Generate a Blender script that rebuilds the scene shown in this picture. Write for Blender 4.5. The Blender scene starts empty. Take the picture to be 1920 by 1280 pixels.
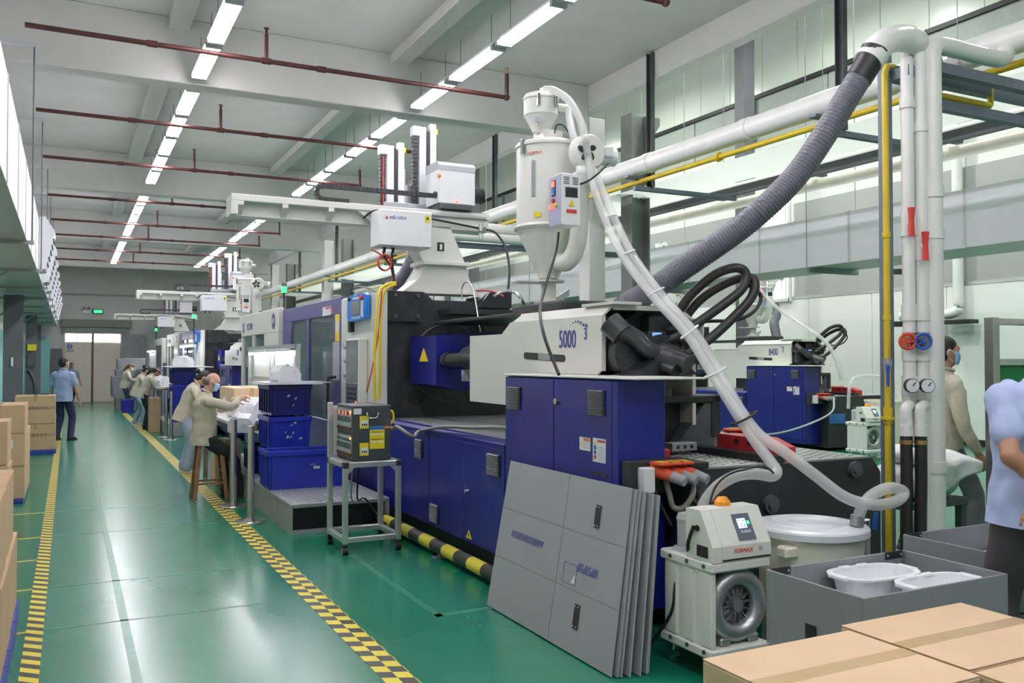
import bpy, math, random, bmesh
from mathutils import Vector, Matrix, noise
random.seed(7)
SC = bpy.context.scene
COL = SC.collection
PI = math.pi

# ---------------------------------------------------------------- camera
cam_data = bpy.data.cameras.new('camera')
cam = bpy.data.objects.new('camera', cam_data); COL.objects.link(cam)
cam.location = (0, 0, 1.68)
cam_data.sensor_width = 36.0
cam_data.lens = 36.0 * 1640 / 1920
cam.rotation_euler = (PI/2 + math.radians(1.18767), 0, -math.radians(26.8667))
cam_data.clip_start = 0.05; cam_data.clip_end = 200
SC.camera = cam

# ---------------------------------------------------------------- world, exposure
world = bpy.data.worlds.new('world'); SC.world = world
world.use_nodes = True
wn = world.node_tree.nodes; wl = world.node_tree.links
bgn = wn['Background']
bgn.inputs[0].default_value = (0.85, 0.93, 1.0, 1); bgn.inputs[1].default_value = 2.5
SC.view_settings.view_transform = 'Standard'
SC.view_settings.look = 'None'
SC.view_settings.gamma = 1.0
SC.view_settings.exposure = 0.72
SC.view_settings.use_curve_mapping = False
SC.cycles.max_bounces = 7
SC.cycles.diffuse_bounces = 4
SC.cycles.glossy_bounces = 3
SC.cycles.transmission_bounces = 5
SC.cycles.transparent_max_bounces = 8
SC.cycles.caustics_reflective = False
SC.cycles.caustics_refractive = False
SC.cycles.sample_clamp_indirect = 4.0

TUBE_E = 30.0          # fluorescent tube radiance, near bay
HALL_E = 175.0         # high-bay lamp power (W) in the tall hall on the right

# ---------------------------------------------------------------- materials
M = {}
def mat(name, col, rough=0.5, metal=0.0, var=0.0, vscale=6.0, bump=0.0, bscale=60.0, emit=None, es=0.0, spec=0.5, trans=0.0, alpha=1.0, stretch=None, coat=0.0):
    m = bpy.data.materials.new(name); m.use_nodes = True
    nt = m.node_tree; b = nt.nodes['Principled BSDF']
    b.inputs['Base Color'].default_value = (*col, 1)
    b.inputs['Roughness'].default_value = rough
    b.inputs['Metallic'].default_value = metal
    b.inputs['Specular IOR Level'].default_value = spec
    if coat: b.inputs['Coat Weight'].default_value = coat
    if trans: b.inputs['Transmission Weight'].default_value = trans
    if alpha < 1: b.inputs['Alpha'].default_value = alpha
    if emit:
        b.inputs['Emission Color'].default_value = (*emit, 1); b.inputs['Emission Strength'].default_value = es
    if var or bump:
        tc = nt.nodes.new('ShaderNodeTexCoord')
        src = tc.outputs['Object']
        if stretch:
            mp = nt.nodes.new('ShaderNodeMapping'); mp.inputs['Scale'].default_value = stretch
            nt.links.new(src, mp.inputs[0]); src = mp.outputs[0]
    if var:
        nz = nt.nodes.new('ShaderNodeTexNoise'); nz.inputs['Scale'].default_value = vscale; nz.inputs['Detail'].default_value = 5
        nt.links.new(src, nz.inputs['Vector'])
        cr = nt.nodes.new('ShaderNodeValToRGB')
        cr.color_ramp.elements[0].position = .3; cr.color_ramp.elements[1].position = .7
        cr.color_ramp.elements[0].color = (*[max(0, c*(1-var)) for c in col], 1)
        cr.color_ramp.elements[1].color = (*[min(1, c*(1+var)) for c in col], 1)
        nt.links.new(nz.outputs['Fac'], cr.inputs[0]); nt.links.new(cr.outputs[0], b.inputs['Base Color'])
    if bump:
        n2 = nt.nodes.new('ShaderNodeTexNoise'); n2.inputs['Scale'].default_value = bscale; n2.inputs['Detail'].default_value = 3
        nt.links.new(src, n2.inputs['Vector'])
        bp = nt.nodes.new('ShaderNodeBump'); bp.inputs['Strength'].default_value = bump; bp.inputs['Distance'].default_value = .02
        nt.links.new(n2.outputs['Fac'], bp.inputs['Height']); nt.links.new(bp.outputs[0], b.inputs['Normal'])
    M[name] = m
    return m

def srgb(r, g, b):
    f = lambda c: ((c/255+.055)/1.055)**2.4 if c > 10 else c/255/12.92
    return (f(r), f(g), f(b))

mat('plaster', (.66, .65, .64), .85, var=.05, vscale=1.2, bump=.05)
mat('wall_paint', (.76, .78, .74), .7, var=.04, vscale=.8)
mat('sandwich_panel', (.70, .74, .68), .22, var=.03, vscale=.4)
mat('panel_white', (.82, .84, .82), .35)
mat('grey_strip', (.33, .36, .34), .5, var=.06)
mat('black_strip', (.02, .02, .022), .5)
mat('steel_dark', (.085, .095, .10), .45, metal=.2, var=.15, vscale=4)
mat('steel_blue_grey', (.15, .18, .23), .45, metal=.1, var=.1, vscale=5)
mat('column_steel', (.20, .21, .21), .5, metal=.2, var=.08, vscale=3)
mat('steel_grey', (.34, .35, .36), .5, metal=.3, var=.1)
mat('column_grey', (.12, .125, .14), .5, var=.08, vscale=2)
mat('teal_paint', (.25, .55, .53), .6)
mat('galv_sheet', (.60, .60, .62), .38, metal=.15, var=.04, vscale=3)
mat('duct_white', (.88, .89, .95), .35, var=.02, vscale=2)
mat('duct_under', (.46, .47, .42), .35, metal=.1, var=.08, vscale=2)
mat('pvc', (.82, .82, .80), .3, var=.03, vscale=4)
mat('pvc_aged', (.62, .60, .50), .4, var=.08, vscale=4)
mat('pipe_rust', (.075, .020, .017), .5, var=.3, vscale=9)
mat('pipe_yellow', (.66, .47, .02), .35, var=.06)
mat('machine_white', (.74, .74, .70), .35, var=.02, vscale=3)
mat('machine_cream', (.72, .72, .66), .35, var=.03, vscale=2)
mat('machine_blue', (.007, .013, .19), .38, var=.10, vscale=3, coat=.15)
mat('gate_violet', (.075, .06, .22), .3, var=.06, vscale=2)
mat('machine_black', (.022, .023, .026), .42, var=.25, vscale=5)
mat('cast_black', (.035, .036, .04), .33, var=.3, vscale=8, bump=.15, bscale=30)
mat('rubber', (.014, .014, .014), .55)
mat('rubber_hose', (.022, .020, .021), .45, var=.2, vscale=20)
mat('flex_grey', (.115, .115, .145), .40, bump=.5, bscale=35, var=.15, vscale=12)
mat('red_paint', (.50, .03, .035), .4, var=.1)
mat('socket_red', (.62, .08, .03), .4, var=.08)
mat('socket_grey', (.28, .29, .30), .5)
mat('label_white', (.75, .77, .80), .5)
mat('label_grey', (.42, .45, .48), .5)
mat('label_orange', (.80, .22, .03), .5)
mat('label_yellow', (.80, .62, .02), .5)
mat('label_red', (.62, .05, .04), .5)
mat('label_blue', (.04, .16, .48), .5)
mat('ink_blue', (.05, .055, .30), .5)
mat('ink_black', (.012, .012, .012), .5)
mat('print_blue', (.12, .13, .36), .7)
mat('print_brown', (.16, .11, .075), .8)
mat('aluminium', (.62, .64, .64), .35, metal=.75, var=.05, vscale=8)
mat('stainless', (.55, .54, .51), .25, metal=.9, var=.08, vscale=6, stretch=(12, 12, .6))
mat('chrome', (.75, .75, .75), .12, metal=1)
mat('cast_alu', (.46, .47, .48), .35, metal=.7, var=.1, vscale=10, bump=.1)
mat('brass', (.45, .32, .12), .35, metal=.8)
mat('wood', (.23, .12, .05), .55, var=.3, vscale=6, stretch=(6, 6, .7), bump=.1)
mat('cardboard', (.56, .38, .23), .8, var=.05, vscale=3, bump=.04, bscale=120)
mat('cardboard_light', (.66, .47, .30), .8, var=.05, vscale=3, bump=.04, bscale=120)
mat('cardboard_dark', (.20, .12, .06), .85)
mat('tape_tan', (.50, .34, .17), .25)
mat('crate_grey', (.245, .25, .27), .5, var=.05, vscale=1.5, bump=.12, bscale=90, stretch=(1, 1, .02))
mat('crate_inner', (.30, .30, .33), .5, var=.04)
mat('sheet_grey', (.30, .31, .325), .42, var=.05, vscale=2)
mat('sheet_edge', (.36, .37, .38), .5)
mat('plastic_blue', (.014, .028, .34), .33, var=.12, vscale=4)
mat('plastic_blue_dark', (.008, .013, .12), .33, var=.15, vscale=4)
mat('plastic_white', (.82, .83, .86), .32)
mat('plastic_bright', (.88, .88, .92), .3)
mat('bucket_white', (.78, .74, .62), .45, var=.04, vscale=3)
mat('lid_white', (.74, .75, .80), .3)
mat('loader_white', (.78, .78, .72), .4)
mat('amber', (.85, .30, .01), .25)
mat('panel_slate', (.12, .14, .18), .4)
mat('panel_lilac', (.36, .37, .52), .4)
mat('screen_grey', (.20, .22, .23), .25)
mat('screen_dark', (.025, .03, .04), .15)
mat('screen_lit', (.2, .25, .8), .3, emit=(.35, .38, 1.0), es=1.6)
mat('led_green', (.05, .8, .2), .3, emit=(.03, 1.0, .18), es=1.6)
mat('led_red', (.9, .05, .02), .3, emit=(1.0, .06, .02), es=3)
mat('led_amber', (.9, .3, .02), .3, emit=(1.0, .3, .03), es=4)
mat('led_lcd', (.1, .2, .5), .3, emit=(.15, .3, .9), es=.9)
mat('tube_lit', (1, 1, 1), .5, emit=(1.0, .95, 1.0), es=TUBE_E)
mat('bench_tube', (1, 1, 1), .5, emit=(.96, 1.0, .98), es=14)
mat('lamp_lit', (1, 1, 1), .5, emit=(.95, 1.0, .93), es=30)
mat('exit_green', (.0, .4, .1), .4, emit=(.02, .9, .15), es=1.8)
mat('daylight_pane', (.9, .95, .9), .2, emit=(1.0, .97, .90), es=2.2)
mat('shutter', (.27, .26, .22), .6, var=.1)
mat('door_cream', (.90, .80, .67), .5, var=.03)
mat('door_rail', (.16, .08, .06), .5)
mat('lead_blue', (.02, .22, .75), .35)
mat('cable_yellow', (.75, .58, .02), .4)
mat('cable_black', (.012, .012, .013), .5)
mat('cable_grey', (.24, .23, .21), .5)
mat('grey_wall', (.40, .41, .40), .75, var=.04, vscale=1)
mat('cable_red', (.55, .05, .03), .45)
mat('skin', (.52, .29, .19), .5, var=.06, vscale=12)
mat('skin_tan', (.36, .18, .11), .5, var=.06, vscale=12)
mat('hair', (.012, .010, .010), .5, bump=.3, bscale=120)
mat('hair_grey', (.16, .13, .115), .6, bump=.3, bscale=120)
mat('hair_brown', (.10, .045, .022), .5, bump=.3, bscale=120)
mat('jacket', (.50, .46, .36), .85, var=.05, vscale=8)
mat('shirt_blue', (.40, .47, .72), .8, var=.05, vscale=8)
mat('shirt_teal', (.28, .36, .44), .8, var=.05, vscale=8)
mat('jeans_pale', (.38, .46, .60), .85, var=.12, vscale=10)
mat('trouser_navy', (.025, .032, .085), .8, var=.15, vscale=10)
mat('trouser_black', (.014, .014, .018), .8)
mat('trouser_grey', (.07, .062, .068), .8, var=.1)
mat('slate_cloth', (.16, .16, .17), .8)
mat('mask_blue', (.30, .55, .80), .7)
mat('mask_white', (.85, .88, .90), .7)
mat('shoe_dark', (.02, .018, .018), .5)
mat('shoe_white', (.7, .7, .7), .5)
mat('eye', (.02, .012, .01), .2)
mat('lips', (.36, .13, .10), .5)
mat('lanyard', (.75, .20, .06), .6)
mat('sack_white', (.78, .78, .80), .5, bump=.6, bscale=12)
mat('board_green', (.012, .17, .05), .55)
mat('board_violet', (.06, .03, .25), .5)
mat('valve_blue', (.02, .10, .48), .35)
mat('pallet_blue', (.02, .04, .28), .5)
mat('plastic_tube', (.80, .80, .82), .22)

def glass_mat(name, col, rough, alpha):
    m = bpy.data.materials.new(name); m.use_nodes = True
    b = m.node_tree.nodes['Principled BSDF']
    b.inputs['Base Color'].default_value = (*col, 1); b.inputs['Roughness'].default_value = rough
    b.inputs['Alpha'].default_value = alpha
    M[name] = m
def translucent_mat(name, col):
    m = bpy.data.materials.new(name); m.use_nodes = True; nt = m.node_tree
    nt.nodes.remove(nt.nodes['Principled BSDF']); out = nt.nodes['Material Output']
    d = nt.nodes.new('ShaderNodeBsdfDiffuse'); d.inputs[0].default_value = (*col, 1)
    t = nt.nodes.new('ShaderNodeBsdfTranslucent'); t.inputs[0].default_value = (*col, 1)
    x = nt.nodes.new('ShaderNodeMixShader'); x.inputs[0].default_value = .55
    nt.links.new(d.outputs[0], x.inputs[1]); nt.links.new(t.outputs[0], x.inputs[2]); nt.links.new(x.outputs[0], out.inputs[0])
    M[name] = m
translucent_mat('canopy_sheet', (.85, .86, .84))
glass_mat('clear_hose', (.80, .81, .80), .10, .46)
glass_mat('guard_glass', (.13, .17, .18), .07, .72)
glass_mat('sight_glass', (.35, .42, .48), .05, .75)
glass_mat('window_glass', (.85, .92, .92), .04, .25)

# ---------------------------------------------------------------- mesh builder
ROOTLOC = {}
TMP = bpy.data.scenes.new('workbench_scene')     # only used to turn lettering and remeshed bodies into plain meshes
class MB:
    def __init__(s): s.v = []; s.f = []; s.sm = []
    def add(s, vs, fs, smooth=False):
        o = len(s.v); s.v += [tuple(p) for p in vs]
        for f in fs: s.f.append(tuple(i+o for i in f)); s.sm.append(smooth)
        return s
    def box(s, x0, x1, y0, y1, z0, z1, b=0.0, R=None, c=None):
        if x0 > x1: x0, x1 = x1, x0
        if y0 > y1: y0, y1 = y1, y0
        if z0 > z1: z0, z1 = z1, z0
        b = min(b, .45*(x1-x0), .45*(y1-y0), .45*(z1-z0))
        if b <= 0:
            vs = [(x, y, z) for z in (z0, z1) for y in (y0, y1) for x in (x0, x1)]
            fs = [(0,2,3,1), (4,5,7,6), (0,1,5,4), (2,6,7,3), (0,4,6,2), (1,3,7,5)]
        else:
            vs = []; fs = []
            idx = {}
            for ix in (0, 1):
                for iy in (0, 1):
                    for iz in (0, 1):
                        X = (x0, x1)[ix]; Y = (y0, y1)[iy]; Z = (z0, z1)[iz]
                        dx = b*(1-2*ix); dy = b*(1-2*iy); dz = b*(1-2*iz)
                        for k, p in enumerate(((X, Y+dy, Z+dz), (X+dx, Y, Z+dz), (X+dx, Y+dy, Z))):
                            idx[(ix,iy,iz,k)] = len(vs); vs.append(p)
            def quad(a, flip):
                fs.append(tuple(a[::-1]) if flip else tuple(a))
            for i in (0, 1):
                quad([idx[(i,0,0,0)], idx[(i,1,0,0)], idx[(i,1,1,0)], idx[(i,0,1,0)]], i == 0)
                quad([idx[(0,i,0,1)], idx[(0,i,1,1)], idx[(1,i,1,1)], idx[(1,i,0,1)]], i == 0)
                quad([idx[(0,0,i,2)], idx[(1,0,i,2)], idx[(1,1,i,2)], idx[(0,1,i,2)]], i == 0)
            for i in (0, 1):
                for j in (0, 1):
                    quad([idx[(i,j,0,0)], idx[(i,j,1,0)], idx[(i,j,1,1)], idx[(i,j,0,1)]], (i+j) % 2 == 1)
                    quad([idx[(i,0,j,0)], idx[(i,0,j,2)], idx[(i,1,j,2)], idx[(i,1,j,0)]], (i+j) % 2 == 1)
                    quad([idx[(0,i,j,1)], idx[(1,i,j,1)], idx[(1,i,j,2)], idx[(0,i,j,2)]], (i+j) % 2 == 1)
            for ix in (0, 1):
                for iy in (0, 1):
                    for iz in (0, 1):
                        fs.append((idx[(ix,iy,iz,0)], idx[(ix,iy,iz,1)], idx[(ix,iy,iz,2)]) if (ix+iy+iz) % 2 else (idx[(ix,iy,iz,0)], idx[(ix,iy,iz,2)], idx[(ix,iy,iz,1)]))
        if R is not None:
            cc = Vector(c) if c else Vector(((x0+x1)/2, (y0+y1)/2, (z0+z1)/2))
            vs = [tuple(R @ (Vector(p)-cc) + cc) for p in vs]
        return s.add(vs, fs)
    def bar(s, p0, p1, w, h=None, up=(0, 0, 1)):
        """square bar between two points"""
        h = h or w
        p0 = Vector(p0); p1 = Vector(p1); d = (p1-p0).normalized()
        u = Vector(up)
        if abs(d.dot(u)) > .98: u = Vector((0, 1, 0))
        a = d.cross(u).normalized(); b = a.cross(d)
        vs = []
        for p in (p0, p1):
            for i, j in ((-1,-1), (1,-1), (1,1), (-1,1)): vs.append(p + a*i*w/2 + b*j*h/2)
        return s.add(vs, [(3,2,1,0), (4,5,6,7), (0,1,5,4), (1,2,6,5), (2,3,7,6), (3,0,4,7)])
    def cyl(s, p0, p1, r0, r1=None, n=16, caps=True):
        r1 = r0 if r1 is None else r1
        p0 = Vector(p0); p1 = Vector(p1); d = (p1-p0).normalized()
        a = d.orthogonal().normalized(); b = d.cross(a)
        ring = [a*math.cos(2*PI*i/n) + b*math.sin(2*PI*i/n) for i in range(n)]
        vs = [p0+q*r0 for q in ring] + [p1+q*r1 for q in ring]
        s.add(vs, [(i, (i+1) % n, n+(i+1) % n, n+i) for i in range(n)], True)
        if caps:
            if r0 > 1e-5: s.add([p0+q*r0 for q in ring], [tuple(range(n))[::-1]])
            if r1 > 1e-5: s.add([p1+q*r1 for q in ring], [tuple(range(n))])
        return s
    def tube(s, pts, r, n=10, seg=6, closed=False, smooth=True, rings=None):
        P = [Vector(p) for p in pts]
        if seg > 1 and len(P) > 2:
            Q = []; m = len(P)
            rng = range(m if closed else m-1)
            for i in rng:
                if closed: p0, p1, p2, p3 = P[(i-1) % m], P[i], P[(i+1) % m], P[(i+2) % m]
                else: p0, p1, p2, p3 = P[max(i-1, 0)], P[i], P[i+1], P[min(i+2, m-1)]
                for k in range(seg):
                    t = k/seg; t2 = t*t; t3 = t2*t
                    Q.append(.5*((2*p1) + (p2-p0)*t + (2*p0-5*p1+4*p2-p3)*t2 + (3*p1-p0-3*p2+p3)*t3))
            if not closed: Q.append(P[-1])
            P = Q
        m = len(P)
        R = r if callable(r) else (lambda t: r)
        vs = []; prev = None
        for i, p in enumerate(P):
            if closed: d = (P[(i+1) % m]-P[i-1])
            else: d = P[min(i+1, m-1)]-P[max(i-1, 0)]
            if d.length < 1e-9: d = Vector((0, 0, 1))
            d.normalize()
            if prev is None: a = d.orthogonal().normalized()
            else:
                a = prev - d*prev.dot(d)
                a = a.normalized() if a.length > 1e-6 else d.orthogonal().normalized()
            prev = a; b = d.cross(a)
            rr = R(i/max(1, m-1))
            for k in range(n):
                vs.append(p + (a*math.cos(2*PI*k/n) + b*math.sin(2*PI*k/n))*rr)
        fs = []
        for i in range(m if closed else m-1):
            for k in range(n):
                i2 = (i+1) % m
                fs.append((i*n+k, i*n+(k+1) % n, i2*n+(k+1) % n, i2*n+k))
        s.add(vs, fs, smooth)
        if not closed:
            s.add(vs[:n], [tuple(range(n))[::-1]]); s.add(vs[-n:], [tuple(range(n))])
        return s
    def prism(s, poly, axis, a0, a1):
        """polygon (2-D) extruded along axis: x -> (y,z), y -> (x,z), z -> (x,y)"""
        n = len(poly)
        ar = sum(poly[i][0]*poly[(i+1) % n][1]-poly[(i+1) % n][0]*poly[i][1] for i in range(n))
        if ar < 0: poly = poly[::-1]
        f = {'x': lambda p, a: (a, p[0], p[1]), 'y': lambda p, a: (p[0], a, p[1]), 'z': lambda p, a: (p[0], p[1], a)}[axis]
        if a0 > a1: a0, a1 = a1, a0
        vs = [f(p, a0) for p in poly] + [f(p, a1) for p in poly]
        fs = [tuple(range(n))[::-1], tuple(range(n, 2*n))] + [(i, (i+1) % n, n+(i+1) % n, n+i) for i in range(n)]
        if axis == 'y': fs = [q[::-1] for q in fs]
        return s.add(vs, fs)
    def lathe(s, c, prof, n=24, axis='z', smooth=True, a0=0, a1=2*PI):
        full = abs(a1-a0-2*PI) < 1e-6
        m = n if full else n+1
        f = {'z': lambda r, h, t: (c[0]+r*math.cos(t), c[1]+r*math.sin(t), c[2]+h),
             'x': lambda r, h, t: (c[0]+h, c[1]+r*math.cos(t), c[2]+r*math.sin(t)),
             'y': lambda r, h, t: (c[0]+r*math.sin(t), c[1]+h, c[2]+r*math.cos(t))}[axis]
        for j in range(len(prof)-1):
            (r0, h0), (r1, h1) = prof[j], prof[j+1]
            vs = [f(r0, h0, a0+(a1-a0)*i/n) for i in range(m)] + [f(r1, h1, a0+(a1-a0)*i/n) for i in range(m)]
            s.add(vs, [(i, (i+1) % m, m+(i+1) % m, m+i) for i in range(n)], smooth)
        return s
    def ell(s, c, r, n=14, k=8, R=None):
        vs = []; c = Vector(c)
        for j in range(k+1):
            ph = PI*j/k
            for i in range(n):
                p = Vector((r[0]*math.sin(ph)*math.cos(2*PI*i/n), r[1]*math.sin(ph)*math.sin(2*PI*i/n), r[2]*math.cos(ph)))
                if R is not None: p = R @ p
                vs.append(c+p)
        return s.add(vs, [(j*n+i, (j+1)*n+i, (j+1)*n+(i+1) % n, j*n+(i+1) % n) for j in range(k) for i in range(n)], True)
    def quad(s, a, b, c, d): return s.add([a, b, c, d], [(0, 1, 2, 3)])
    def mesh(s, name, off=(0, 0, 0)):
        me = bpy.data.meshes.new(name)
        me.from_pydata([(p[0]-off[0], p[1]-off[1], p[2]-off[2]) for p in s.v], [], s.f)
        me.polygons.foreach_set('use_smooth', s.sm)
        me.update()
        return me
    def build(s, name, m, parent=None, loc=None, label=None):
        """link as ONE mesh object; vertices are given in world space (loc: origin of a top-level one)"""
        off = (0, 0, 0)
        if parent is not None: off = ROOTLOC[parent]
        elif loc: off = loc
        me = s.mesh(name, off)
        me.materials.append(M[m] if isinstance(m, str) else m)
        o = bpy.data.objects.new(name, me); COL.objects.link(o)
        if parent is not None: o.parent = parent
        else: o.location = off
        ROOTLOC[o] = off
        if label: o['label'] = label
        return o

def tag(o, label=None, cat=None, group=None, kind=None):
    if label: o['label'] = label
    if cat: o['category'] = cat
    if group: o['group'] = group
    if kind: o['kind'] = kind
    return o
def thing(name, loc, label, cat, group=None):
    o = bpy.data.objects.new(name, None); COL.objects.link(o)
    o.location = loc; o.empty_display_size = .1
    ROOTLOC[o] = tuple(loc)
    return tag(o, label, cat, group)
def copy_tree(o, parent=None):
    c = o.copy(); COL.objects.link(c)
    if parent is not None: c.parent = parent
    for ch in list(o.children): copy_tree(ch, c)
    return c
def dup(o, loc, label=None, group=None, rz=None):
    c = copy_tree(o); c.location = loc
    if rz is not None: c.rotation_euler = (0, 0, rz)
    if label: c['label'] = label
    if group: c['group'] = group
    return c
def writing(name, text, p, size, m, parent, xdir, up, align='CENTER', shear=0.0, sx=1.0, ext=.001):
    """flat lettering: xdir is the reading direction, up the letters' up"""
    cu = bpy.data.curves.new(name, 'FONT'); cu.body = text; cu.size = size; cu.extrude = ext
    cu.align_x = align; cu.align_y = 'CENTER'; cu.shear = shear; cu.resolution_u = 3
    f = bpy.data.objects.new(name, cu); TMP.collection.objects.link(f)
    with bpy.context.temp_override(scene=TMP, view_layer=TMP.view_layers[0]):
        dg = bpy.context.evaluated_depsgraph_get(); dg.update()
        me = bpy.data.meshes.new_from_object(f.evaluated_get(dg))
    bpy.data.objects.remove(f); bpy.data.curves.remove(cu)
    me.materials.clear(); me.materials.append(M[m])
    o = bpy.data.objects.new(name, me); COL.objects.link(o); o['kind'] = 'stuff'
    x = Vector(xdir).normalized(); u = Vector(up).normalized(); nrm = x.cross(u)
    R = Matrix((x*sx, u, nrm)).transposed().to_4x4()
    off = Vector(ROOTLOC[parent])
    o.parent = parent
    o.matrix_local = Matrix.Translation(Vector(p)-off) @ R
    ROOTLOC[o] = tuple(ROOTLOC[parent])
    return o


# ================================================================ SETTING
def floor_material():
    m = bpy.data.materials.new('floor_epoxy'); m.use_nodes = True
    nt = m.node_tree; b = nt.nodes['Principled BSDF']; L = nt.links.new
    tc = nt.nodes.new('ShaderNodeTexCoord')
    n1 = nt.nodes.new('ShaderNodeTexNoise'); n1.inputs['Scale'].default_value = .55; n1.inputs['Detail'].default_value = 6
    n2 = nt.nodes.new('ShaderNodeTexNoise'); n2.inputs['Scale'].default_value = 5; n2.inputs['Detail'].default_value = 8
    mp = nt.nodes.new('ShaderNodeMapping'); mp.inputs['Scale'].default_value = (1, .25, 1)
    L(tc.outputs['Object'], n1.inputs['Vector']); L(tc.outputs['Object'], mp.inputs[0]); L(mp.outputs[0], n2.inputs['Vector'])
    cr = nt.nodes.new('ShaderNodeValToRGB')
    cr.color_ramp.elements[0].position = .3; cr.color_ramp.elements[1].position = .72
    cr.color_ramp.elements[0].color = (.004, .155, .085, 1); cr.color_ramp.elements[1].color = (.010, .190, .108, 1)
    L(n1.outputs['Fac'], cr.inputs[0])
    cr2 = nt.nodes.new('ShaderNodeValToRGB')
    cr2.color_ramp.elements[0].position = .45; cr2.color_ramp.elements[1].position = .85
    cr2.color_ramp.elements[0].color = (0, 0, 0, 1); cr2.color_ramp.elements[1].color = (.05, .05, .05, 1)
    L(n2.outputs['Fac'], cr2.inputs[0])
    mx = nt.nodes.new('ShaderNodeMixRGB'); mx.inputs[2].default_value = (.04, .20, .13, 1)
    L(cr2.outputs[0], mx.inputs[0]); L(cr.outputs[0], mx.inputs[1])
    # dust and tyre wear down the middle of the aisle
    sx = nt.nodes.new('ShaderNodeSeparateXYZ'); L(tc.outputs['Object'], sx.inputs[0])
    a = nt.nodes.new('ShaderNodeMath'); a.operation = 'SUBTRACT'; a.inputs[1].default_value = .62; L(sx.outputs['X'], a.inputs[0])
    ab = nt.nodes.new('ShaderNodeMath'); ab.operation = 'ABSOLUTE'; L(a.outputs[0], ab.inputs[0])
    mr = nt.nodes.new('ShaderNodeMapRange'); mr.inputs[1].default_value = .15; mr.inputs[2].default_value = .95; mr.inputs[3].default_value = .32; mr.inputs[4].default_value = 0
    L(ab.outputs[0], mr.inputs[0])
    mx2 = nt.nodes.new('ShaderNodeMixRGB'); mx2.inputs[2].default_value = (.12, .29, .22, 1)
    L(mr.outputs[0], mx2.inputs[0]); L(mx.outputs[0], mx2.inputs[1])
    L(mx2.outputs[0], b.inputs['Base Color'])
    rr = nt.nodes.new('ShaderNodeMapRange'); rr.inputs[3].default_value = .20; rr.inputs[4].default_value = .30
    L(n2.outputs['Fac'], rr.inputs[0]); L(rr.outputs[0], b.inputs['Roughness'])
    bp = nt.nodes.new('ShaderNodeBump'); bp.inputs['Strength'].default_value = .06; bp.inputs['Distance'].default_value = .02
    n3 = nt.nodes.new('ShaderNodeTexNoise'); n3.inputs['Scale'].default_value = 2.5; n3.inputs['Detail'].default_value = 2
    L(tc.outputs['Object'], n3.inputs['Vector']); L(n3.outputs['Fac'], bp.inputs['Height']); L(bp.outputs[0], b.inputs['Normal'])
    b.inputs['Specular IOR Level'].default_value = .5
    b.inputs['Coat Weight'].default_value = .12; b.inputs['Coat Roughness'].default_value = .16
    M['floor_epoxy'] = m
floor_material()
def tape_material(name, slant, period, rows):
    """black and yellow hazard print; rows > 1 offsets neighbouring rows like a chequer"""
    m = bpy.data.materials.new(name); m.use_nodes = True
    nt = m.node_tree; b = nt.nodes['Principled BSDF']; L = nt.links.new
    tc = nt.nodes.new('ShaderNodeTexCoord'); sx = nt.nodes.new('ShaderNodeSeparateXYZ'); L(tc.outputs['Object'], sx.inputs[0])
    def mth(op, a, bb=None):
        n = nt.nodes.new('ShaderNodeMath'); n.operation = op
        for i, q in enumerate((a, bb)):
            if q is None: continue
            if isinstance(q, (int, float)): n.inputs[i].default_value = q
            else: L(q, n.inputs[i])
        return n.outputs[0]
    u = mth('ADD', sx.outputs['Y'], mth('MULTIPLY', sx.outputs['X'], slant))
    v = mth('DIVIDE', u, period)
    if rows > 1:
        row = mth('FLOOR', mth('MULTIPLY', sx.outputs['X'], rows/.16))
        v = mth('ADD', v, mth('MULTIPLY', row, .5))
    fr = mth('FRACT', v); st = mth('GREATER_THAN', fr, .5)
    nz = nt.nodes.new('ShaderNodeTexNoise'); nz.inputs['Scale'].default_value = 30; L(tc.outputs['Object'], nz.inputs[0])
    mx = nt.nodes.new('ShaderNodeMixRGB'); mx.inputs[1].default_value = (.022, .022, .020, 1); mx.inputs[2].default_value = (.82, .68, .05, 1)
    L(st, mx.inputs[0])
    m2 = nt.nodes.new('ShaderNodeMixRGB'); m2.inputs[2].default_value = (.16, .20, .12, 1)
    L(mth('MULTIPLY', nz.outputs['Fac'], .16), m2.inputs[0]); L(mx.outputs[0], m2.inputs[1])
    L(m2.outputs[0], b.inputs['Base Color']); b.inputs['Roughness'].default_value = .45
    M[name] = m
tape_material('tape_stripes', .9, .15, 1)
tape_material('tape_chequer', .45, .19, 2)
tape_material('barrier_stripes', 0, .52, 1)
mat('line_yellow', (.45, .36, .05), .5, var=.2, vscale=8)
mat('line_worn', (.035, .21, .125), .3, var=.2, vscale=8)

def structure(o): o['kind'] = 'structure'; return o
floor = structure(MB().box(-1.8, 16.2, -7, 40.5, -.12, 0).build('floor', 'floor_epoxy'))
for i, (x0, x1, y0, y1, m) in enumerate([
        (-.62, -.16, 10.90, 10.95, 'line_yellow'), (-.62, -.19, 9.40, 9.45, 'line_yellow'), (-.62, -.20, 8.35, 8.40, 'line_yellow'), (-.62, -.18, 7.30, 7.345, 'line_yellow'), (-.62, -.18, 6.17, 6.215, 'line_yellow'),
        (-.12, 1.45, 10.90, 10.94, 'line_worn'), (-.12, 1.4, 9.42, 9.45, 'line_worn'), (-.12, 1.45, 7.31, 7.34, 'line_worn'), (-.12, 1.2, 6.18, 6.21, 'line_worn'),
        (.31, .36, 4.4, 30, 'line_worn'), (2.16, 2.21, 5.35, 7.4, 'line_worn'), (2.16, 2.75, 5.35, 5.41, 'line_worn')]):
    MB().box(x0, x1, y0, y1, 0, .0012).build('floor_line', m, floor) if True else None
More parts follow.
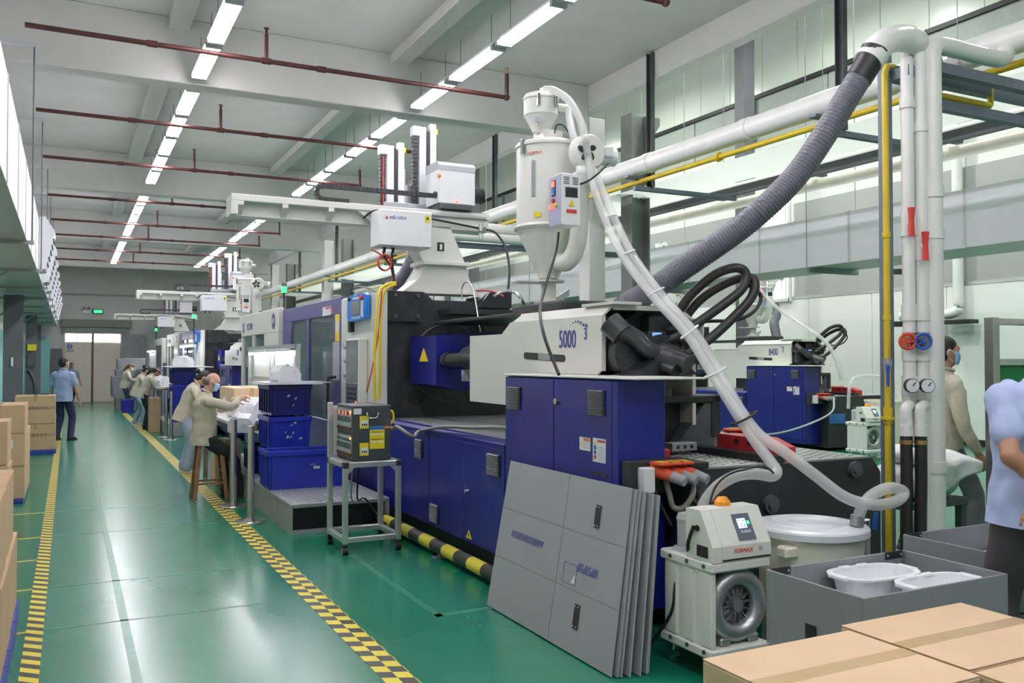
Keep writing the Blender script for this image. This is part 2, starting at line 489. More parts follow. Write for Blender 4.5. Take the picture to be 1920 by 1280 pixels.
for name, x0, x1, m, lab in (('floor_tape', -.221, -.125, 'tape_stripes', 'yellow and black diagonal striped floor tape along the cardboard boxes'),
                             ('floor_tape', 1.485, 1.650, 'tape_chequer', 'yellow and black chequered floor tape on the machine side of the aisle')):
    tag(MB().box(x0, x1, -2, 38.1, .0, .0025).build(name, m, loc=(x0, -2, 0)), lab, 'floor tape')

# ceiling of the low bay: slab, cross beams, secondary beams, main beam over the columns
ceil = structure(MB().box(-1.8, 7.2, -7, 38.4, 5.84, 5.99).build('ceiling', 'plaster'))
BEAM_Y = (-4.46, 3.42, 11.40, 19.34, 27.2, 35.2)
for y in BEAM_Y:
    MB().box(-1.8, 7.0, y-.14, y+.16, 5.05, 5.84, .01).build('beam', 'plaster', ceil)
for x in (1.16, 3.98):
    MB().box(x-.12, x+.12, -7, 38.2, 5.70, 5.84, .01).build('joist', 'plaster', ceil)
MB().box(7.0, 7.2, -7, 38.2, 5.46, 5.84, .01).build('main_beam', 'plaster', ceil)
hall_roof = structure(MB().box(7.2, 16.2, -7, 40.5, 10.6, 10.75).build('ceiling', 'plaster'))
structure(MB().box(7.20, 7.3, -7, 40.5, 5.84, 10.6).build('wall_upper', 'wall_paint'))

# far wall with the sliding doors
wb = structure(MB().box(-1.8, -.16, 38.2, 38.4, 0, 5.9).box(1.84, 16.2, 38.2, 38.4, 0, 10.6).box(-.16, 1.84, 38.2, 38.4, 2.72, 5.9).build('wall_back', 'plaster'))
MB().box(2.62, 2.72, 38.12, 38.2, 4.28, 5.6).build('pilaster', 'plaster', wb)
MB().box(-1.2, 2.7, 38.14, 38.2, 4.20, 4.27).build('ledge', 'grey_strip', wb)
MB().box(-.27, 2.22, 37.98, 38.2, 2.95, 3.25, .01).build('shutter_box', 'shutter', wb)
sh = MB()
for k in range(6): sh.box(-.22, 2.14, 38.07, 38.18, 2.70+.043*k, 2.738+.043*k)
sh.build('shutter_curtain', 'grey_strip', wb)
MB().box(1.86, 2.75, 38.1, 38.2, .02, 2.7, .01).build('grey_leaf', 'steel_grey', wb)
MB().box(-.16, 1.84, 38.42, 38.5, 0, 2.8).build('door_light_block', 'column_grey', wb)  # added panel behind the leaves, blocks outside light in the door gaps
d = thing('door_1', (.85, 38.25, 0), 'cream sliding factory door at the far end of the aisle', 'door'); d['kind'] = 'structure'; del d['category']
MB().box(-.155, .82, 38.24, 38.30, .003, 2.37, .008).build('door_leaf', 'door_cream', d)
MB().box(.80, 1.84, 38.301, 38.36, .003, 2.37, .008).build('door_leaf', 'door_cream', d)
MB().box(.80, .87, 38.2, 38.26, .02, 2.72).build('door_rail', 'door_rail', d)
for x0, x1 in ((-.13, .27), (.30, .80), (.88, 1.22), (1.25, 1.82)):
    for z0, z1 in ((2.38, 2.52), (2.54, 2.70)):
        MB().box(x0, x1, 38.28, 38.31, z0, z1).build('pane', 'daylight_pane', d)
sg = MB().cyl((.02, 38.235, 2.20), (.02, 38.24, 2.20), .10, n=20).build('blue_disc', 'label_blue', d)
MB().box(-.1, .16, 38.232, 38.24, 1.98, 2.08).build('notice', 'label_grey', d)
writing('pictogram', '¶', (.02, 38.23, 2.20), .16, 'label_white', sg, (1, 0, 0), (0, 0, 1))
e = tag(MB().box(.82, 1.20, 38.10, 38.2, 3.49, 3.66, .01).build('exit_sign', 'machine_black', loc=(1.0, 38.1, 3.49)), 'glowing green exit sign on the far wall above the shutter', 'sign')
MB().box(.86, 1.16, 38.09, 38.10, 3.52, 3.63).build('lit_face', 'exit_green', e)
writing('pictogram', '←', (1.01, 38.085, 3.575), .13, 'label_white', e, (1, 0, 0), (0, 0, 1))
el = tag(MB().box(.45, .74, 38.10, 38.2, 3.49, 3.63, .01).build('emergency_light', 'plastic_white', loc=(.6, 38.1, 3.49)), 'twin headed white emergency light beside the green exit sign', 'light')
for x in (.51, .68): MB().ell((x, 38.09, 3.70), (.06, .05, .06)).build('lamp_head', 'steel_grey', el)

# left wall, columns, teal partition
wl_ = structure(MB().box(-1.55, -1.35, -7, 38.2, 0, 5.84).build('wall_left', 'wall_paint'))
MB().box(-1.35, -1.34, 16, 38.0, .45, 2.35).build('teal_band', 'teal_paint', wl_)
MB().box(-1.35, -1.338, 16, 38.0, 0, .45).build('blue_band', 'pallet_blue', wl_)
tp = structure(MB().box(-1.35, -.64, 37.0, 37.1, .42, 2.55).build('wall_partition', 'teal_paint'))
MB().box(-1.35, -.64, 36.99, 37.1, 0, .42).build('blue_band', 'machine_blue', tp)
MB().box(-.62, -.22, 37.4, 37.46, 1.1, 2.1, .01).build('grey_board', 'column_grey', tp)
LC = []
for y, w0, w1 in ((18.9, -1.10, -.78), (27.5, -1.06, -.80), (34.0, -1.14, -.86)):
    c = MB(); c.box(w0, w1, y-.02, y, 0, 2.90).box(w0, w1, y+.24, y+.26, 0, 2.90).box((w0+w1)/2-.02, (w0+w1)/2+.02, y, y+.24, 0, 2.90)
    LC.append(structure(c.build('trim_%d' % (12+len(LC)), 'column_grey')))
MB().box(-.97, -.93, 18.84, 18.88, 1.55, 1.72, .006).build('switch_plate', 'label_white', LC[0])
MB().box(-1.02, -.80, 27.40, 27.48, 1.92, 2.10, .01).build('junction_box', 'label_yellow', LC[1])
MB().box(-1.02, -.82, 27.38, 27.48, 1.50, 1.84, .01).build('meter_box', 'steel_dark', LC[1])
structure(MB().box(-1.6, 16.2, -7.2, -7, 0, 10.6).build('wall_front', 'wall_paint'))

# right wall of the tall hall: sandwich panels, seam, lower panels
wr = structure(MB().box(15.85, 16.0, -7, 40.5, 0, 10.6).build('wall_right', 'wall_paint'))
for k in range(22):
    y0 = 6.0+1.22*k
    MB().box(15.79, 15.85, y0+.006, y0+1.214, 8.50, 10.5, .006).build('wall_panel', 'sandwich_panel', wr)
MB().box(15.74, 15.85, 2, 38, 8.40, 8.50).build('seam_rail', 'black_strip', wr)
for k in range(11):
    y0 = 7.5+2.44*k
    MB().box(15.80, 15.85, y0+.02, y0+2.42, 7.2, 8.40, .006).build('wall_panel', 'grey_strip', wr)
    if k % 2 == 0: MB().box(15.72, 15.82, y0-.05, y0+.05, 7.2, 8.4).build('rail_post', 'steel_blue_grey', wr)
for k in range(13):
    y0 = 4.4+1.84*k
    MB().box(15.78, 15.85, y0+.005, y0+1.835, .12, 3.15, .006).build('wall_panel', 'panel_white', wr)
MB().box(15.77, 15.85, 2, 38, 3.15, 3.22).build('seam_strip', 'aluminium', wr)
structure(MB().box(15.74, 15.80, 2, 38, 0, .12).build('baseboard_right', 'black_strip'))
MB().box(15.80, 15.85, 2, 15.2, 3.3, 5.6).build('wall_panel', 'column_grey', wr) if False else None

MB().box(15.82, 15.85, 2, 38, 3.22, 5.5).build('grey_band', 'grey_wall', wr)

# barred window in the right wall
wx = 15.80
wy0, wy1, wz0, wz1 = 16.0, 17.8, 3.15, 5.62
w = thing('window_1', (wx, 16.9, wz0), 'barred window with white daylight in the right wall', 'window'); w['kind'] = 'structure'; del w['category']
MB().box(wx-.04, wx-.02, wy0, wy1, wz0, wz1).build('pane', 'daylight_pane', w)
f = MB()
for y in (wy0, (wy0+wy1)/2, wy1): f.box(wx-.10, wx-.02, y-.035, y+.035, wz0-.04, wz1+.04)
for z in (wz0, (wz0+wz1)/2+.2, wz1): f.box(wx-.10, wx-.02, wy0, wy1, z-.035, z+.035)
f.build('window_frame', 'panel_white', w)
for k in range(13):
    y = wy0+.14*k+.06
    MB().cyl((wx-.14, y, wz0), (wx-.14, y, wz1), .011, n=6).build('bar', 'steel_grey', w)

# columns at the edge of the low bay: plastered pier with a steel column in front
pier = structure(MB().box(7.2, 7.5, 11.56, 11.86, 0, 5.46, .01).build('trim_1', 'plaster'))
for k, y in enumerate((19.5, 27.4, 35.4)):
    structure(MB().box(7.2, 7.5, y, y+.3, 0, 5.46, .01).build('trim_%d' % (k+2), 'plaster'))
def steel_column(name, x, y, z1, w=.30, dpt=.34, bracket=True):
    c = MB(); c.box(x, x+.018, y, y+w, 0, z1).box(x+dpt-.018, x+dpt, y, y+w, 0, z1).box(x+.018, x+dpt-.018, y+w/2-.008, y+w/2+.008, 0, z1)
    if bracket: c.prism([(x+dpt, z1-.5), (x+dpt+.26, z1-.12), (x+dpt+.26, z1), (x+dpt, z1)], 'y', y+w/2-.06, y+w/2+.06)
    return structure(c.build(name, 'column_steel'))
for k, y in enumerate((11.15, 19.1, 27.0, 35.0)):
    steel_column('trim_%d' % (k+5), 7.72, y, 5.5)
structure(MB().box(13.95, 14.27, 15.6, 15.92, 0, 10.5).build('trim_9', 'column_grey'))
structure(MB().box(13.95, 14.27, 23.2, 23.52, 0, 10.5).build('trim_10', 'column_grey'))
structure(MB().box(13.95, 14.27, 31.0, 31.32, 0, 10.5).build('trim_11', 'column_grey'))


# ================================================================ CEILING LIGHTS
def make_light(x, y, z):
    t = thing('ceiling_light', (x, y, z), 'suspended three tube fluorescent batten', 'ceiling light')
    h = MB()
    h.box(x-.055, x+.055, y+.02, y+1.20, z+.055, z+.10, .006)
    h.prism([(x-.055, z+.07), (x-.092, z+.040), (x-.088, z+.036), (x-.05, z+.058)], 'y', y+.03, y+1.19)
    h.prism([(x+.055, z+.07), (x+.092, z+.040), (x+.088, z+.036), (x+.05, z+.058)], 'y', y+.03, y+1.19)
    h.build('reflector', 'plastic_white', t)
    for dx in (-.065, 0, .065):
        MB().cyl((x+dx, y+.045, z+.02), (x+dx, y+1.175, z+.02), .019, n=10).build('tube', 'tube_lit', t)
    for yy in (y+.012, y+1.208):
        MB().prism([(x-.085, z+.0), (x+.085, z+.0), (x+.085, z+.04), (x+.05, z+.08), (x-.05, z+.08), (x-.085, z+.04)], 'y', yy-.030, yy+.030).build('end_cap', 'label_grey', t)
    for yy in (y+.18, y+1.04):
        MB().cyl((x, yy, z+.10), (x, yy, 5.53), .0035, n=6).build('rod', 'steel_dark', t)
    return t
light0 = None
NUMS = ['first', 'second', 'third', 'fourth', 'fifth', 'sixth', 'seventh', 'eighth', 'ninth', 'tenth', 'eleventh', 'twelfth', 'thirteenth', 'fourteenth', 'fifteenth', 'sixteenth', 'seventeenth', 'eighteenth', 'nineteenth', 'twentieth', 'twenty-first', 'twenty-second', 'twenty-third', 'twenty-fourth']
BAYS = [(-3.7, 3.2), (3.6, 11.22), (11.62, 19.1), (19.56, 27.0), (27.4, 35)]
for row, (lx, rname) in enumerate(((1.375, 'left row over the aisle'), (4.17, 'right row over the machines'))):
    cnt = 0
    for bi, (b0, b1) in enumerate(BAYS):
        n = 5
        y = b1-1.33*n-.02 if bi < 2 else b0+.02
        if bi == 1: y = b1-1.33*n-.0
        for k in range(n):
            yy = y+1.33*k
            if bi < 2: vis = yy > (7.6 if row == 0 else 6.5)
            else: vis = True
            if light0 is None:
                light0 = make_light(lx, yy, 5.07); o = light0
            else: o = dup(light0, (lx, yy, 5.07))
            if vis:
                o['label'] = '%s ceiling light from the front in the %s' % (NUMS[cnt], rname); cnt += 1
            else: o['label'] = 'ceiling light behind the camera in the %s' % rname; 
            o['group'] = 'fluorescent lights in the '+rname
# lamps of the tall hall on the right (above the edge of the low ceiling)
for k, (hx, hy) in enumerate([(9.2, 3), (9.2, 10), (9.2, 17), (9.2, 24), (9.2, 31), (13.0, 6.5), (13.0, 13.5), (13.0, 20.5), (13.0, 27.5)]):
    t = thing('hall_lamp', (hx, hy, 9.6), 'bell shaped high lamp hanging in the tall hall', 'lamp', 'high lamps of the tall hall')
    MB().lathe((hx, hy, 9.6), [(.05, .42), (.10, .30), (.26, 0), (.24, 0), (.09, .28)], 20).build('shade', 'aluminium', t)
    MB().ell((hx, hy, 9.66), (.10, .10, .12), 12, 8).build('bulb', 'lamp_lit', t)
    MB().cyl((hx, hy, 9.98), (hx, hy, 10.6), .01, n=6).build('rod', 'steel_dark', t)
    ld = bpy.data.lights.new('lamp_light', 'AREA'); ld.shape = 'DISK'; ld.size = .44; ld.energy = HALL_E; ld.color = (.95, 1.0, .94)
    lo = bpy.data.objects.new('lamp_light', ld); COL.objects.link(lo); lo.parent = t; lo.location = (0, 0, .015)

# ================================================================ SPRINKLER PIPES
def sprinkler(y, i):
    t = thing('sprinkler_pipe', (2.2, y, 5.0), '%s rust red sprinkler pipe crossing under the ceiling, counted from the front' % NUMS[i], 'pipe', 'sprinkler pipes under the ceiling')
    p = MB().cyl((-.42, y, 5.0), (4.92, y, 5.0), .027, n=10); p.cyl((4.92, y, 4.975), (4.92, y, 5.30), .027, n=10)
    p.build('pipe', 'pipe_rust', t)
    MB().ell((4.92, y, 5.0), (.042, .042, .042), 10, 6).build('elbow', 'pipe_rust', t)
    for x in (.75, 1.93, 2.55): MB().cyl((x-.05, y, 5.0), (x+.05, y, 5.0), .036, n=10).build('coupling', 'pipe_rust', t)
    for x in (1.93, 4.92):
        r = MB()
        if x < 3: r.cyl((x, y, 5.0), (x, y, 5.30), .022, n=8)
        r.cyl((x, y, 5.28), (x, y, 5.36), .016, n=8); r.cyl((x, y, 5.36), (x, y, 5.37), .03, n=8)
        r.build('sprinkler_head', 'pipe_rust' if x < 3 else 'brass', t)
for i, y in enumerate((6.55, 9.86, 13.15, 16.15, 19.85, 23.3, 26.05, 29.3, 32.4)): sprinkler(y, i)

# ================================================================ LEFT AIR DUCT
t = thing('air_duct', (-.85, 5, 2.95), 'long white rectangular air duct along the left wall', 'air duct')
k = 0; y = 4.2
while y < 37.5:
    y1 = min(y+1.5, 37.6)
    MB().box(-1.33, -.41, y+.006, y1-.006, 2.952, 3.72).build('duct_section', 'duct_white', t)
    y = y1; k += 1
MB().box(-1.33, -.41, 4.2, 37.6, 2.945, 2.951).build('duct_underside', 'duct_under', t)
y = 5.7
while y < 37.5:
    MB().box(-.418, -.402, y-.014, y+.014, 2.945, 3.73).build('flange', 'galv_sheet', t); y += 1.5
for i, y in enumerate((14.6, 17.0, 19.2, 21.6, 24.0, 27, 30, 33)):
    dname = tag(MB().prism([(-.405, 3.78), (-.33, 3.80), (-.20, 3.58), (-.32, 3.02), (-.405, 3.0)], 'y', y, y+.75).build('air_outlet', 'plastic_white', loc=(-.4, y, 3.0)), '%s white angled air outlet on the side of the left duct, from the front' % NUMS[i], 'air outlet', 'air outlets on the left duct')
    g = MB()
    for q in range(5): g.bar((-.222-.02*q, y+.03, 3.47-.09*q), (-.222-.02*q, y+.72, 3.47-.09*q), .03, .012)
    g.build('louvre', 'steel_dark', dname)
for i, y in enumerate((10.6, 13.9, 17.3, 20.3, 23.5, 26.7, 29.8, 33)):
    h = thing('duct_hanger', (-.36, y, 2.93), '%s steel hanger under the left duct, from the front' % NUMS[i], 'duct hanger', 'hangers of the left duct')
    MB().box(-1.33, -.34, y-.02, y+.02, 2.905, 2.945).build('crossbar', 'steel_grey', h)
    MB().cyl((-.36, y, 2.90), (-.36, y, 5.02), .008, n=6).build('rod', 'steel_dark', h)
    MB().box(-.95, -.33, y-.02, y+.02, 5.02, 5.07).build('top_channel', 'galv_sheet', h)
    if i % 2: MB().bar((-1.28, y, 2.55), (-.75, y, 2.91), .04, .03).build('brace', 'steel_grey', h)

# ================================================================ PIPE RACK ON THE RIGHT
PX = 6.72
t = thing('ceiling_pipe', (PX, 10, 4.24), 'thick white main pipe running along the pipe rack', 'pipe')
for k, (y0, y1) in enumerate([(1.5, 7.4), (7.4, 12.2), (12.2, 18.2), (18.2, 24.2), (24.2, 37.5)]):
    MB().cyl((PX, y0, 4.24), (PX, y1, 4.24), .122, n=20).build('pipe_length', 'pvc', t)
for y in (5.6, 7.45, 9.3, 12.2, 15, 18.2, 21, 24.2, 28): MB().cyl((PX, y-.06, 4.24), (PX, y+.06, 4.24), .131, n=20).build('collar', 'pvc', t)
t = tag(MB().cyl((6.77, 1.5, 4.05), (6.77, 37.5, 4.05), .032, n=12).build('gas_pipe', 'pipe_yellow', loc=(6.77, 1.5, 4.05)), 'thin yellow gas pipe under the thick white main pipe', 'pipe')
for y in (8.0, 15.4, 23): MB().cyl((6.77, y-.02, 4.05), (6.77, y+.02, 4.05), .055, n=14).build('flange', 'pipe_yellow', t)
# corrugated tray under the pipes
t = thing('pipe_canopy', (7.3, 10, 3.9), 'white corrugated sheet hung beneath the pipe rack', 'sheet')
n = 40
for k in range(7):
    y0 = 2.0+5*k; m_ = MB(); vs = []; fs = []
    for i in range(n+1):
        x = 7.56+.80*i/n; z = 4.24+.012*math.sin(i*PI/2*1.0)-.06*(i/n)
        vs += [(x, y0, z), (x, y0+4.98, z)]
    for i in range(n): fs.append((2*i, 2*i+1, 2*i+3, 2*i+2))
    m_.add(vs, fs); m_.build('sheet', 'canopy_sheet', t)
MB().box(8.36, 8.42, 1.5, 37, 4.0, 4.12).build('edge_beam', 'steel_dark', t)
# rack posts hung from the main beam, brackets
for i, y in enumerate((6.36, 9.62, 14.45, 20.0, 25.1, 29.7)):
    p = thing('rack_post', (7.05, y, 4.3), '%s dark steel channel hanging from the beam to the pipe rack, from the front' % NUMS[i], 'steel post', 'hanging posts of the pipe rack')
    MB().box(6.988, 6.998, y-.055, y+.055, 4.0, 5.82).box(6.938, 6.988, y-.055, y-.045, 4.0, 5.82).box(6.938, 6.988, y+.045, y+.055, 4.0, 5.82).build('channel', 'steel_dark', p)
    MB().box(6.70, 8.44, y-.03, y+.03, 3.935, 3.998, .004).build('arm', 'steel_blue_grey', p)
    MB().box(6.56, 6.935, y-.05, y+.05, 4.083, 4.116, .004).build('pipe_saddle', 'steel_blue_grey', p)
# cream pipes farther back in the hall
for i, (z, r, m_, lab, x) in enumerate(((4.53, .06, 'pvc', 'slim cream pipe behind the corrugated sheet', 9.8), (4.25, .08, 'pvc_aged', 'weathered cream pipe running lowest on the rear rack', 9.8))):
    t = tag(MB().cyl((x, 2, z), (x, 37, z), r, n=14).build('hall_pipe', m_, loc=(x, 2, z)), lab, 'pipe')
for i, y in enumerate((5.2, 7.2, 9.4, 11.6, 13.8, 16.0, 18.2)):
    b = tag(MB().box(9.55, 9.95, y-.05, y+.05, 4.38, 4.46, .006).build('pipe_bracket', 'steel_dark', loc=(9.7, y, 4.4)), '%s dark bracket carrying the cream pipes, from the front' % NUMS[i], 'bracket', 'dark brackets of the rear pipes')
    MB().cyl((9.92, y, 4.40), (9.92, y, 10.6), .006, n=6).build('rod', 'steel_grey', b)

# ================================================================ RIGHT AIR DUCT
DX = 9.6
t = thing('air_duct', (DX, 10, 3.05), 'white rectangular air duct of panels crossing the hall behind the machines', 'air duct')
y = 3.4; k = 0
while y < 36:
    y1 = y+1.75
    MB().box(DX, DX+.9, y+.006, y1-.006, 3.03, 3.73).build('duct_section', 'duct_white', t)
    y = y1
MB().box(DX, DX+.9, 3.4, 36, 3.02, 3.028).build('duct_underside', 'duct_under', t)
y = 3.4
while y < 36.2:
    MB().box(DX-.01, DX+.01, y-.016, y+.016, 3.02, 3.74).build('flange', 'galv_sheet', t); y += 1.75
for i, y in enumerate((5.2, 9.4, 13.5, 18, 22.5)):
    b = thing('duct_support', (DX, y, 2.9), '%s green grey bracket under the right duct, from the front' % NUMS[i], 'bracket', 'brackets under the right duct')
    MB().box(DX-.05, DX+1.0, y-.03, y+.03, 2.95, 3.02).build('crossbar', 'steel_grey', b)
    MB().cyl((DX-.03, y, 2.96), (DX-.03, y, 10.6), .008, n=6).build('rod', 'steel_grey', b)
    MB().cyl((DX+.97, y, 2.96), (DX+.97, y, 10.6), .008, n=6).build('rod', 'steel_grey', b)


# ================================================================ INJECTION MOULDING MACHINES
def vent(parent, x, y0, y1, z0, z1, n=9, name='vent_grille'):
    v = MB().box(x-.012, x, y0, y1, z0, z1, .003).build(name, 'machine_black', parent)
    s = MB(); h = (z1-z0)/n
    for k in range(n):
        zc = z0+h*(k+.5)
        s.prism([(x-.013, zc+h*.28), (x-.026, zc-h*.12), (x-.024, zc-h*.22), (x-.013, zc+h*.05)], 'y', y0+.012, y1-.012)
    tag(s.build('louvre', 'steel_grey', v), kind='stuff')
    return v
def sticker(parent, x, y0, y1, z0, z1, head='label_orange', tri=True, lines=3, dots=()):
    """printed safety sticker on a face towards -X (flat print built as thin layers)"""
    s = MB().box(x-.002, x, y0, y1, z0, z1).build('sticker', 'label_white', parent)
    w = y1-y0; h = z1-z0
    if head: MB().box(x-.003, x-.002, y0+.05*w, y0+.62*w, z1-.28*h if lines <= 3 else z1-.16*h, z1-.06*h).build('sticker_header', head, s)
    if tri: MB().prism([(y1-.06*w, z0+.35*h if lines <= 3 else z1-.27*h), (y1-.30*w, z0+.35*h if lines <= 3 else z1-.27*h), (y1-.18*w, z0+.65*h if lines <= 3 else z1-.12*h)], 'x', x-.003, x-.002).build('warning_triangle', 'label_yellow', s)
    t = MB()
    for k in range(lines):
        z = z1-(.36+.6*k/max(1, lines))*h
        t.box(x-.0028, x-.002, y0+.08*w, y0+.6*w, z-.012*h-.002, z)
    tag(t.build('print_lines', 'label_grey', s), kind='stuff')
    for i, m in enumerate(dots):
        zc = z1-(.40+.2*i)*h
        MB().cyl((x-.002, y1-.18*w, zc), (x-.0032, y1-.18*w, zc), .10*w, n=12).build('sign_disc', m, s)
    return s

def machine_body(label):
    t = thing('moulding_machine', (3.7, 8.0, 0), label, 'machine')
    # --- blue bed under the injection unit, with doors
    MB().box(3.03, 4.6, 6.04, 17.4, .14, 1.0, .02).build('bed', 'machine_blue', t)
    MB().box(3.10, 4.5, 5.0, 17.3, 0, .14).build('plinth', 'machine_black', t)
    MB().prism([(3.0, .985), (3.0, 1.02), (3.03, 1.045), (3.12, 1.045), (3.12, .985)], 'y', 6.05, 10.3).build('bed_lip', 'machine_blue', t)
    MB().box(3.10, 4.6, 6.05, 9.2, 1.0, 1.035).build('bed_top', 'steel_grey', t)
    for y0, y1 in ((6.06, 6.84), (6.85, 7.615), (7.63, 9.21), (9.22, 10.6)):
        MB().box(3.0, 3.03, y0, y1, .15, .985, .006).build('bed_door', 'machine_blue', t)
    vent(t, 3.0, 7.79, 7.975, .74, .92, 11); vent(t, 3.0, 6.125, 6.345, .768, .937, 11); vent(t, 3.0, 7.385, 7.58, .195, .358, 11)
    w = MB().prism([(6.66, .185), (6.78, .185), (6.72, .255)], 'x', 2.997, 3.0).build('warning_triangle', 'label_yellow', t)
    MB().prism([(6.715, .20), (6.725, .20), (6.73, .235), (6.71, .225)], 'x', 2.996, 2.997).build('bolt_symbol', 'ink_black', w)
    MB().cyl((3.0, 6.778, .569), (2.985, 6.778, .569), .018, n=12).build('door_lock', 'chrome', t)
    # --- electrical cabinet
    MB().box(3.02, 3.36, 4.49, 6.04, .12, 1.555, .008).build('cabinet', 'machine_blue', t)
    d1 = MB().box(3.0, 3.02, 5.29, 6.035, .2, 1.55, .005).build('cabinet_door', 'machine_blue', t)
    d2 = MB().box(3.0, 3.02, 4.56, 5.28, .2, 1.55, .005).build('cabinet_door', 'machine_blue', t)
    MB().box(3.0, 3.03, 4.49, 4.553, .2, 1.55, .005).build('cabinet_pillar', 'machine_blue', t)
    MB().box(2.99, 3.52, 4.30, 6.05, 1.558, 1.572, .004).build('cabinet_top', 'machine_cream', t)
    vent(d1, 3.0, 5.773, 5.985, 1.308, 1.476, 13); vent(d2, 3.0, 4.629, 4.817, 1.326, 1.487, 13)
    MB().cyl((3.0, 5.232, 1.394), (2.98, 5.232, 1.394), .022, n=12).build('door_lock', 'chrome', d2)
    sticker(d2, 3.0, 4.805, 4.937, 1.09, 1.175)
    sticker(d2, 3.0, 4.624, 4.773, 1.03, 1.181, head='label_red', lines=7, dots=('label_blue', 'label_blue', 'label_red'))
    MB().box(2.996, 3.0, 4.60, 4.79, .945, .965).build('cabinet_slot', 'machine_black', t)
    # --- hood over the barrel
    h = MB()
    h.prism([(7.374, 1.298), (7.374, 1.897), (6.716, 1.894), (6.544, 1.99), (5.15, 1.99), (5.138, 1.621), (5.193, 1.574), (6.0, 1.574), (6.0, 1.298)], 'x', 3.30, 3.318)
    hood = h.build('hood_side', 'machine_cream', t)
    h = MB(); P = [(3.30, 1.98), (3.40, 2.065), (3.98, 2.065), (4.11, 1.98)]
    for (xa, za), (xb, zb) in zip(P[:-1], P[1:]):
        h.add([(xa, 5.15, za), (xb, 5.15, zb), (xb, 6.50, zb), (xa, 6.544, za), (xa, 5.15, za-.02), (xb, 5.15, zb-.02), (xb, 6.50, zb-.02), (xa, 6.544, za-.02)], [(0, 1, 2, 3), (7, 6, 5, 4), (0, 4, 5, 1), (1, 5, 6, 2), (2, 6, 7, 3), (3, 7, 4, 0)])
    h.add([(3.30, 6.544, 1.985), (3.40, 6.50, 2.062), (3.98, 6.50, 2.062), (4.11, 6.544, 1.985), (3.30, 6.716, 1.892), (3.40, 6.80, 1.892), (3.98, 6.80, 1.892), (4.11, 6.716, 1.892)], [(0, 1, 5, 4), (1, 2, 6, 5), (2, 3, 7, 6)])
    h.box(3.30, 4.11, 6.71, 7.37, 1.878, 1.897); h.box(3.36, 3.6, 5.08, 5.5, 2.066, 2.086)
    h.build('hood_top', 'machine_cream', t)
    MB().prism([(5.15, 1.985), (6.6, 1.985), (6.6, 1.2), (5.15, 1.2)], 'x', 4.10, 4.13).build('hood_far_side', 'machine_cream', t)
    MB().box(3.300, 3.333, 5.135, 5.15, 1.60, 1.985).box(3.41, 3.97, 5.14, 5.16, 2.03, 2.05).build('hood_rim', 'machine_cream', t)
    sl = MB().lathe((3.298, 5.70, 1.69), [(0, 0), (.028, 0)], 12, 'x'); sl = MB()
    sl.prism([(5.66, 1.715)] + [(5.66-.027*math.sin(a), 1.688+.027*math.cos(a)) for a in (.6, 1.2, 1.9, 2.6)] + [(5.66, 1.661), (6.27, 1.686)] + [(6.27+.027*math.sin(a), 1.713+.027*math.cos(a)) for a in (2.6, 1.9, 1.2, .6)] + [(6.27, 1.74)], 'x', 3.296, 3.302)
    slot = sl.build('hood_slot', 'machine_black', t)
    MB().prism([(5.86, 1.725), (5.86, 1.673), (6.05, 1.68), (6.05, 1.731)], 'x', 3.2955, 3.2965).build('slot_bar', 'steel_grey', slot)
    # --- injection unit inside the hood
    MB().cyl((3.72, 5.0, 1.66), (3.72, 6.9, 1.66), .20, n=24).build('injection_cylinder', 'cast_black', t)
    MB().cyl((3.50, 5.1, 1.72), (3.50, 6.6, 1.72), .15, n=20).cyl((3.50, 5.02, 1.72), (3.50, 5.1, 1.72), .17, n=20).build('injection_cylinder', 'cast_black', t)
    MB().box(3.34, 3.86, 5.75, 6.9, 1.46, 1.86, .03).build('carriage_block', 'machine_black', t)
    MB().tube([(3.315,5.000,1.905), (3.468,4.980,1.834), (3.546,4.940,1.750), (3.648,4.920,1.717), (3.760,4.900,1.717)], .06, 14).build('pressure_pipe', 'cast_black', t)
    MB().cyl((3.316,5.060,1.937), (3.371,4.980,1.847), .085, n=16).build('pipe_flange', 'cast_black', t)
    MB().cyl((3.652,4.950,1.702), (3.728,4.800,1.651), .10, n=8).cyl((3.710,4.800,1.673), (3.735,4.740,1.644), .075, n=8).build('hydraulic_motor', 'cast_black', t)
    MB().cyl((3.630,4.860,1.622), (3.652,4.760,1.597), .05, n=8).build('motor_plug', 'machine_black', t)
    MB().cyl((3.878,4.920,1.725), (3.886,4.860,1.680), .05, n=8).build('motor_plug', 'cast_black', t)
    MB().box(3.74, 3.92, 5.16, 5.34, 1.72, 2.02, .03).build('servo_motor', 'machine_black', t)
    MB().box(3.84, 4.02, 4.96, 5.16, 1.78, 1.92, .03).build('valve_block', 'machine_black', t)
    MB().cyl((4.03, 5.05, 1.9), (4.08, 5.0, 1.9), .06, n=14).build('plastic_cap', 'machine_cream', t)
    dsp = MB().box(3.62, 3.78, 5.03, 5.10, 1.80, 1.88, .012).build('pressure_gauge', 'machine_black', t)
    MB().box(3.65, 3.73, 5.022, 5.03, 1.82, 1.87, .004).build('gauge_face', 'led_lcd', dsp)
    MB().prism([(3.36, 1.575), (3.56, 1.68), (3.80, 1.66), (3.92, 1.575)], 'y', 4.86, 5.10).build('motor_foot', 'machine_black', t)
    # --- nozzle, guard and barrel in front of the fixed platen
    g = MB(); g.prism([(3.36, 1.42), (3.36, 1.93), (4.0, 1.97), (4.08, 1.88), (4.08, 1.42), (3.66, 1.36)], 'y', 8.35, 9.12)
    gd = g.build('purge_guard', 'machine_blue', t)
    MB().prism([(3.66, 1.62), (3.66, 1.73), (3.76, 1.87), (4.0, 1.87), (4.0, 1.62)], 'y', 8.338, 8.35).build('guard_window', 'label_white', gd)
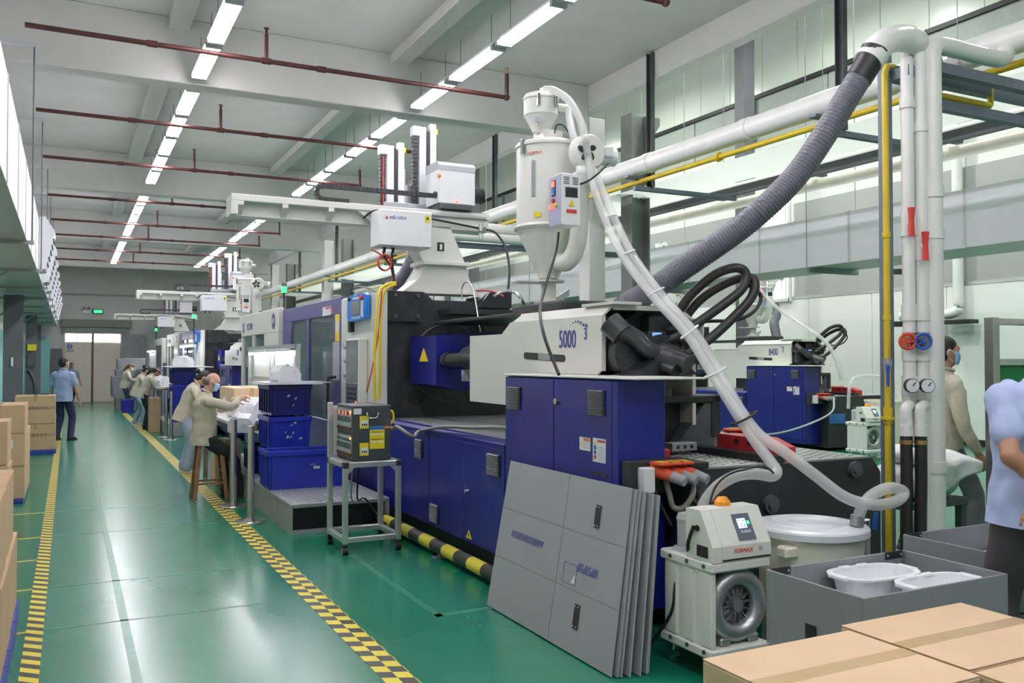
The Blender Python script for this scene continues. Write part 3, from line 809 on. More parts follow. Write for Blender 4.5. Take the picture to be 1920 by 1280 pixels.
    MB().prism([(3.86, 1.72), (3.97, 1.72), (3.915, 1.82)], 'y', 8.334, 8.338).build('warning_triangle', 'label_yellow', gd)
    MB().prism([(8.58, 1.66), (8.82, 1.66), (8.7, 1.80)], 'x', 3.352, 3.36).build('warning_triangle', 'label_yellow', gd)
    lv = MB()
    for k in range(9): lv.box(3.66+.04*k, 3.685+.04*k, 8.33, 8.345, 1.47, 1.56)
    MB().box(3.64, 4.02, 8.338, 8.352, 1.455, 1.575).build('louvre_plate', 'label_white', gd)
    tag(lv.build('louvre', 'label_grey', gd), kind='stuff')
    MB().cyl((3.46, 7.3, 1.70), (3.46, 8.25, 1.67), .07, n=20).cyl((3.46, 8.22, 1.67), (3.46, 8.3, 1.67), .085, n=20).build('carriage_cylinder', 'machine_black', t)
    MB().cyl((3.46, 8.3, 1.67), (3.46, 8.75, 1.665), .024, n=12).build('cylinder_rod', 'chrome', t)
    MB().cyl((3.46, 8.7, 1.665), (3.46, 9.2, 1.66), .035, n=12).build('rod_eye', 'machine_black', t)
    MB().cyl((3.72, 7.0, 1.70), (3.72, 9.2, 1.70), .12, n=20).build('barrel', 'steel_dark', t)
    MB().cyl((3.72, 6.6, 1.70), (3.72, 7.1, 1.70), .17, n=20).build('barrel_heater', 'machine_black', t)
    # --- fixed platen: cast block with lifting ears, four tie bar holes and a centring ring
    pl = MB()
    pl.prism([(3.10, .95), (3.08, 1.2), (3.08, 2.40), (3.14, 2.44), (3.55, 2.44), (3.66, 2.35), (4.22, 2.35), (4.34, 2.46), (4.62, 2.46), (4.62, .95)], 'y', 9.2, 9.75)
    pl = pl.build('fixed_platen', 'cast_black', t)
    MB().prism([(3.08, 2.10), (3.46, 2.10), (3.52, 2.18), (3.52, 2.43), (3.08, 2.43)], 'y', 9.13, 9.2).build('ear_plate', 'machine_black', pl)
    MB().prism([(4.20, 2.28), (4.62, 2.28), (4.62, 2.46), (4.34, 2.46)], 'y', 9.13, 9.2).build('ear_plate', 'machine_black', pl)
    for (x, z) in ((3.19, 2.16), (3.45, 2.16), (3.19, 2.39), (3.45, 2.39)): MB().cyl((x, 9.13, z), (x, 9.11, z), .022, n=8).build('bolt', 'steel_dark', pl)
    for (x, z) in ((3.47, 2.02), (3.47, 1.26), (4.21, 2.02), (4.21, 1.26)):
        MB().cyl((x, 9.192, z), (x, 9.2, z), .095, n=20).build('tie_bar_hole', 'rubber', pl)
    ring = [(3.84+.44*math.cos(a*PI/20), 9.195, 1.64+.44*math.sin(a*PI/20)) for a in range(40)]
    MB().tube(ring, .008, 6, 1, closed=True).build('centring_ring', 'steel_dark', pl)
    MB().box(3.7, 4.6, 8.8, 9.15, 2.18, 2.24).build('cable_tray', 'machine_black', t)
    MB().box(3.55, 4.5, 6.6, 8.9, 2.06, 2.10, .01).build('cable_tray', 'machine_black', t)
    MB().box(3.52, 4.02, 6.05, 6.95, 2.07, 2.16, .02).build('hopper_throat', 'machine_black', t)
    # --- operator side guard with control panel
    MB().box(2.99, 3.07, 9.02, 10.57, .98, 2.43, .02).build('guard_panel', 'machine_white', t)
    cp = MB().box(2.88, 2.99, 9.47, 9.97, 1.1, 1.92, .012).build('control_panel', 'machine_white', t)
    MB().box(2.874, 2.88, 9.50, 9.95, 1.42, 1.90, .002).build('screen', 'screen_grey', cp)
    MB().box(2.874, 2.88, 9.50, 9.95, 1.13, 1.41, .002).build('keypad', 'panel_slate', cp)
    ky = MB()
    for i in range(4):
        for j in range(4): ky.box(2.870, 2.874, 9.55+.09*i, 9.61+.09*i, 1.17+.055*j, 1.20+.055*j)
    tag(ky.build('key', 'screen_dark', cp), kind='stuff')
    MB().cyl((2.874, 9.54, 1.2), (2.865, 9.54, 1.2), .014, n=10).build('red_key', 'led_red', cp)
    for z in (1.84, 1.67, 1.5): MB().cyl((2.99, 10.3, z), (2.955, 10.3, z), .035, n=14).cyl((2.955, 10.3, z), (2.945, 10.3, z), .028, n=14).build('round_button', 'aluminium', t)
    MB().tube([(2.98, 10.75, 1.46), (2.90, 10.75, 1.46), (2.88, 10.75, 1.42), (2.88, 10.75, .98), (2.90, 10.75, .94), (2.98, 10.75, .94)], .018, 8, 3).build('door_handle', 'machine_black', t)
    # --- violet sliding gate with two windows
    gt = MB(); x0, x1 = 3.0, 3.06
    gt.box(x0, x1, 10.6, 13.9, 2.25, 2.46, .008).box(x0, x1, 10.6, 10.96, .4, 2.25).box(x0, x1, 12.22, 12.36, .9, 2.25).box(x0, x1, 10.6, 13.9, .4, .9, .008).prism([(13.9, .9), (13.9, 2.25), (13.3, 2.25), (13.45, .9)], 'x', x0, x1)
    gate = gt.build('sliding_gate', 'gate_violet', t)
    MB().box(3.02, 3.03, 10.96, 12.22, .9, 2.25).build('window_pane', 'guard_glass', gate)
    MB().prism([(12.36, .9), (12.36, 2.25), (13.3, 2.25), (13.45, .9)], 'x', 3.02, 3.03).build('window_pane', 'guard_glass', gate)
    sticker(gate, 3.0, 11.08, 11.48, 2.255, 2.37, head='label_red', tri=False, lines=2)
    MB().prism([(10.98, 2.27), (11.07, 2.27), (11.03, 2.35)], 'x', 2.997, 3.0).build('warning_triangle', 'label_orange', gate)
    MB().box(2.997, 3.0, 10.66, 10.86, 1.91, 2.25).build('sticker', 'label_yellow', gate)
    MB().box(2.996, 2.997, 10.68, 10.84, 2.02, 2.16).build('sticker', 'label_white', gate)
    MB().box(2.997, 3.0, 10.66, 10.97, 1.42, 1.905).build('notice_sheet', 'label_grey', gate)
    # --- white gate at the clamping end
    g2 = MB(); x0, x1 = 2.93, 3.02
    g2.box(x0, x1, 13.9, 17.2, 2.11, 2.50, .01).box(x0, x1, 13.9, 15.02, .4, 2.11, .008).box(x0, x1, 15.9, 16.08, .9, 2.11).box(x0, x1, 15.02, 17.2, .4, .9).prism([(17.2, .9), (17.2, 2.11), (17.06, 2.11), (16.98, .9)], 'x', x0, x1)
    wg = g2.build('white_gate', 'machine_cream', t)
    for y0, y1 in ((15.02, 15.9), (16.08, 17.02)): MB().box(2.96, 2.97, y0, y1, .9, 2.11).build('window_pane', 'guard_glass', wg)
    MB().lathe((2.929, 14.27, 2.30), [(0, -.004), (.13, -.004), (.13, 0)], 24, 'x').build('round_badge', 'gate_violet', wg)
    writing('lettering', '500', (2.922, 14.27, 2.30), .12, 'label_white', wg, (0, -1, 0), (0, 0, 1))
    writing('lettering', 'YIZUMI', (2.927, 16.35, 2.27), .17, 'ink_blue', wg, (0, -1, 0), (0, 0, 1))
    MB().lathe((2.929, 16.95, 2.27), [(.05, -.003), (.09, -.003)], 18, 'x').build('emblem', 'ink_blue', wg)
    # --- clamping unit behind the guards
    MB().box(3.15, 4.5, 13.2, 13.9, .95, 2.3, .05).build('moving_platen', 'cast_black', t)
    MB().box(3.15, 4.5, 16.3, 17.1, .95, 2.3, .05).build('rear_platen', 'cast_black', t)
    for (x, z) in ((3.47, 2.02), (3.47, 1.26), (4.21, 2.02), (4.21, 1.26)): MB().cyl((x, 9.75, z), (x, 17.1, z), .07, n=14).build('tie_bar', 'chrome', t)
    MB().box(3.3, 4.35, 9.75, 10.7, 1.1, 2.15, .02).build('mould_half', 'steel_grey', t)
    MB().box(3.3, 4.35, 12.3, 13.2, 1.1, 2.15, .02).build('mould_half', 'steel_grey', t)
    MB().box(4.62, 4.66, 9.2, 17.2, .3, 2.45, .01).build('rear_guard', 'machine_white', t)
    MB().box(3.05, 4.6, 17.2, 17.26, .3, 2.45, .01).build('end_guard', 'machine_cream', t)
    # --- black power pack with chequer plate deck
    b = MB(); b.prism([(3.37, .06), (5.06, .06), (5.06, .90), (4.98, 1.0), (3.37, 1.0)], 'y', 4.3, 8.0)
    pk = b.build('power_pack', 'machine_black', t)
    MB().box(3.42, 5.0, 4.34, 7.9, 1.0, 1.006).build('deck_plate', 'aluminium', pk)
    st = MB()
    for i in range(22):
        for j in range(30):
            x = 3.47+.07*i; y = 4.40+.075*j+(.0375 if i % 2 else 0)
            if y > 6.6: continue
            a, c = (.030, .011) if (i+j) % 2 else (.030, .011)
            st.add([(x-a, y-c*.3, 1.006), (x, y-c, 1.006), (x+a, y+c*.3, 1.006), (x, y+c, 1.006), (x, y, 1.012)], [(0, 1, 4), (1, 2, 4), (2, 3, 4), (3, 0, 4)])
    tag(st.build('tread_stud', 'chrome', pk), kind='stuff')
    MB().box(4.06, 4.19, 4.31, 5.9, 1.006, 1.055, .006).build('slide_rail', 'machine_black', pk)
    MB().box(3.42, 3.56, 4.31, 4.62, 1.006, 1.045, .006).build('slide_rail', 'machine_black', pk)
    for (x, z, r) in ((4.80, .93, .055), (4.04, .75, .06), (3.46, .86, .07)):
        MB().cyl((x, 4.30, z), (x, 4.27, z), r, n=18).cyl((x, 4.27, z), (x, 4.255, z), r*.6, n=18).build('inspection_cap', 'steel_dark', pk)
    MB().box(3.40, 3.80, 4.285, 4.3, .50, .68, .004).build('type_plate', 'label_blue', pk)
    c = MB().prism([(4.35, 1.006), (4.35, 1.10), (4.52, 1.15), (4.95, 1.15), (4.95, 1.05), (4.70, 1.006)], 'x', 4.16, 4.32)
    rc = c.build('red_clamp', 'red_paint', pk)
    for y in (4.62, 4.75): MB().cyl((4.158, y, 1.11), (4.162, y, 1.11), .022, n=10).build('clamp_hole', 'rubber', rc)
    c = MB().box(3.40, 3.50, 4.62, 4.90, 1.006, 1.10, .01).box(3.40, 3.48, 4.70, 4.90, 1.10, 1.18, .01); c.build('red_clamp', 'red_paint', pk)
    # carriage slide behind the cabinet
    MB().box(3.40, 4.3, 5.3, 6.6, 1.02, 1.40, .02).build('carriage_slide', 'machine_black', t)
    MB().prism([(3.95, 1.03), (4.3, 1.03), (4.3, 1.36), (4.22, 1.36)], 'y', 5.16, 5.28).build('carriage_gusset', 'steel_dark', t)
    MB().box(3.45, 4.36, 5.14, 5.3, 1.36, 1.42, .01).box(4.28, 4.36, 5.14, 5.3, 1.10, 1.42, .01).build('carriage_frame', 'machine_black', t)
    MB().box(3.60, 3.85, 5.05, 5.25, 1.40, 1.56, .02).build('carriage_motor', 'steel_dark', t)
    lp = MB().box(3.80, 4.02, 5.0, 5.1, 1.03, 1.09, .004).build('drilled_plate', 'steel_grey', t)
    for x in (3.85, 3.91, 3.97): MB().cyl((x, 4.998, 1.06), (x, 5.0, 1.06), .014, n=8).build('bolt_hole', 'rubber', lp)
    # sockets
    def sockets(px, py, pz, n, par, base):
        MB().box(px-.06, px+.02, py-.02, py+.06, pz-.13, pz+.02, .006).build('socket_plate', 'label_white', base)
        for k in range(n):
            x = px+.055+.085*k; s = MB()
            s.cyl((x-.02, py+.05, pz), (x+.05, py-.075, pz-.03), .040, .036, n=14)
            o = s.build('power_socket', 'socket_red', base)
            MB().box(x-.035, x+.055, py-.07, py+.055, pz+.030, pz+.052, .012).build('socket_lid', 'socket_red', o)
            MB().box(x-.015, x+.035, py-.05, py+.02, pz+.052, pz+.055).build('rating_label', 'label_yellow', o)
            MB().cyl((x+.047, py-.07, pz-.029), (x+.085, py-.15, pz-.055), .036, .030, n=14).build('plug', 'socket_grey', o)
    sb = MB().box(3.02, 3.46, 4.38, 4.49, .86, 1.065, .006).build('socket_box', 'machine_black', t)
    sockets(3.13, 4.33, 1.01, 3, t, sb)
    sb2 = MB().box(4.44, 4.86, 5.30, 5.44, 1.006, 1.12, .006).build('socket_box', 'machine_black', t)
    sockets(4.49, 5.26, 1.10, 3, t, sb2)
    return t
LA = 'near injection moulding machine with blue cabinet, cream hood and violet gate'
mA = machine_body(LA)
def mark(root, num, off=(0, 0, 0)):
    writing('lettering', num, (3.2955, 5.60, 1.825), .19, 'ink_blue', root, (0, -1, -.01), (0, 0, 1), sx=.66)
    writing('lettering', '3', (3.2955, 5.345, 1.862), .12, 'ink_blue', root, (0, -1, -.01), (0, 0, 1), sx=.8)
    for k in range(7):
        a = k/6; y = 5.555-.225*a; z = 1.935+.028*math.sin(PI*min(1, a*1.15))-.012*a
        r = .0045+.0085*a
        MB().lathe((3.2955, y, z), [(0, -.0015), (r, -.0015), (r, 0)], 10, 'x').build('logo_dot', 'ink_blue', root)
mC = dup(mA, (3.7, 8.0+14.2, 0), 'middle injection moulding machine, second in the row along the aisle')
mD = dup(mA, (3.7, 8.0+27.0, 0), 'farthest injection moulding machine in the row along the aisle') if False else None
mB = dup(mA, (3.7+9.05, 8.0+7.41, 0), 'injection moulding machine standing farther right by the right wall')
for r_, n_ in ((mA, '5000'), (mC, '5000'), (mB, '8400')):
    ROOTLOC[r_] = (3.7, 8.0, 0); mark(r_, n_)


# ================================================================ TAKE-OUT ROBOT ON THE FIXED PLATEN
def make_robot(label):
    t = thing('takeout_robot', (3.85, 9.5, 2.44), label, 'robot')
    b = MB()
    b.prism([(3.66, 2.77), (4.16, 2.77), (4.20, 2.62), (4.30, 2.44), (3.36, 2.44), (3.56, 2.60)], 'y', 9.40, 9.74)
    b.box(3.42, 4.28, 9.36, 9.76, 2.44, 2.47)
    b.build('pedestal', 'machine_white', t)
    fl = MB().box(3.60, 4.18, 9.34, 9.78, 2.77, 2.815, .004).build('mounting_flange', 'machine_white', t)
    c = MB(); c.prism([(3.62, 2.815), (4.15, 2.815), (3.96, 3.23), (3.40, 3.23)], 'y', 9.42, 9.70)
    c = c.build('column', 'machine_white', t)
    MB().box(3.80, 3.885, 9.416, 9.42, 2.94, 3.04).build('black_label', 'ink_black', c)
    MB().box(3.83, 3.86, 9.412, 9.416, 2.955, 3.02).build('pictogram', 'label_white', c)
    bm = MB()
    bm.box(1.49, 4.46, 9.40, 9.72, 3.34, 3.41, .006).box(1.49, 3.2, 9.52, 9.72, 3.20, 3.34).box(1.49, 1.56, 9.40, 9.52, 3.20, 3.34)
    bm.prism([(2.85, 3.34), (3.25, 3.05), (3.25, 3.34)], 'y', 9.42, 9.70).box(3.2, 4.46, 9.42, 9.72, 3.20, 3.34, .006)
    bm = bm.build('traverse_beam', 'machine_white', t)
    for x in (1.56, 2.02, 2.52):
        MB().prism([(9.40, 3.34), (9.40, 3.30), (9.52, 3.21), (9.54, 3.21), (9.54, 3.34)], 'x', x, x+.06).build('beam_gusset', 'machine_white', bm)
    MB().box(1.52, 4.44, 9.44, 9.50, 3.41, 3.425).box(1.52, 4.44, 9.62, 9.68, 3.41, 3.425).build('guide_rail', 'steel_grey', bm)
    MB().box(3.35, 4.42, 9.385, 9.40, 3.345, 3.375, .003).build('side_rail', 'aluminium', bm)
    # control box
    cb = MB().box(2.99, 3.60, 9.08, 9.40, 2.92, 3.32, .012).build('control_box', 'plastic_white', t)
    writing('lettering', 'asfa robot', (3.20, 9.077, 3.235), .064, 'label_blue', cb, (1, 0, 0), (0, 0, 1), shear=.15, sx=.74)
    MB().prism([(3.055, 3.21), (3.085, 3.21), (3.07, 3.255)], 'y', 9.077, 9.079).build('emblem', 'red_paint', cb)
    st = MB().box(3.515, 3.575, 9.077, 9.08, 3.20, 3.28).build('sticker', 'label_yellow', cb)
    MB().prism([(3.525, 3.235), (3.565, 3.235), (3.545, 3.27)], 'y', 9.075, 9.077).build('warning_triangle', 'ink_black', st)
    for x in (3.10, 3.2): MB().cyl((x, 9.24, 2.92), (x, 9.24, 2.86), .02, .012, n=10).build('cable_gland', 'cable_black', cb)
    # carriage with vertical arms
    ca = MB(); prof = [(9.38, 3.50), (9.38, 3.88)] + [(9.44-.06*math.cos(a), 3.92+.06*math.sin(a)) for a in (.3, .8, 1.3)] + [(9.78, 3.98), (9.78, 3.50)]
    ca.prism(prof, 'x', 3.80, 4.26)
    ca = ca.build('carriage', 'plastic_white', t)
    MB().prism([(9.375, 3.885)] + [(9.44-.067*math.cos(a), 3.92+.067*math.sin(a)) for a in (.3, .8, 1.3)] + [(9.785, 3.99), (9.785, 3.885)], 'x', 3.795, 4.265).build('grey_cap', 'label_grey', ca)
    MB().box(3.82, 4.22, 9.36, 9.76, 3.425, 3.50, .01).build('slide_block', 'steel_dark', ca)
    MB().cyl((4.02, 9.37, 3.52), (4.02, 9.35, 3.52), .012, n=8).build('status_lamp', 'led_red', ca)
    MB().cyl((4.26, 9.58, 3.66), (4.40, 9.58, 3.66), .10, n=18).cyl((4.40, 9.58, 3.66), (4.45, 9.58, 3.66), .085, n=18).build('servo_motor', 'cast_black', ca)
    MB().cyl((3.80, 9.45, 3.60), (3.77, 9.45, 3.60), .035, n=12).build('hub', 'machine_black', ca)
    MB().cyl((3.81, 9.37, 3.80), (3.79, 9.36, 3.81), .02, n=10).build('orange_clip', 'amber', ca)
    MB().box(3.30, 3.85, 9.80, 9.88, 3.46, 3.54, .01).build('cross_slide', 'label_grey', t)
    for (xa, zt, zb, belt, lab) in ((3.29, 4.23, 3.05, 'cable_red', None), (3.70, 4.50, 3.05, 'machine_black', None)):
        a = MB(); a.box(xa+.06, xa+.15, 9.90, 9.98, zb, zt, .005)
        arm = a.build('vertical_arm', 'plastic_white', t)
        MB().box(xa+.16, xa+.19, 9.90, 9.96, zb, zt-.04).build('toothed_belt', 'machine_black', arm)
        MB().box(xa+.20, xa+.28, 9.90, 9.98, zb, zt+.05, .005).build('guide_profile', 'plastic_white', arm)
        MB().box(xa-.03, xa+.07, 9.88, 9.99, zt-.12, zt, .008).build('arm_cap', 'plastic_white', arm)
        MB().box(xa+.27, xa+.31, 9.92, 9.97, zt-.07, zt, .006).build('end_stop', 'label_yellow', arm)
        z = zb; k = 0
        while z < zt-.14:
            lk = MB().box(xa-.02, xa+.045, 9.90, 9.965, z+.004, z+.040).build('chain_link', 'machine_black', arm)
            z += .046; k += 1
        if belt == 'cable_red': MB().box(xa+.005, xa+.02, 9.893, 9.90, zb, zt-.14).build('red_hose', 'cable_red', arm)
    MB().box(3.52, 3.60, 9.95, 10.03, 3.05, 3.98, .01).build('pilot_arm', 'plastic_white', t)
    MB().box(3.64, 3.72, 10.0, 10.08, 3.40, 3.80, .008).build('valve_block', 'label_grey', t)
    # energy chain
    path = []
    for i in range(26): path.append((3.80-.052*i, 3.585))
    for i in range(1, 6): a = PI/2+PI*i/6; path.append((2.47+.075*math.cos(a), 3.51+.075*math.sin(a)))
    for i in range(6): path.append((2.50+.052*i, 3.435))
    for i in range(len(path)-1):
        (xa, za), (xb, zb) = path[i], path[i+1]
        d = Vector((xb-xa, 0, zb-za)); m_ = Vector((xa, 9.46, za)); e = m_+d*.92
        MB().bar(m_, e, .07, .045, up=(0, 1, 0) if False else (0, 0, 1)).build('chain_link', 'machine_black', t)
    MB().tube([(2.92, 9.44, 3.26), (3.05, 9.36, 3.345), (3.4, 9.38, 3.335), (3.9, 9.38, 3.28), (4.25, 9.38, 3.24), (4.40, 9.36, 3.22)], .012, 6).build('air_line', 'cable_black', t)
    rg = MB().cyl((4.33, 9.36, 3.20), (4.33, 9.36, 3.28), .026, n=12).cyl((4.33, 9.36, 3.10), (4.33, 9.36, 3.17), .022, n=12).build('air_regulator', 'aluminium', t)
    MB().cyl((4.36, 9.335, 3.22), (4.36, 9.32, 3.22), .024, n=14).build('pressure_gauge', 'chrome', rg)
    return t
rA = make_robot('white take out robot with a white control box above the near machine')
rC = dup(rA, (3.85, 9.5+14.2, 2.44), 'white take out robot above the middle machine in the row')
rB = dup(rA, (3.85+9.05, 9.5+7.41, 2.44), 'white take out robot above the machine by the right wall')
rD = dup(rA, (3.85, 9.5+26.5, 2.44), 'farthest white take out robot at the end of the row')

# ================================================================ HOPPER DRYER
def make_hopper(label):
    x, y = 3.71, 6.62
    t = thing('hopper_dryer', (x, y, 2.16), label, 'hopper dryer')
    MB().lathe((x, y, 0), [(.0, 2.80), (.285, 2.80), (.30, 2.815), (.285, 2.83), (.28, 2.84), (.28, 3.50), (.295, 3.505), (.295, 3.525), (.283, 3.535), (.27, 3.55), (0, 3.57)], 40).build('drum', 'machine_white', t)
    MB().lathe((x, y, 0), [(.30, 2.80), (.275, 2.79), (.085, 2.38), (.075, 2.37), (0, 2.37)], 40).build('cone', 'machine_white', t)
    n = MB().lathe((x, y, 0), [(.09, 2.37), (.14, 2.365), (.14, 2.35), (.065, 2.345), (.065, 2.20), (.13, 2.19), (.13, 2.165), (0, 2.16)], 24).build('outlet_neck', 'machine_white', t)
    MB().box(x-.34, x-.05, y-.06, y+.06, 2.335, 2.35, .003).build('slide_gate', 'aluminium', n)
    MB().prism([(x+.06, 2.22), (x+.19, 2.30), (x+.19, 2.24), (x+.09, 2.18)], 'y', y-.03, y+.0).build('gate_lever', 'aluminium', n)
    # vacuum receiver on top
    MB().prism([(x-.10, y-.09), (x+.09, y-.09), (x+.09, y+.09), (x-.10, y+.09)], 'z', 3.55, 3.66).build('receiver_neck', 'machine_white', t)
    xr = x-.075
    rc = MB().lathe((xr, y, 0), [(0, 3.64), (.07, 3.645), (.14, 3.78), (.15, 3.79), (.15, 3.92), (.158, 3.925), (.158, 3.94), (.148, 3.95), (.14, 3.97), (.05, 4.0), (0, 4.005)], 32).build('vacuum_receiver', 'machine_white', t)
    for a in (-2.2, -1.15, -.1, 1.5):
        cx, cy = xr+.16*math.cos(a), y+.16*math.sin(a)
        MB().box(cx-.013, cx+.013, cy-.013, cy+.013, 3.84, 3.95, .004).build('clamp', 'chrome', rc)
    MB().cyl((xr+.03, y-.02, 3.99), (xr+.03, y-.02, 4.03), .045, n=16).build('hose_spigot', 'machine_white', rc)
    MB().cyl((xr+.12, y-.09, 3.86), (xr+.20, y-.13, 3.85), .035, n=16).build('hose_spigot', 'machine_white', rc)
    MB().box(xr-.13, xr-.07, y-.131, y-.10, 3.705, 3.745).build('sticker', 'label_grey', rc)
    # clamps on the drum lid, sight glass
    for a in (-2.9, -.75):
        cx, cy = x+.30*math.cos(a), y+.30*math.sin(a)
        MB().box(cx-.016, cx+.016, cy-.016, cy+.016, 3.42, 3.55, .005).build('clamp', 'chrome', t)
    def onface(a, r=.282): return (x+r*math.cos(a), y+r*math.sin(a))
    a = -2.55; cx, cy = onface(a)
    R = Matrix.Rotation(a+PI/2, 3, 'Z')
    s = MB().box(cx-.018, cx+.018, cy-.008, cy+.008, 3.05, 3.36, .006, R=R).build('sight_glass', 'steel_grey', t)
    MB().box(cx-.010, cx+.010, cy-.012, cy+.012, 3.08, 3.33, .004, R=R).build('glass_tube', 'sight_glass', s)
    cx, cy = onface(-2.42); R = Matrix.Rotation(-2.42+PI/2, 3, 'Z')
    MB().box(cx-.03, cx+.03, cy-.004, cy+.004, 2.875, 2.92, R=R).build('sticker', 'label_yellow', t)
    cx, cy = onface(-2.5); R = Matrix.Rotation(-2.5+PI/2, 3, 'Z')
    writing('lettering', 'FORMAX', (x+.284*math.cos(-2.5), y+.284*math.sin(-2.5), 3.42), .035, 'label_red', t, (-math.sin(-2.5), math.cos(-2.5), .08), (0, 0, 1))
    # control box, turned so that two faces show
    R = Matrix.Rotation(-.03, 3, 'Z'); c = (3.518,6.038,2.926)
    def BX(x0, x1, y0, y1, z0, z1, b=0.0): return MB().box(c[0]+x0, c[0]+x1, c[1]+y0, c[1]+y1, z0, z1, b, R=R, c=c)
    cbx = BX(-.075, .095, -.11, .10, 2.74, 3.15, .006).build('control_box', 'plastic_white', t)
    BX(-.078, -.075, -.105, .095, 2.75, 3.14).build('control_panel', 'panel_lilac', cbx)
    BX(-.084, -.078, -.02, .045, 2.98, 3.11, .003).build('display_frame', 'screen_dark', cbx)
    BX(-.087, -.084, -.01, .035, 3.055, 3.10).build('red_display', 'led_red', cbx)
    BX(-.087, -.084, -.01, .035, 2.99, 3.045).build('blue_keypad', 'label_blue', cbx)
    for (yy, z, m, nm) in ((.01, 2.945, 'red_paint', 'stop_button'), (.05, 2.90, 'led_red', 'red_button'), (-.04, 2.905, 'label_yellow', 'selector_switch')):
        p0 = Vector(c)+R@Vector((-.078, yy, z-c[2])); p1 = Vector(c)+R@Vector((-.098, yy, z-c[2]))
        MB().cyl(p0, p1, .017, n=12).build(nm, m, cbx)
    lv = MB()
    for i in range(4):
        for xx in (-.055, .025): lv.box(c[0]+xx, c[0]+xx+.05, c[1]-.113, c[1]-.11, 3.065+.016*i, 3.072+.016*i, 0, R=R, c=c)
    tag(lv.build('louvre', 'panel_slate', cbx), kind='stuff')
    BX(-.04, .07, -.113, -.11, 2.96, 3.04, .001).build('name_plate', 'ink_black', cbx)
    w = MB(); tri = [Vector(c)+R@Vector((px_, -.113, pz-c[2])) for px_, pz in ((-.015, 2.89), (.045, 2.89), (.015, 2.945))]
    w.add(tri, [(0, 1, 2)]); w.build('warning_triangle', 'label_yellow', cbx)
    BX(-.03, .06, -.113, -.11, 2.835, 2.865).build('red_notice', 'label_red', cbx)
    # blower with motor and return duct
    bx, by, bz = (3.821,6.153,3.395)
    bl = MB(); bl.lathe((bx, by, bz), [(0, -.06), (.13, -.06), (.15, -.03), (.15, .06), (.12, .09), (0, .10)], 28, 'y').build('blower', 'machine_white', t)
    for q in range(5):
        an = 2*PI*q/5+.5; cc = (bx-.045+.055*math.cos(an), by-.064, bz+.055*math.sin(an))
        MB().ell(cc, (.040, .006, .024), 12, 6, Matrix.Rotation(-an+.35, 3, 'Y')).build('blower_inlet', 'screen_dark', t)
    MB().cyl((bx+.06, by+.06, bz), (bx+.28, by+.02, bz-.01), .075, n=18).build('blower_motor', 'plastic_white', t)
    MB().box(bx+.14, bx+.22, by-.06, by-.0, bz-.03, bz+.06, .008).build('terminal_box', 'label_white', t)
    MB().tube([(bx-.02, by+.02, bz-.12), (bx-.03, by, bz-.2), (3.795,6.230,3.077), (3.790,6.240,2.766), (3.760,6.259,2.588), (3.722,6.336,2.495), (3.729,6.500,2.530)], .075, 18, 5).build('return_duct', 'machine_white', t)
    p = Vector((3.658,6.201,2.479))
    MB().cyl((bx-.02, by+.02, bz-.17), (bx-.02, by+.02, bz-.19), .10, n=20).build('duct_flange', 'machine_white', t)
    return t
hA = make_hopper('white hopper dryer with lilac control panel above the near machine')
hC = dup(hA, (3.71, 6.62+14.2, 2.16), 'white hopper dryer of the middle machine behind the violet gate')
hB = dup(hA, (3.71+9.05, 6.62+7.41, 2.16), 'white hopper dryer above the machine by the right wall')
hD = dup(hA, (3.71, 6.62+26.5, 2.16), 'farthest white hopper dryer at the end of the row') if False else None

# ================================================================ HOSES AND CABLES OF THE NEAR MACHINE
def hose(name, pts, r, m, label, cat='hose', n=12, seg=6, group=None):
    o = MB().tube(pts, r, n, seg).build(name, m, loc=tuple(pts[-1]))
    return tag(o, label, cat, group)
h1 = [(3.665, 6.60, 4.02), (3.670,6.441,3.969), (3.708,6.256,3.834), (3.745,6.130,3.620), (3.768,6.069,3.354), (3.783,6.011,3.104), (3.765,5.803,2.782), (3.723,5.496,2.461), (3.682,5.076,2.141), (3.652,4.649,1.853), (3.603,4.344,1.603), (3.561,4.089,1.389), (3.537,3.881,1.212), (3.549,3.766,1.101), (3.543,3.714,1.053), (3.488,3.697,1.034), (3.392,3.723,1.049), (3.299,3.770,1.037), (3.221,3.834,0.975), (3.174,3.882,0.889), (3.148,3.897,0.805)]
hose('suction_hose', h1, .033, 'clear_hose', 'clear plastic hose from the hopper lid looping down to the vacuum loader', 'hose', 14)
h2 = [(3.835, 6.49, 3.85), (3.764,6.290,3.557), (3.814,6.158,3.342), (3.860,6.028,3.114), (3.857,5.813,2.799), (3.820,5.503,2.466), (3.742,5.045,2.141), (3.702,4.624,1.853), (3.654,4.318,1.593), (3.592,4.073,1.389), (3.561,3.868,1.246), (3.621,3.728,1.155), (3.740,3.614,1.029), (3.872,3.528,0.912), (4.035,3.469,0.867), (4.231,3.481,0.875), (4.306,3.499,0.917), (4.192,3.499,0.948), (4.065,3.509,0.914), (3.971,3.502,0.850), (3.950,3.514,0.772)]
hose('feed_hose', h2, .033, 'clear_hose', 'clear plastic hose from the hopper side coiling into the white bucket lid', 'hose', 14)
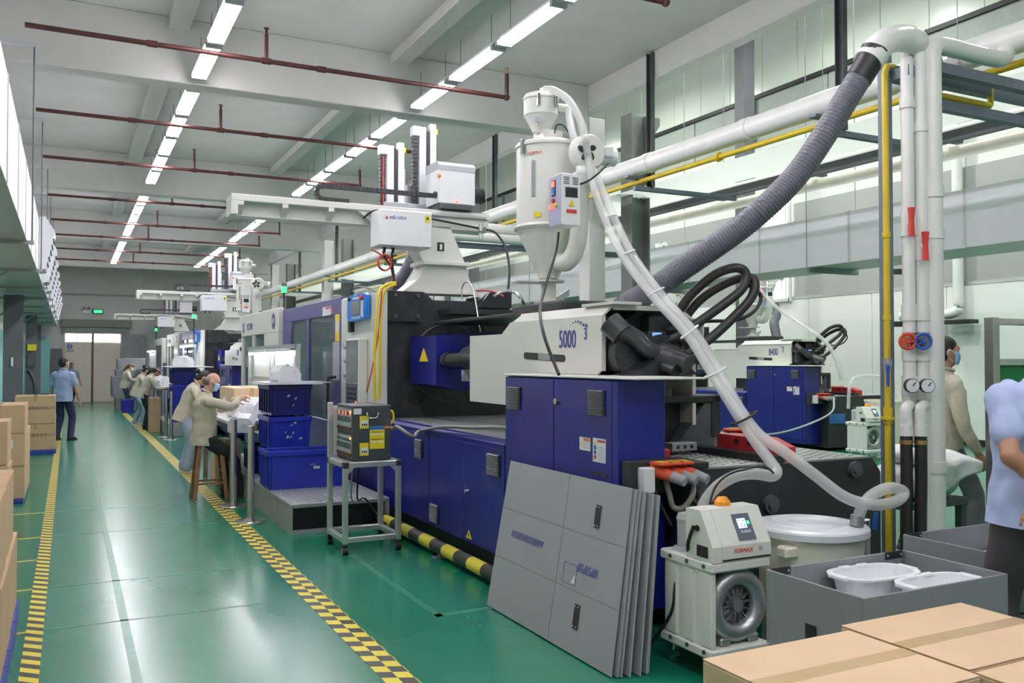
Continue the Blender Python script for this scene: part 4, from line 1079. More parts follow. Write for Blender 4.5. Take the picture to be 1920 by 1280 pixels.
for q, lab in ((((3.778,5.830,2.804), (3.846,5.796,2.821)), 'uppermost white strap'), (((3.719,5.498,2.469), (3.791,5.461,2.501)), 'second white strap'), (((3.668,5.083,2.141), (3.749,5.041,2.186)), 'third white strap'), (((3.617,4.645,1.828), (3.698,4.602,1.898)), 'fourth white strap'), (((3.544,4.329,1.567), (3.651,4.274,1.627)), 'fifth white strap')):
    a, b = Vector(q[0]), Vector(q[1]); m_ = (a+b)/2; d = (b-a).normalized(); f = Vector((.452, .892, 0)); w = (b-a).length/2+.012
    ring = [m_+d*w*math.cos(2*PI*i/24)+f*.045*math.sin(2*PI*i/24) for i in range(24)]
    tag(MB().tube(ring, .007, 6, 1, closed=True).build('hose_strap', 'plastic_white', loc=tuple(m_)), lab+' binding the two clear hoses, from the top', 'strap', 'straps of the clear hoses')
a, b = Vector((3.508,4.006,1.310)), Vector((3.591,3.962,1.360)); m_ = (a+b)/2; d = (b-a).normalized(); f = Vector((.452, .892, 0))
tag(MB().tube([m_+d*.085*math.cos(2*PI*i/24)+f*.045*math.sin(2*PI*i/24) for i in range(24)], .007, 6, 1, closed=True).build('hose_strap', 'cable_black', loc=tuple(m_)), 'black cable tie binding the two clear hoses above the deck', 'strap')
hose('signal_cable', [(3.503,3.689,1.040), (3.444,3.651,1.071), (3.388,3.657,1.097), (3.310,3.696,1.083), (3.220,3.743,1.051), (3.155,3.777,0.978), (3.138,3.812,0.843)], .006, 'cable_black', 'thin black cable taped along the clear suction hose', 'cable', 6)
# extraction hose
pts = [(5.075,4.330,3.880), (5.036,4.352,3.781), (4.910,4.421,3.547), (4.770,4.498,3.283), (4.611,4.585,3.018), (4.451,4.670,2.821), (4.295,4.810,2.640), (4.142,4.946,2.494), (4.001,5.134,2.347), (3.870,5.315,2.203), (3.769,5.481,2.106), (3.718,5.621,2.023)]
eh = MB(); P = [Vector(p) for p in pts]
nring = 250
def ribbed(t): return .088+.0016*(1 if int(t*nring) % 2 else -1)
o = MB().tube(pts, ribbed, 16, 46).build('extraction_hose', 'flex_grey', loc=pts[-1])
tag(o, 'fat ribbed grey extraction hose hanging from the white elbow to the near machine', 'hose')
o2 = MB().tube(pts[:2]+[((Vector(pts[1])+Vector(pts[2]))/2)[:]], .094, 16, 4).build('hose_cuff', 'cable_black', o)
# hydraulic hoses above the hood: four loops
HB = [([(3.972,5.213,1.963), (4.009,5.159,2.064), (4.072,5.102,2.172), (4.177,4.989,2.296), (4.274,4.883,2.341), (4.343,4.849,2.302), (4.310,4.846,2.193), (4.181,4.880,2.084), (3.993,4.945,1.945), (3.846,4.999,1.839), (3.746,5.051,1.801)], .034, 'uppermost black hydraulic hose looping over the near hood'),
      ([(4.067,5.221,1.949), (4.110,5.175,2.051), (4.192,5.097,2.160), (4.315,4.977,2.254), (4.402,4.876,2.276), (4.405,4.820,2.214), (4.355,4.825,2.105), (4.183,4.826,1.960), (4.033,4.849,1.837), (3.885,4.870,1.743), (3.819,4.905,1.687)], .034, 'lower black hydraulic hose looping over the near hood'),
      ([(4.077,5.272,1.960), (4.101,5.202,2.045), (4.209,5.088,2.187), (4.332,4.968,2.261), (4.378,4.889,2.261)], .022, 'short black hydraulic hose between the two big loops'),
      ([(4.385,4.886,2.222), (4.433,4.829,2.177), (4.455,4.819,2.112), (4.393,4.830,2.022), (4.284,4.887,1.964), (4.146,5.013,1.959), (4.022,5.132,1.945)], .013, 'thin black hydraulic line under the big loops')]
hyd = []
for pts, r, lab in HB: hyd.append(hose('hydraulic_hose', pts, r, 'rubber_hose', lab, 'hose', 12, 6, 'hydraulic hoses of the near machine'))
for o_, lab in zip(hyd, ('uppermost black hydraulic hose looping over the right wall machine', 'lower black hydraulic hose looping over the right wall machine', 'short black hydraulic hose between the loops of the right wall machine', 'thin black hydraulic line under the loops of the right wall machine')):
    l = o_.location; dup(o_, (l[0]+9.05, l[1]+7.41, l[2]), lab, 'hydraulic hoses of the right wall machine')
# cables of hopper and robot
hose('power_cable', [(3.486,6.059,2.696), (3.422,5.983,2.538), (3.270,5.841,2.309), (3.029,5.520,2.079), (2.838,5.172,1.946), (2.792,5.030,1.817), (2.809,4.968,1.694), (2.800,4.863,1.584)], .011, 'cable_black', 'black cable from the hopper control box down over the near hood', 'cable', 8)
hose('blower_cable', [(3.862,5.911,3.262), (3.778,5.900,3.182), (3.692,5.923,3.110), (3.620,5.960,3.076)], .008, 'cable_black', 'black cable from the blower motor to the hopper control box', 'cable', 8)
hose('lid_cable', [(3.649,6.404,3.593), (3.664,6.395,3.660), (3.713,6.370,3.660), (3.770,6.343,3.570), (3.803,6.329,3.480)], .006, 'cable_black', 'thin black cable arching behind the hopper lid', 'cable', 6)
hose('air_hose', [(4.40, 9.36, 3.22), (4.499,9.300,3.177), (4.576,9.200,2.992), (4.575,9.100,2.731), (4.504,9.000,2.454)], .014, 'cable_black', 'black air hose hanging from the robot regulator', 'hose', 8)
hose('red_tube', [(4.106,9.000,2.458), (4.253,9.000,2.464), (4.339,8.900,2.429), (4.357,8.800,2.387)], .010, 'cable_red', 'red pneumatic tube on top of the fixed platen', 'tube', 6)
hose('metal_spout', [(3.907,8.950,2.358), (3.907,8.950,2.478), (3.924,8.900,2.540), (3.966,8.850,2.520), (3.995,8.800,2.381), (3.995,8.700,2.112), (4.015,8.700,1.984)], .009, 'chrome', 'bent chrome tube hooked over the fixed platen', 'tube', 8)
hose('cable_conduit', [(3.65, 6.9, 2.12), (3.492,6.740,2.227), (3.520,6.948,2.289), (3.523,7.171,2.295), (3.458,7.205,2.255)], .016, 'chrome', 'bent metal conduit pair behind the hopper neck', 'tube', 8)
for i, (pts, lab) in enumerate((([(3.166,9.050,2.516), (3.035,9.020,2.479), (2.957,9.000,2.389), (2.912,8.950,2.100), (2.896,8.950,1.646), (2.903,8.950,1.239)], 'left yellow cable hanging beside the fixed platen'), ([(3.166,9.050,2.498), (3.059,9.020,2.451), (2.999,9.000,2.356), (2.959,8.950,2.044), (2.955,8.950,1.589), (2.950,8.950,1.260)], 'right yellow cable hanging beside the fixed platen'))):
    hose('yellow_cable', pts, .016, 'cable_yellow', lab, 'cable', 8, 6, 'yellow cables by the platen')
hose('red_cable', [(2.976,8.950,2.415), (2.942,8.950,1.987), (2.884,8.950,1.646), (2.838,8.950,1.449), (2.831,9.000,1.334)], .008, 'cable_red', 'thin red cable curving across the white guard', 'cable', 6)
hose('pendant_cable', [(2.95, 9.75, 2.40), (2.930,9.858,2.495), (2.950,9.715,2.516), (2.970,9.417,2.477), (3.000,9.205,2.416)], .010, 'cable_grey', 'grey cable arching from the blue pendant to the robot', 'cable', 6)
hose('red_lead', [(2.930,9.200,2.886), (3.033,9.200,2.839), (3.095,9.200,2.783), (3.163,9.200,2.686), (3.188,9.200,2.528), (3.176,9.200,2.469)], .008, 'cable_red', 'red lead hanging from the robot control box', 'cable', 6)
hose('black_lead', [(3.070,9.200,2.876), (3.095,9.200,2.807), (3.169,9.200,2.675), (3.207,9.200,2.470)], .010, 'cable_black', 'left black lead hanging from the robot control box', 'cable', 6)
hose('black_lead', [(3.174,9.200,2.870), (3.175,9.200,2.764), (3.194,9.200,2.617), (3.213,9.200,2.458)], .012, 'cable_black', 'right black lead hanging from the robot control box', 'cable', 6)
c0 = Vector((3.078,9.150,2.742))
co = MB()
for q in range(4): co.tube([c0+Vector((.075*math.cos(a*PI/12), .008*q, .085*math.sin(a*PI/12))) for a in range(24)], .009, 6, 1, closed=True)
tag(co.build('hose_coil', 'cable_red', loc=tuple(c0)), 'coil of red hose hanging under the robot control box', 'hose')
# teach pendant on the guard
def pendant(label):
    p0 = (2.93, 9.95, 2.10)
    t = thing('teach_pendant', p0, label, 'pendant')
    MB().prism([(9.36, 2.14), (9.36, 2.40), (9.45, 2.43), (9.62, 2.43), (9.66, 2.40), (9.72, 2.40), (9.76, 2.43), (9.95, 2.42), (10.03, 2.36), (10.03, 2.16), (9.93, 2.12)], 'x', 2.91, 2.975).build('case', 'lead_blue', t)
    MB().box(2.905, 2.91, 9.52, 9.86, 2.19, 2.35, .002).build('screen', 'screen_grey', t)
    MB().box(2.906, 2.91, 9.56, 9.80, 2.365, 2.39).build('title_strip', 'label_white', t)
    MB().box(2.906, 2.91, 9.40, 9.48, 2.16, 2.34).build('key_strip', 'label_white', t)
    MB().box(2.906, 2.91, 9.50, 9.84, 2.145, 2.17).build('print_strip', 'label_grey', t)
    MB().cyl((2.91, 9.43, 2.375), (2.88, 9.43, 2.375), .028, n=14).build('stop_button', 'label_red', t)
    MB().cyl((2.91, 9.93, 2.38), (2.89, 9.93, 2.38), .022, n=14).build('knob', 'machine_black', t)
    MB().box(2.93, 2.99, 10.0, 10.08, 2.0, 2.25, .008).build('holder', 'machine_black', t)
    return t
pA = pendant('blue robot teach pendant hanging on the near white guard')
dup(pA, (2.93, 9.95+14.2, 2.10), 'blue robot teach pendant hanging on the middle machine')
hose('coiled_cable', [(2.9+.02*math.sin(i), 9.55+14.2-.28*math.cos(i*PI/7), 2.12+.33*math.sin(i*PI/7)) for i in range(28)], .012, 'valve_blue', 'coiled blue cable hanging on the black platen of the middle machine', 'cable', 6, 3)
# stack lights
def tower(loc, label):
    x, y, z = loc
    t = thing('signal_tower', loc, label, 'signal lamp')
    MB().cyl((x, y, z), (x, y, z+.34), .016, n=10).build('pole', 'machine_black', t)
    MB().cyl((x, y, z), (x, y, z+.02), .05, n=14).build('foot', 'machine_black', t)
    MB().cyl((x, y, z+.34), (x, y, z+.44), .045, n=16).build('green_lamp', 'led_green', t)
    MB().cyl((x, y, z+.44), (x, y, z+.50), .045, n=16).cyl((x, y, z+.50), (x, y, z+.52), .045, .02, n=16).build('lamp_cap', 'panel_slate', t)
    return t
tower((3.2, 14.75, 2.46), 'green lit signal tower on the near violet gate machine')
tower((3.0, 24.9, 2.46), 'green lit signal tower on the middle machine')
tower((3.02, 36.6, 2.45), 'farthest green lit signal tower at the end of the row')


# ================================================================ SERVICE PIPE FRAME ON THE RIGHT
FX, FY = 5.83, 4.43
t = thing('service_rack', (FX, FY, 0), 'blue grey steel frame carrying the white and yellow service pipes', 'steel frame')
MB().box(FX-.035, FX+.035, FY-.04, FY+.04, 0, 4.0).build('post', 'steel_blue_grey', t)
MB().box(5.545-.03, 5.545+.03, 4.60, 4.68, 0, 4.0).build('post', 'steel_blue_grey', t)
MB().box(FX+.035, 8.34, FY-.04, FY+.04, 3.85, 3.93).build('arm', 'steel_blue_grey', t)
MB().box(5.575, 8.34, 4.60, 4.68, 3.85, 3.93).build('arm', 'steel_blue_grey', t)
MB().box(FX+.035, 8.40, FY+.17, FY+.24, 3.66, 3.74).build('arm', 'steel_blue_grey', t)
MB().box(5.56, FX-.02, 4.44, 4.64, 3.8, 3.88).build('cross_piece', 'steel_blue_grey', t)
for z in (2.35, 1.95): MB().bar((5.55, 4.66, z), (5.80, 4.50, z), .04).build('pipe_clip_bar', 'steel_dark', t)
def vpipe(name, x, y, r, z0, z1, lab, m='pvc', endx=None):
    t = thing(name, (x, y, z0), lab, 'pipe')
    p = MB().cyl((x, y, z0), (x, y, z1), r, n=18)
    p.build('pipe', m, t)
    if endx:
        MB().tube([(x, y, z1-.02), (x, y, z1+.04), (x+.03, y, z1+r+.05), (x+r+.06, y, z1+r+.07), (x+.30, y, z1+r+.07)], r, 16, 6).build('elbow', m, t)
        MB().tube([(x+.25, y, z1+r+.07), (endx-.12, y, z1+r+.07), (endx, y, z1+r+.12), (endx+.05, y, z1+r+.30)], r*.96, 16, 6).build('branch', m, t)
    return t
p1 = vpipe('service_pipe', 5.765, 4.40, .068, .0, 3.92, 'thickest white vertical service pipe next to the grey post', endx=6.64)
for z in (2.62, 2.93, .88): MB().cyl((5.765, 4.40, z-.04), (5.765, 4.40, z+.04), .076, n=18).build('collar', 'pvc', p1)
p2 = vpipe('service_pipe', 5.675, 4.43, .046, .0, 3.88, 'middle white vertical service pipe with a red lever', endx=None)
p3 = vpipe('service_pipe', 5.592, 4.48, .046, 1.25, 3.84, 'left white vertical service pipe with a red lever', endx=None)
for p, x, y, zl, zt in ((p2, 5.675, 4.43, 2.52, 3.88), (p3, 5.592, 4.48, 2.70, 3.84)):
    MB().tube([(x, y, zt-.02), (x, y, zt+.05), (x+.03, y+.02, zt+.09), (x+.12, y+.06, zt+.10), (x+.3, y+.08, zt+.10)], .046, 14, 5).build('elbow', 'pvc', p)
    for z, hh in ((2.03, .06), (1.72, .05), (1.47, .09), (1.28, .05), (zl, .10), (zl+.9, .04)): MB().cyl((x, y, z-hh), (x, y, z+hh), .055, n=16).build('coupling', 'pvc', p)
    v = MB().cyl((x-.03, y-.04, zl), (x-.07, y-.08, zl), .022, n=10).build('valve_stem', 'pvc', p)
    MB().prism([(-.020, -.12), (.020, -.12), (.012, 0), (.024, .11), (-.024, .11), (-.012, 0)], 'y', -.012, .012)
    q = MB(); q.add([(x-.07+a*.85, y-.085-a*.35+b, zl+c) for b in (-.012, .012) for a, c in ((-.018, -.11), (.018, -.11), (.012, 0), (.022, .10), (-.022, .10), (-.012, 0))], [(0, 1, 2, 3, 4, 5), (11, 10, 9, 8, 7, 6)] + [(i, (i+1) % 6, 6+(i+1) % 6, 6+i) for i in range(6)])
    q.build('lever', 'label_red', p)
    # brass gate valve
    MB().cyl((x-.06, y, 1.815), (x+.06, y, 1.815), .05, n=14).cyl((x, y, 1.75), (x, y, 1.88), .05, n=14).build('brass_valve', 'brass', p)
for p, x, y, m, nm in ((p3, 5.50, 4.42, 'label_red', 'red_handwheel'), (p2, 5.59, 4.36, 'valve_blue', 'blue_handwheel')):
    f = Vector((-.55, -.835, 0)); side = Vector((.835, -.55, 0)); c = Vector((x, y, 1.815))
    MB().tube([c+side*.055*math.cos(a*PI/12)+Vector((0, 0, .055*math.sin(a*PI/12))) for a in range(24)], lambda tt: .011, 8, 1, closed=True).build(nm, m, p)
    sp = MB()
    for a in range(5): sp.bar(c, c+side*.05*math.cos(a*1.257)+Vector((0, 0, .05*math.sin(a*1.257))), .012)
    sp.cyl(c-f*.08, c+f*.015, .012, n=8); tag(sp.build('wheel_spoke', m, p), kind='stuff')
for p, x, y in ((p3, 5.50, 4.40), (p2, 5.575, 4.33)):
    c = Vector((x, y, 1.49)); f = Vector((-.5, -.86, 0))
    gg = MB().cyl(c, c+f*.04, .052, n=20).build('pressure_gauge', 'machine_black', p)
    MB().cyl(c+f*.04, c+f*.044, .047, n=20).build('dial', 'label_white', gg)
    MB().bar(c+f*.046, c+f*.046+Vector((.02, -.01, .025)), .006).build('needle', 'ink_black', gg)
    MB().cyl(c, c+Vector((.08, .06, 0)), .02, n=10).build('gauge_stem', 'pvc', p)
for p, x, y, lab in ((p3, 5.50, 4.44, 'left black rubber hose clamped under the service pipes'), (p2, 5.58, 4.38, 'right black rubber hose clamped under the service pipes')):
    MB().tube([(x+.10, y+.04, 1.335), (x+.04, y+.01, 1.34), (x, y, 1.31), (x, y, 1.20)], .042, 14, 6).build('drop_elbow', 'pvc', p)
    MB().cyl((x, y, 1.20), (x, y, 1.12), .048, n=16).build('hose_nipple', 'pvc', p)
    h = MB().tube([(x, y, 1.13), (x+.0, y, .8), (x-.01, y, .45), (x-.02, y-.01, .04)], .043, 14, 5).build('rubber_hose', 'rubber_hose', loc=(x, y, 0)); tag(h, lab, 'hose')
    MB().cyl((x, y, 1.06), (x, y, 1.09), .047, n=16).build('hose_clamp', 'brass', h)
g = thing('gas_pipe', (5.50, 4.62, 0), 'vertical yellow gas pipe beside the white service pipes', 'pipe')
MB().cyl((5.50, 4.60, 0), (5.50, 4.60, 3.86), .024, n=12).tube([(5.50, 4.60, 3.84), (5.52, 4.60, 3.9), (5.6, 4.62, 3.92), (5.8, 4.66, 3.9)], .024, 10, 4).cyl((5.8, 4.62, 3.775), (6.77, 4.62, 3.775), .024, n=10).cyl((6.77, 4.62, 3.775), (6.77, 4.62, 4.02), .024, n=10).build('pipe', 'pipe_yellow', g)
for z, r, hh in ((1.24, .05, .012), (1.26, .034, .06), (2.0, .03, .02), (2.62, .03, .02)): MB().cyl((5.50, 4.60, z-hh), (5.50, 4.60, z+hh), r, n=14).build('fitting', 'pipe_yellow', g)
MB().cyl((5.50, 4.60, 1.60), (5.50, 4.60, 1.69), .032, n=12).cyl((5.50, 4.60, 1.65), (5.45, 4.54, 1.65), .02, n=10).build('ball_valve', 'steel_grey', g)
MB().bar((5.43, 4.54, 1.64), (5.425, 4.535, 1.48), .022, .012).build('valve_lever', 'valve_blue', g)
# big white elbow the grey hose hangs from
t = thing('duct_elbow', (5.5, 4.55, 3.9), 'thick white plastic elbow at the top of the grey extraction hose', 'pipe')
MB().tube([(5.049,4.344,3.819), (5.143,4.350,3.913), (5.294,4.384,3.999), (5.504,4.444,4.065), (5.675,4.470,4.062), (6.0, 4.72, 4.0), (6.3, 4.80, 4.06)], .098, 20, 8).build('elbow', 'pvc', t)
MB().cyl((6.25, 4.79, 4.05), (6.60, 4.88, 4.16), .09, n=18).build('branch', 'pvc', t)
MB().cyl((5.036,4.352,3.789), (5.084,4.337,3.853), .104, n=20).build('collar', 'pvc', t)
# the same drop farther back, over the violet gate
t = thing('service_rack', (4.95, 11.9, 2.2), 'blue grey frame with white pipes rising behind the violet gate', 'steel frame')
MB().box(4.90, 4.98, 11.86, 11.94, 0, 3.42).build('post', 'steel_blue_grey', t); MB().box(4.98, 8.3, 11.86, 11.94, 3.34, 3.42).build('arm', 'steel_blue_grey', t)
p = thing('service_pipe', (4.80, 11.8, 2.0), 'white pipe bending over the frame behind the violet gate', 'pipe')
MB().tube([(4.80, 11.8, .0), (4.80, 11.8, 3.2), (4.80, 11.8, 3.40), (4.84, 11.8, 3.46), (4.93, 11.8, 3.50), (5.2, 11.8, 3.50), (6.6, 11.8, 3.50), (6.7, 11.8, 3.6), (6.72, 11.8, 4.1)], .075, 16, 4).build('pipe', 'pvc', p)
p = thing('service_pipe', (4.6, 11.9, 3.6), 'upper white pipe feeding the grey hose behind the violet gate', 'pipe')
MB().tube([(4.50, 11.95, 3.42), (4.54, 11.95, 3.58), (4.66, 11.95, 3.66), (4.85, 11.95, 3.67), (6, 11.95, 3.66), (6.6, 11.95, 3.72), (6.72, 11.95, 4.1)], .085, 16, 5).build('pipe', 'pvc', p)
hose('extraction_hose', [(4.50, 11.95, 3.44), (4.42, 12.0, 3.1), (4.30, 12.2, 2.8), (4.1, 12.6, 2.35)], .085, 'flex_grey', 'grey ribbed hose dropping behind the violet gate', 'hose', 14)

# ================================================================ STEP PLATFORM, CRATES, INSPECTION BENCH
t = thing('step_platform', (2.4, 11, 0), 'low grey metal step platform beside the violet gate', 'platform')
MB().box(1.91, 2.90, 8.46, 13.4, .25, .292, .006).build('deck', 'steel_grey', t)
dk = MB()
for k in range(22): dk.box(1.93+.044*k, 1.945+.044*k, 8.5, 13.3, .292, .296)
tag(dk.build('anti_slip_rib', 'aluminium', t), kind='stuff')
MB().box(1.912, 1.93, 8.46, 13.4, 0, .25).build('side_panel', 'steel_grey', t)
MB().box(1.93, 2.90, 8.60, 8.62, 0, .25).build('recess', 'machine_black', t)
MB().box(1.93, 2.90, 8.462, 8.48, 0, .04).build('toe_rail', 'steel_grey', t); MB().box(2.86, 2.90, 8.462, 8.6, .04, .25).build('leg', 'steel_grey', t)

def crate(name, x0, x1, y0, y1, z0, z1, m, label, group=None, lab_m='label_grey', ribs=5, open_top=True, smears=0):
    """tapered open plastic crate: walls, floor, rim, ribs"""
    t = thing(name, ((x0+x1)/2, (y0+y1)/2, z0), label, 'crate', group)
    w = .02; q = .02
    b = MB()
    b.add([(x0+q, y0+q, z0), (x1-q, y0+q, z0), (x1-q, y1-q, z0), (x0+q, y1-q, z0), (x0, y0, z1), (x1, y0, z1), (x1, y1, z1), (x0, y1, z1),
           (x0+w, y0+w, z1), (x1-w, y0+w, z1), (x1-w, y1-w, z1), (x0+w, y1-w, z1), (x0+w+q, y0+w+q, z0+.02), (x1-w-q, y0+w+q, z0+.02), (x1-w-q, y1-w-q, z0+.02), (x0+w+q, y1-w-q, z0+.02)],
          [(3, 2, 1, 0), (0, 1, 5, 4), (1, 2, 6, 5), (2, 3, 7, 6), (3, 0, 4, 7), (4, 5, 9, 8), (5, 6, 10, 9), (6, 7, 11, 10), (7, 4, 8, 11), (8, 9, 13, 12), (9, 10, 14, 13), (10, 11, 15, 14), (11, 8, 12, 15), (12, 13, 14, 15)])
    b.build('shell', m, t)
    MB().box(x0-.012, x1+.012, y0-.012, y0+.004, z1-.05, z1+.004, .005).box(x0-.012, x1+.012, y1-.004, y1+.012, z1-.05, z1+.004, .005).box(x0-.012, x0+.004, y0, y1, z1-.05, z1+.004, .005).box(x1-.004, x1+.012, y0, y1, z1-.05, z1+.004, .005).build('rim', m, t)
    h = z1-z0
    for i in range(ribs):
        yy = y0+.06+(y1-y0-.12)*i/max(1, ribs-1)
        MB().box(x0-.010, x0+.012, yy-.012, yy+.012, z0+.03, z1-.05).build('rib', m, t)
    MB().box(x0+.04, x0+.06, y0-.010, y0+.012, z0+.03, z1-.05).build('corner_rib', m, t); MB().box(x1-.06, x1-.04, y0-.010, y0+.012, z0+.03, z1-.05).build('corner_rib', m, t)
    return t
S = [(.28, .645, 'plastic_blue', 'bottom blue crate of the stack behind the open blue crate'), (.655, 1.025, 'plastic_blue', 'middle blue crate of the stack with torn label remains'), (1.035, 1.39, 'plastic_blue_dark', 'dark blue crate on top of the stack under the sorting board')]
for z0, z1, m, lab in S:
    c = crate('stacking_crate', 2.03, 2.50, 10.06, 10.70, z0+.012, z1, m, lab, 'blue crates stacked on the platform')
    if z0 > .5:
        for k in range(7 if z0 < 1 else 3):
            xx = 2.19+.17*random.random(); zz = z0+.10+.20*random.random(); a = .02+.03*random.random(); bb = .02+.03*random.random()
            MB().add([(xx, 10.056, zz), (xx+a, 10.057, zz+.01), (xx+a*.8, 10.058, zz+bb), (xx+.01, 10.058, zz+bb*.8)], [(0, 1, 2, 3)]).build('label_remnant', 'label_grey', c)
c = crate('open_crate', 1.89, 2.72, 9.44, 9.86, .294, .70, 'plastic_blue', 'large open blue crate at the front of the step platform')
MB().box(2.37, 2.44, 9.428, 9.432, .50, .53).build('label_remnant', 'label_grey', c); MB().box(2.33, 2.40, 9.428, 9.432, .54, .56).build('label_remnant', 'print_blue', c)
t = tag(MB().box(1.93, 2.62, 9.98, 10.72, 1.397, 1.408, .002).build('sorting_board', 'label_white', loc=(2.3, 10.3, 1.40)), 'thin white board lying on the stacked blue crates', 'board')
tag(MB().box(1.96, 2.72, 10.02, 10.76, 1.409, 1.42, .002).build('sorting_board', 'label_grey', loc=(2.3, 10.3, 1.41)), 'second thin grey board on top of the white board', 'board')
def moulded_part(name, loc, rz, s, label, m='plastic_bright', group=None, tilt=0.0):
    """white moulded shell: tapered box with rounded top, recess, ribs and a pin"""
    t = thing(name, loc, label, 'plastic part', group)
    x, y, z = loc
    b = MB()
    pr = [(-.15, 0), (-.17, .03), (-.165, .13), (-.10, .215), (-.06, .22), (-.04, .20), (.10, .185), (.16, .10), (.15, 0)]
    b.prism([(x+p*s, z+q*s) for p, q in pr], 'y', y-.11*s, y+.11*s)
    b.build('shell', m, t)
    MB().prism([(x+p*s*.8, z+(q*.78+.02)*s) for p, q in pr], 'y', y-.114*s, y-.108*s).build('face_plate', m, t)
    for k in (-.09, 0, .09): MB().box(x+k*s-.006, x+k*s+.006, y-.125*s, y-.112*s, z+.03*s, z+.15*s).build('rib', m, t)
    MB().cyl((x+.05*s, y-.12*s, z+.12*s), (x+.05*s, y-.14*s, z+.12*s), .02*s, n=12).build('boss', m, t)
    t.rotation_euler = (tilt, 0, rz)
    return t
moulded_part('moulded_part', (2.27, 10.35, 1.421), .3, .92, 'white moulded part standing alone on the board over the blue crates')
# bench with frame and lamp
t = thing('inspection_bench', (2.15, 11.2, 0), 'white topped inspection bench with steel legs where the man sits', 'bench')
MB().box(1.70, 2.42, 10.85, 13.3, .905, .945, .006).build('tabletop', 'plastic_white', t)
for (x, y) in ((1.76, 10.92), (2.36, 10.92), (1.76, 13.2), (2.36, 13.2)): MB().box(x-.03, x+.03, y-.03, y+.03, 0 if x < 1.9 else .296, .905).build('leg', 'stainless', t)
MB().box(1.72, 1.74, 10.9, 13.25, .84, .905).build('apron', 'steel_dark', t)
MB().box(1.72, 2.40, 10.86, 10.88, .82, .905).build('apron', 'steel_dark', t)
st = MB()
for k in range(6): st.prism([(1.74+.055*k, .825), (1.765+.055*k, .825), (1.775+.055*k, .90), (1.75+.055*k, .90)], 'y', 10.852, 10.86)
tag(st.build('hazard_strip', 'label_yellow', t), kind='stuff')
t = thing('bench_light', (2.44, 11.6, .95), 'aluminium frame with a glowing tube above the inspection bench', 'lamp')
for y in (10.5, 12.0, 13.6): MB().box(2.42, 2.47, y-.025, y+.025, .30, 1.86).build('post', 'aluminium', t)
MB().box(2.42, 2.47, 10.45, 13.7, 1.82, 1.87).build('top_rail', 'aluminium', t)
MB().box(2.46, 2.50, 10.5, 13.6, 1.40, 1.44).build('rail', 'aluminium', t)
for y0 in (10.9, 12.2): 
    MB().cyl((2.40, y0, 1.765), (2.40, y0+1.2, 1.765), .016, n=10).build('tube', 'bench_tube', t)
    MB().box(2.385, 2.43, y0-.02, y0+1.22, 1.78, 1.815).build('lamp_bar', 'plastic_white', t)
for y0 in (10.56, 12.05): MB().box(2.475, 2.48, y0, y0+1.38, 1.02, 1.80).build('white_screen', 'plastic_white', t)
MB().box(2.468, 2.474, 11.1, 11.3, 1.48, 1.62).build('green_card', 'exit_green', t) if False else MB().box(2.468, 2.474, 11.1, 11.28, 1.48, 1.62).build('green_card', 'board_green', t)
for i, (x, y, z, rz, s, lab) in enumerate(((1.98, 11.55, .946, .5, .9, 'white moulded part nearest the seated man on the bench'), (2.18, 11.75, .946, 1.0, 1.1, 'white moulded part behind the nearest one on the bench'), (2.2, 12.2, .946, .2, 1.3, 'tall white moulded part in the middle of the bench'), (2.15, 12.75, .946, -.3, 1.3, 'white moulded part at the back of the bench'), (2.26, 11.3, .946, -.4, 1.0, 'white moulded part close to the blue crate stack'))):
    moulded_part('moulded_part', (x, y, z), rz, s, lab, 'plastic_bright', 'white parts on the inspection bench')
moulded_part('moulded_part', (1.861,10.794,0.839), -.35, .92, 'white moulded part held by the seated man', 'plastic_bright', None, .25)
def carton(name, x0, x1, y0, y1, z0, z1, label, group=None, m='cardboard', tape='y', text=None, seam=True, tag_label=False, rz=0.0, parent_cat='box'):
    cx, cy = (x0+x1)/2, (y0+y1)/2
    t = thing(name, (cx, cy, z0), label, parent_cat, group)
    MB().box(x0, x1, y0, y1, z0, z1-.004, .005).build('body', m, t)
    g = .002
    if tape == 'x':
        MB().box(x0+.001, x1-.001, y0+.001, cy-g, z1-.004, z1, .001).build('top_flap', m, t); MB().box(x0+.001, x1-.001, cy+g, y1-.001, z1-.004, z1, .001).build('top_flap', m, t)
        MB().box(x0-.001, x1+.001, cy-.03, cy+.03, z1, z1+.0008).box(x0-.001, x0, cy-.03, cy+.03, z1-.10, z1).box(x1, x1+.001, cy-.03, cy+.03, z1-.10, z1).build('packing_tape', 'tape_tan', t)
    else:
        MB().box(x0+.001, cx-g, y0+.001, y1-.001, z1-.004, z1, .001).build('top_flap', m, t); MB().box(cx+g, x1-.001, y0+.001, y1-.001, z1-.004, z1, .001).build('top_flap', m, t)
        MB().box(cx-.03, cx+.03, y0-.001, y1+.001, z1, z1+.0008).box(cx-.03, cx+.03, y0-.001, y0, z1-.10, z1).build('packing_tape', 'tape_tan', t)
    if tag_label:
        l = MB().box(cx-.02, cx+.16, y0-.002, y0, z1-.17, z1-.07).build('paper_label', 'label_white', t)
        MB().box(cx+.03, cx+.09, y0-.002, y0, z1-.07, z1-.045).build('paper_label', 'label_white', t)
    if text: writing('lettering', text, (cx+.07, y0-.002, (z0+z1)/2+.03), .062, 'print_brown', t, (1, 0, 0), (0, 0, 1))
    if rz: t.rotation_euler = (0, 0, rz)
    return t
carton('carton', 1.95, 2.42, 12.0, 13.2, .946, 1.30, 'long pale cardboard box standing behind the parts on the bench', None, 'cardboard_light')
carton('carton', 1.76, 2.1, 12.3, 12.7, 0, .60, 'cardboard box on the floor under the bench behind the stool', None, 'cardboard_light')
crate('floor_crate', 2.0, 2.36, 10.95, 11.5, .296, .62, 'plastic_blue_dark', 'dark blue crate on the platform under the bench')
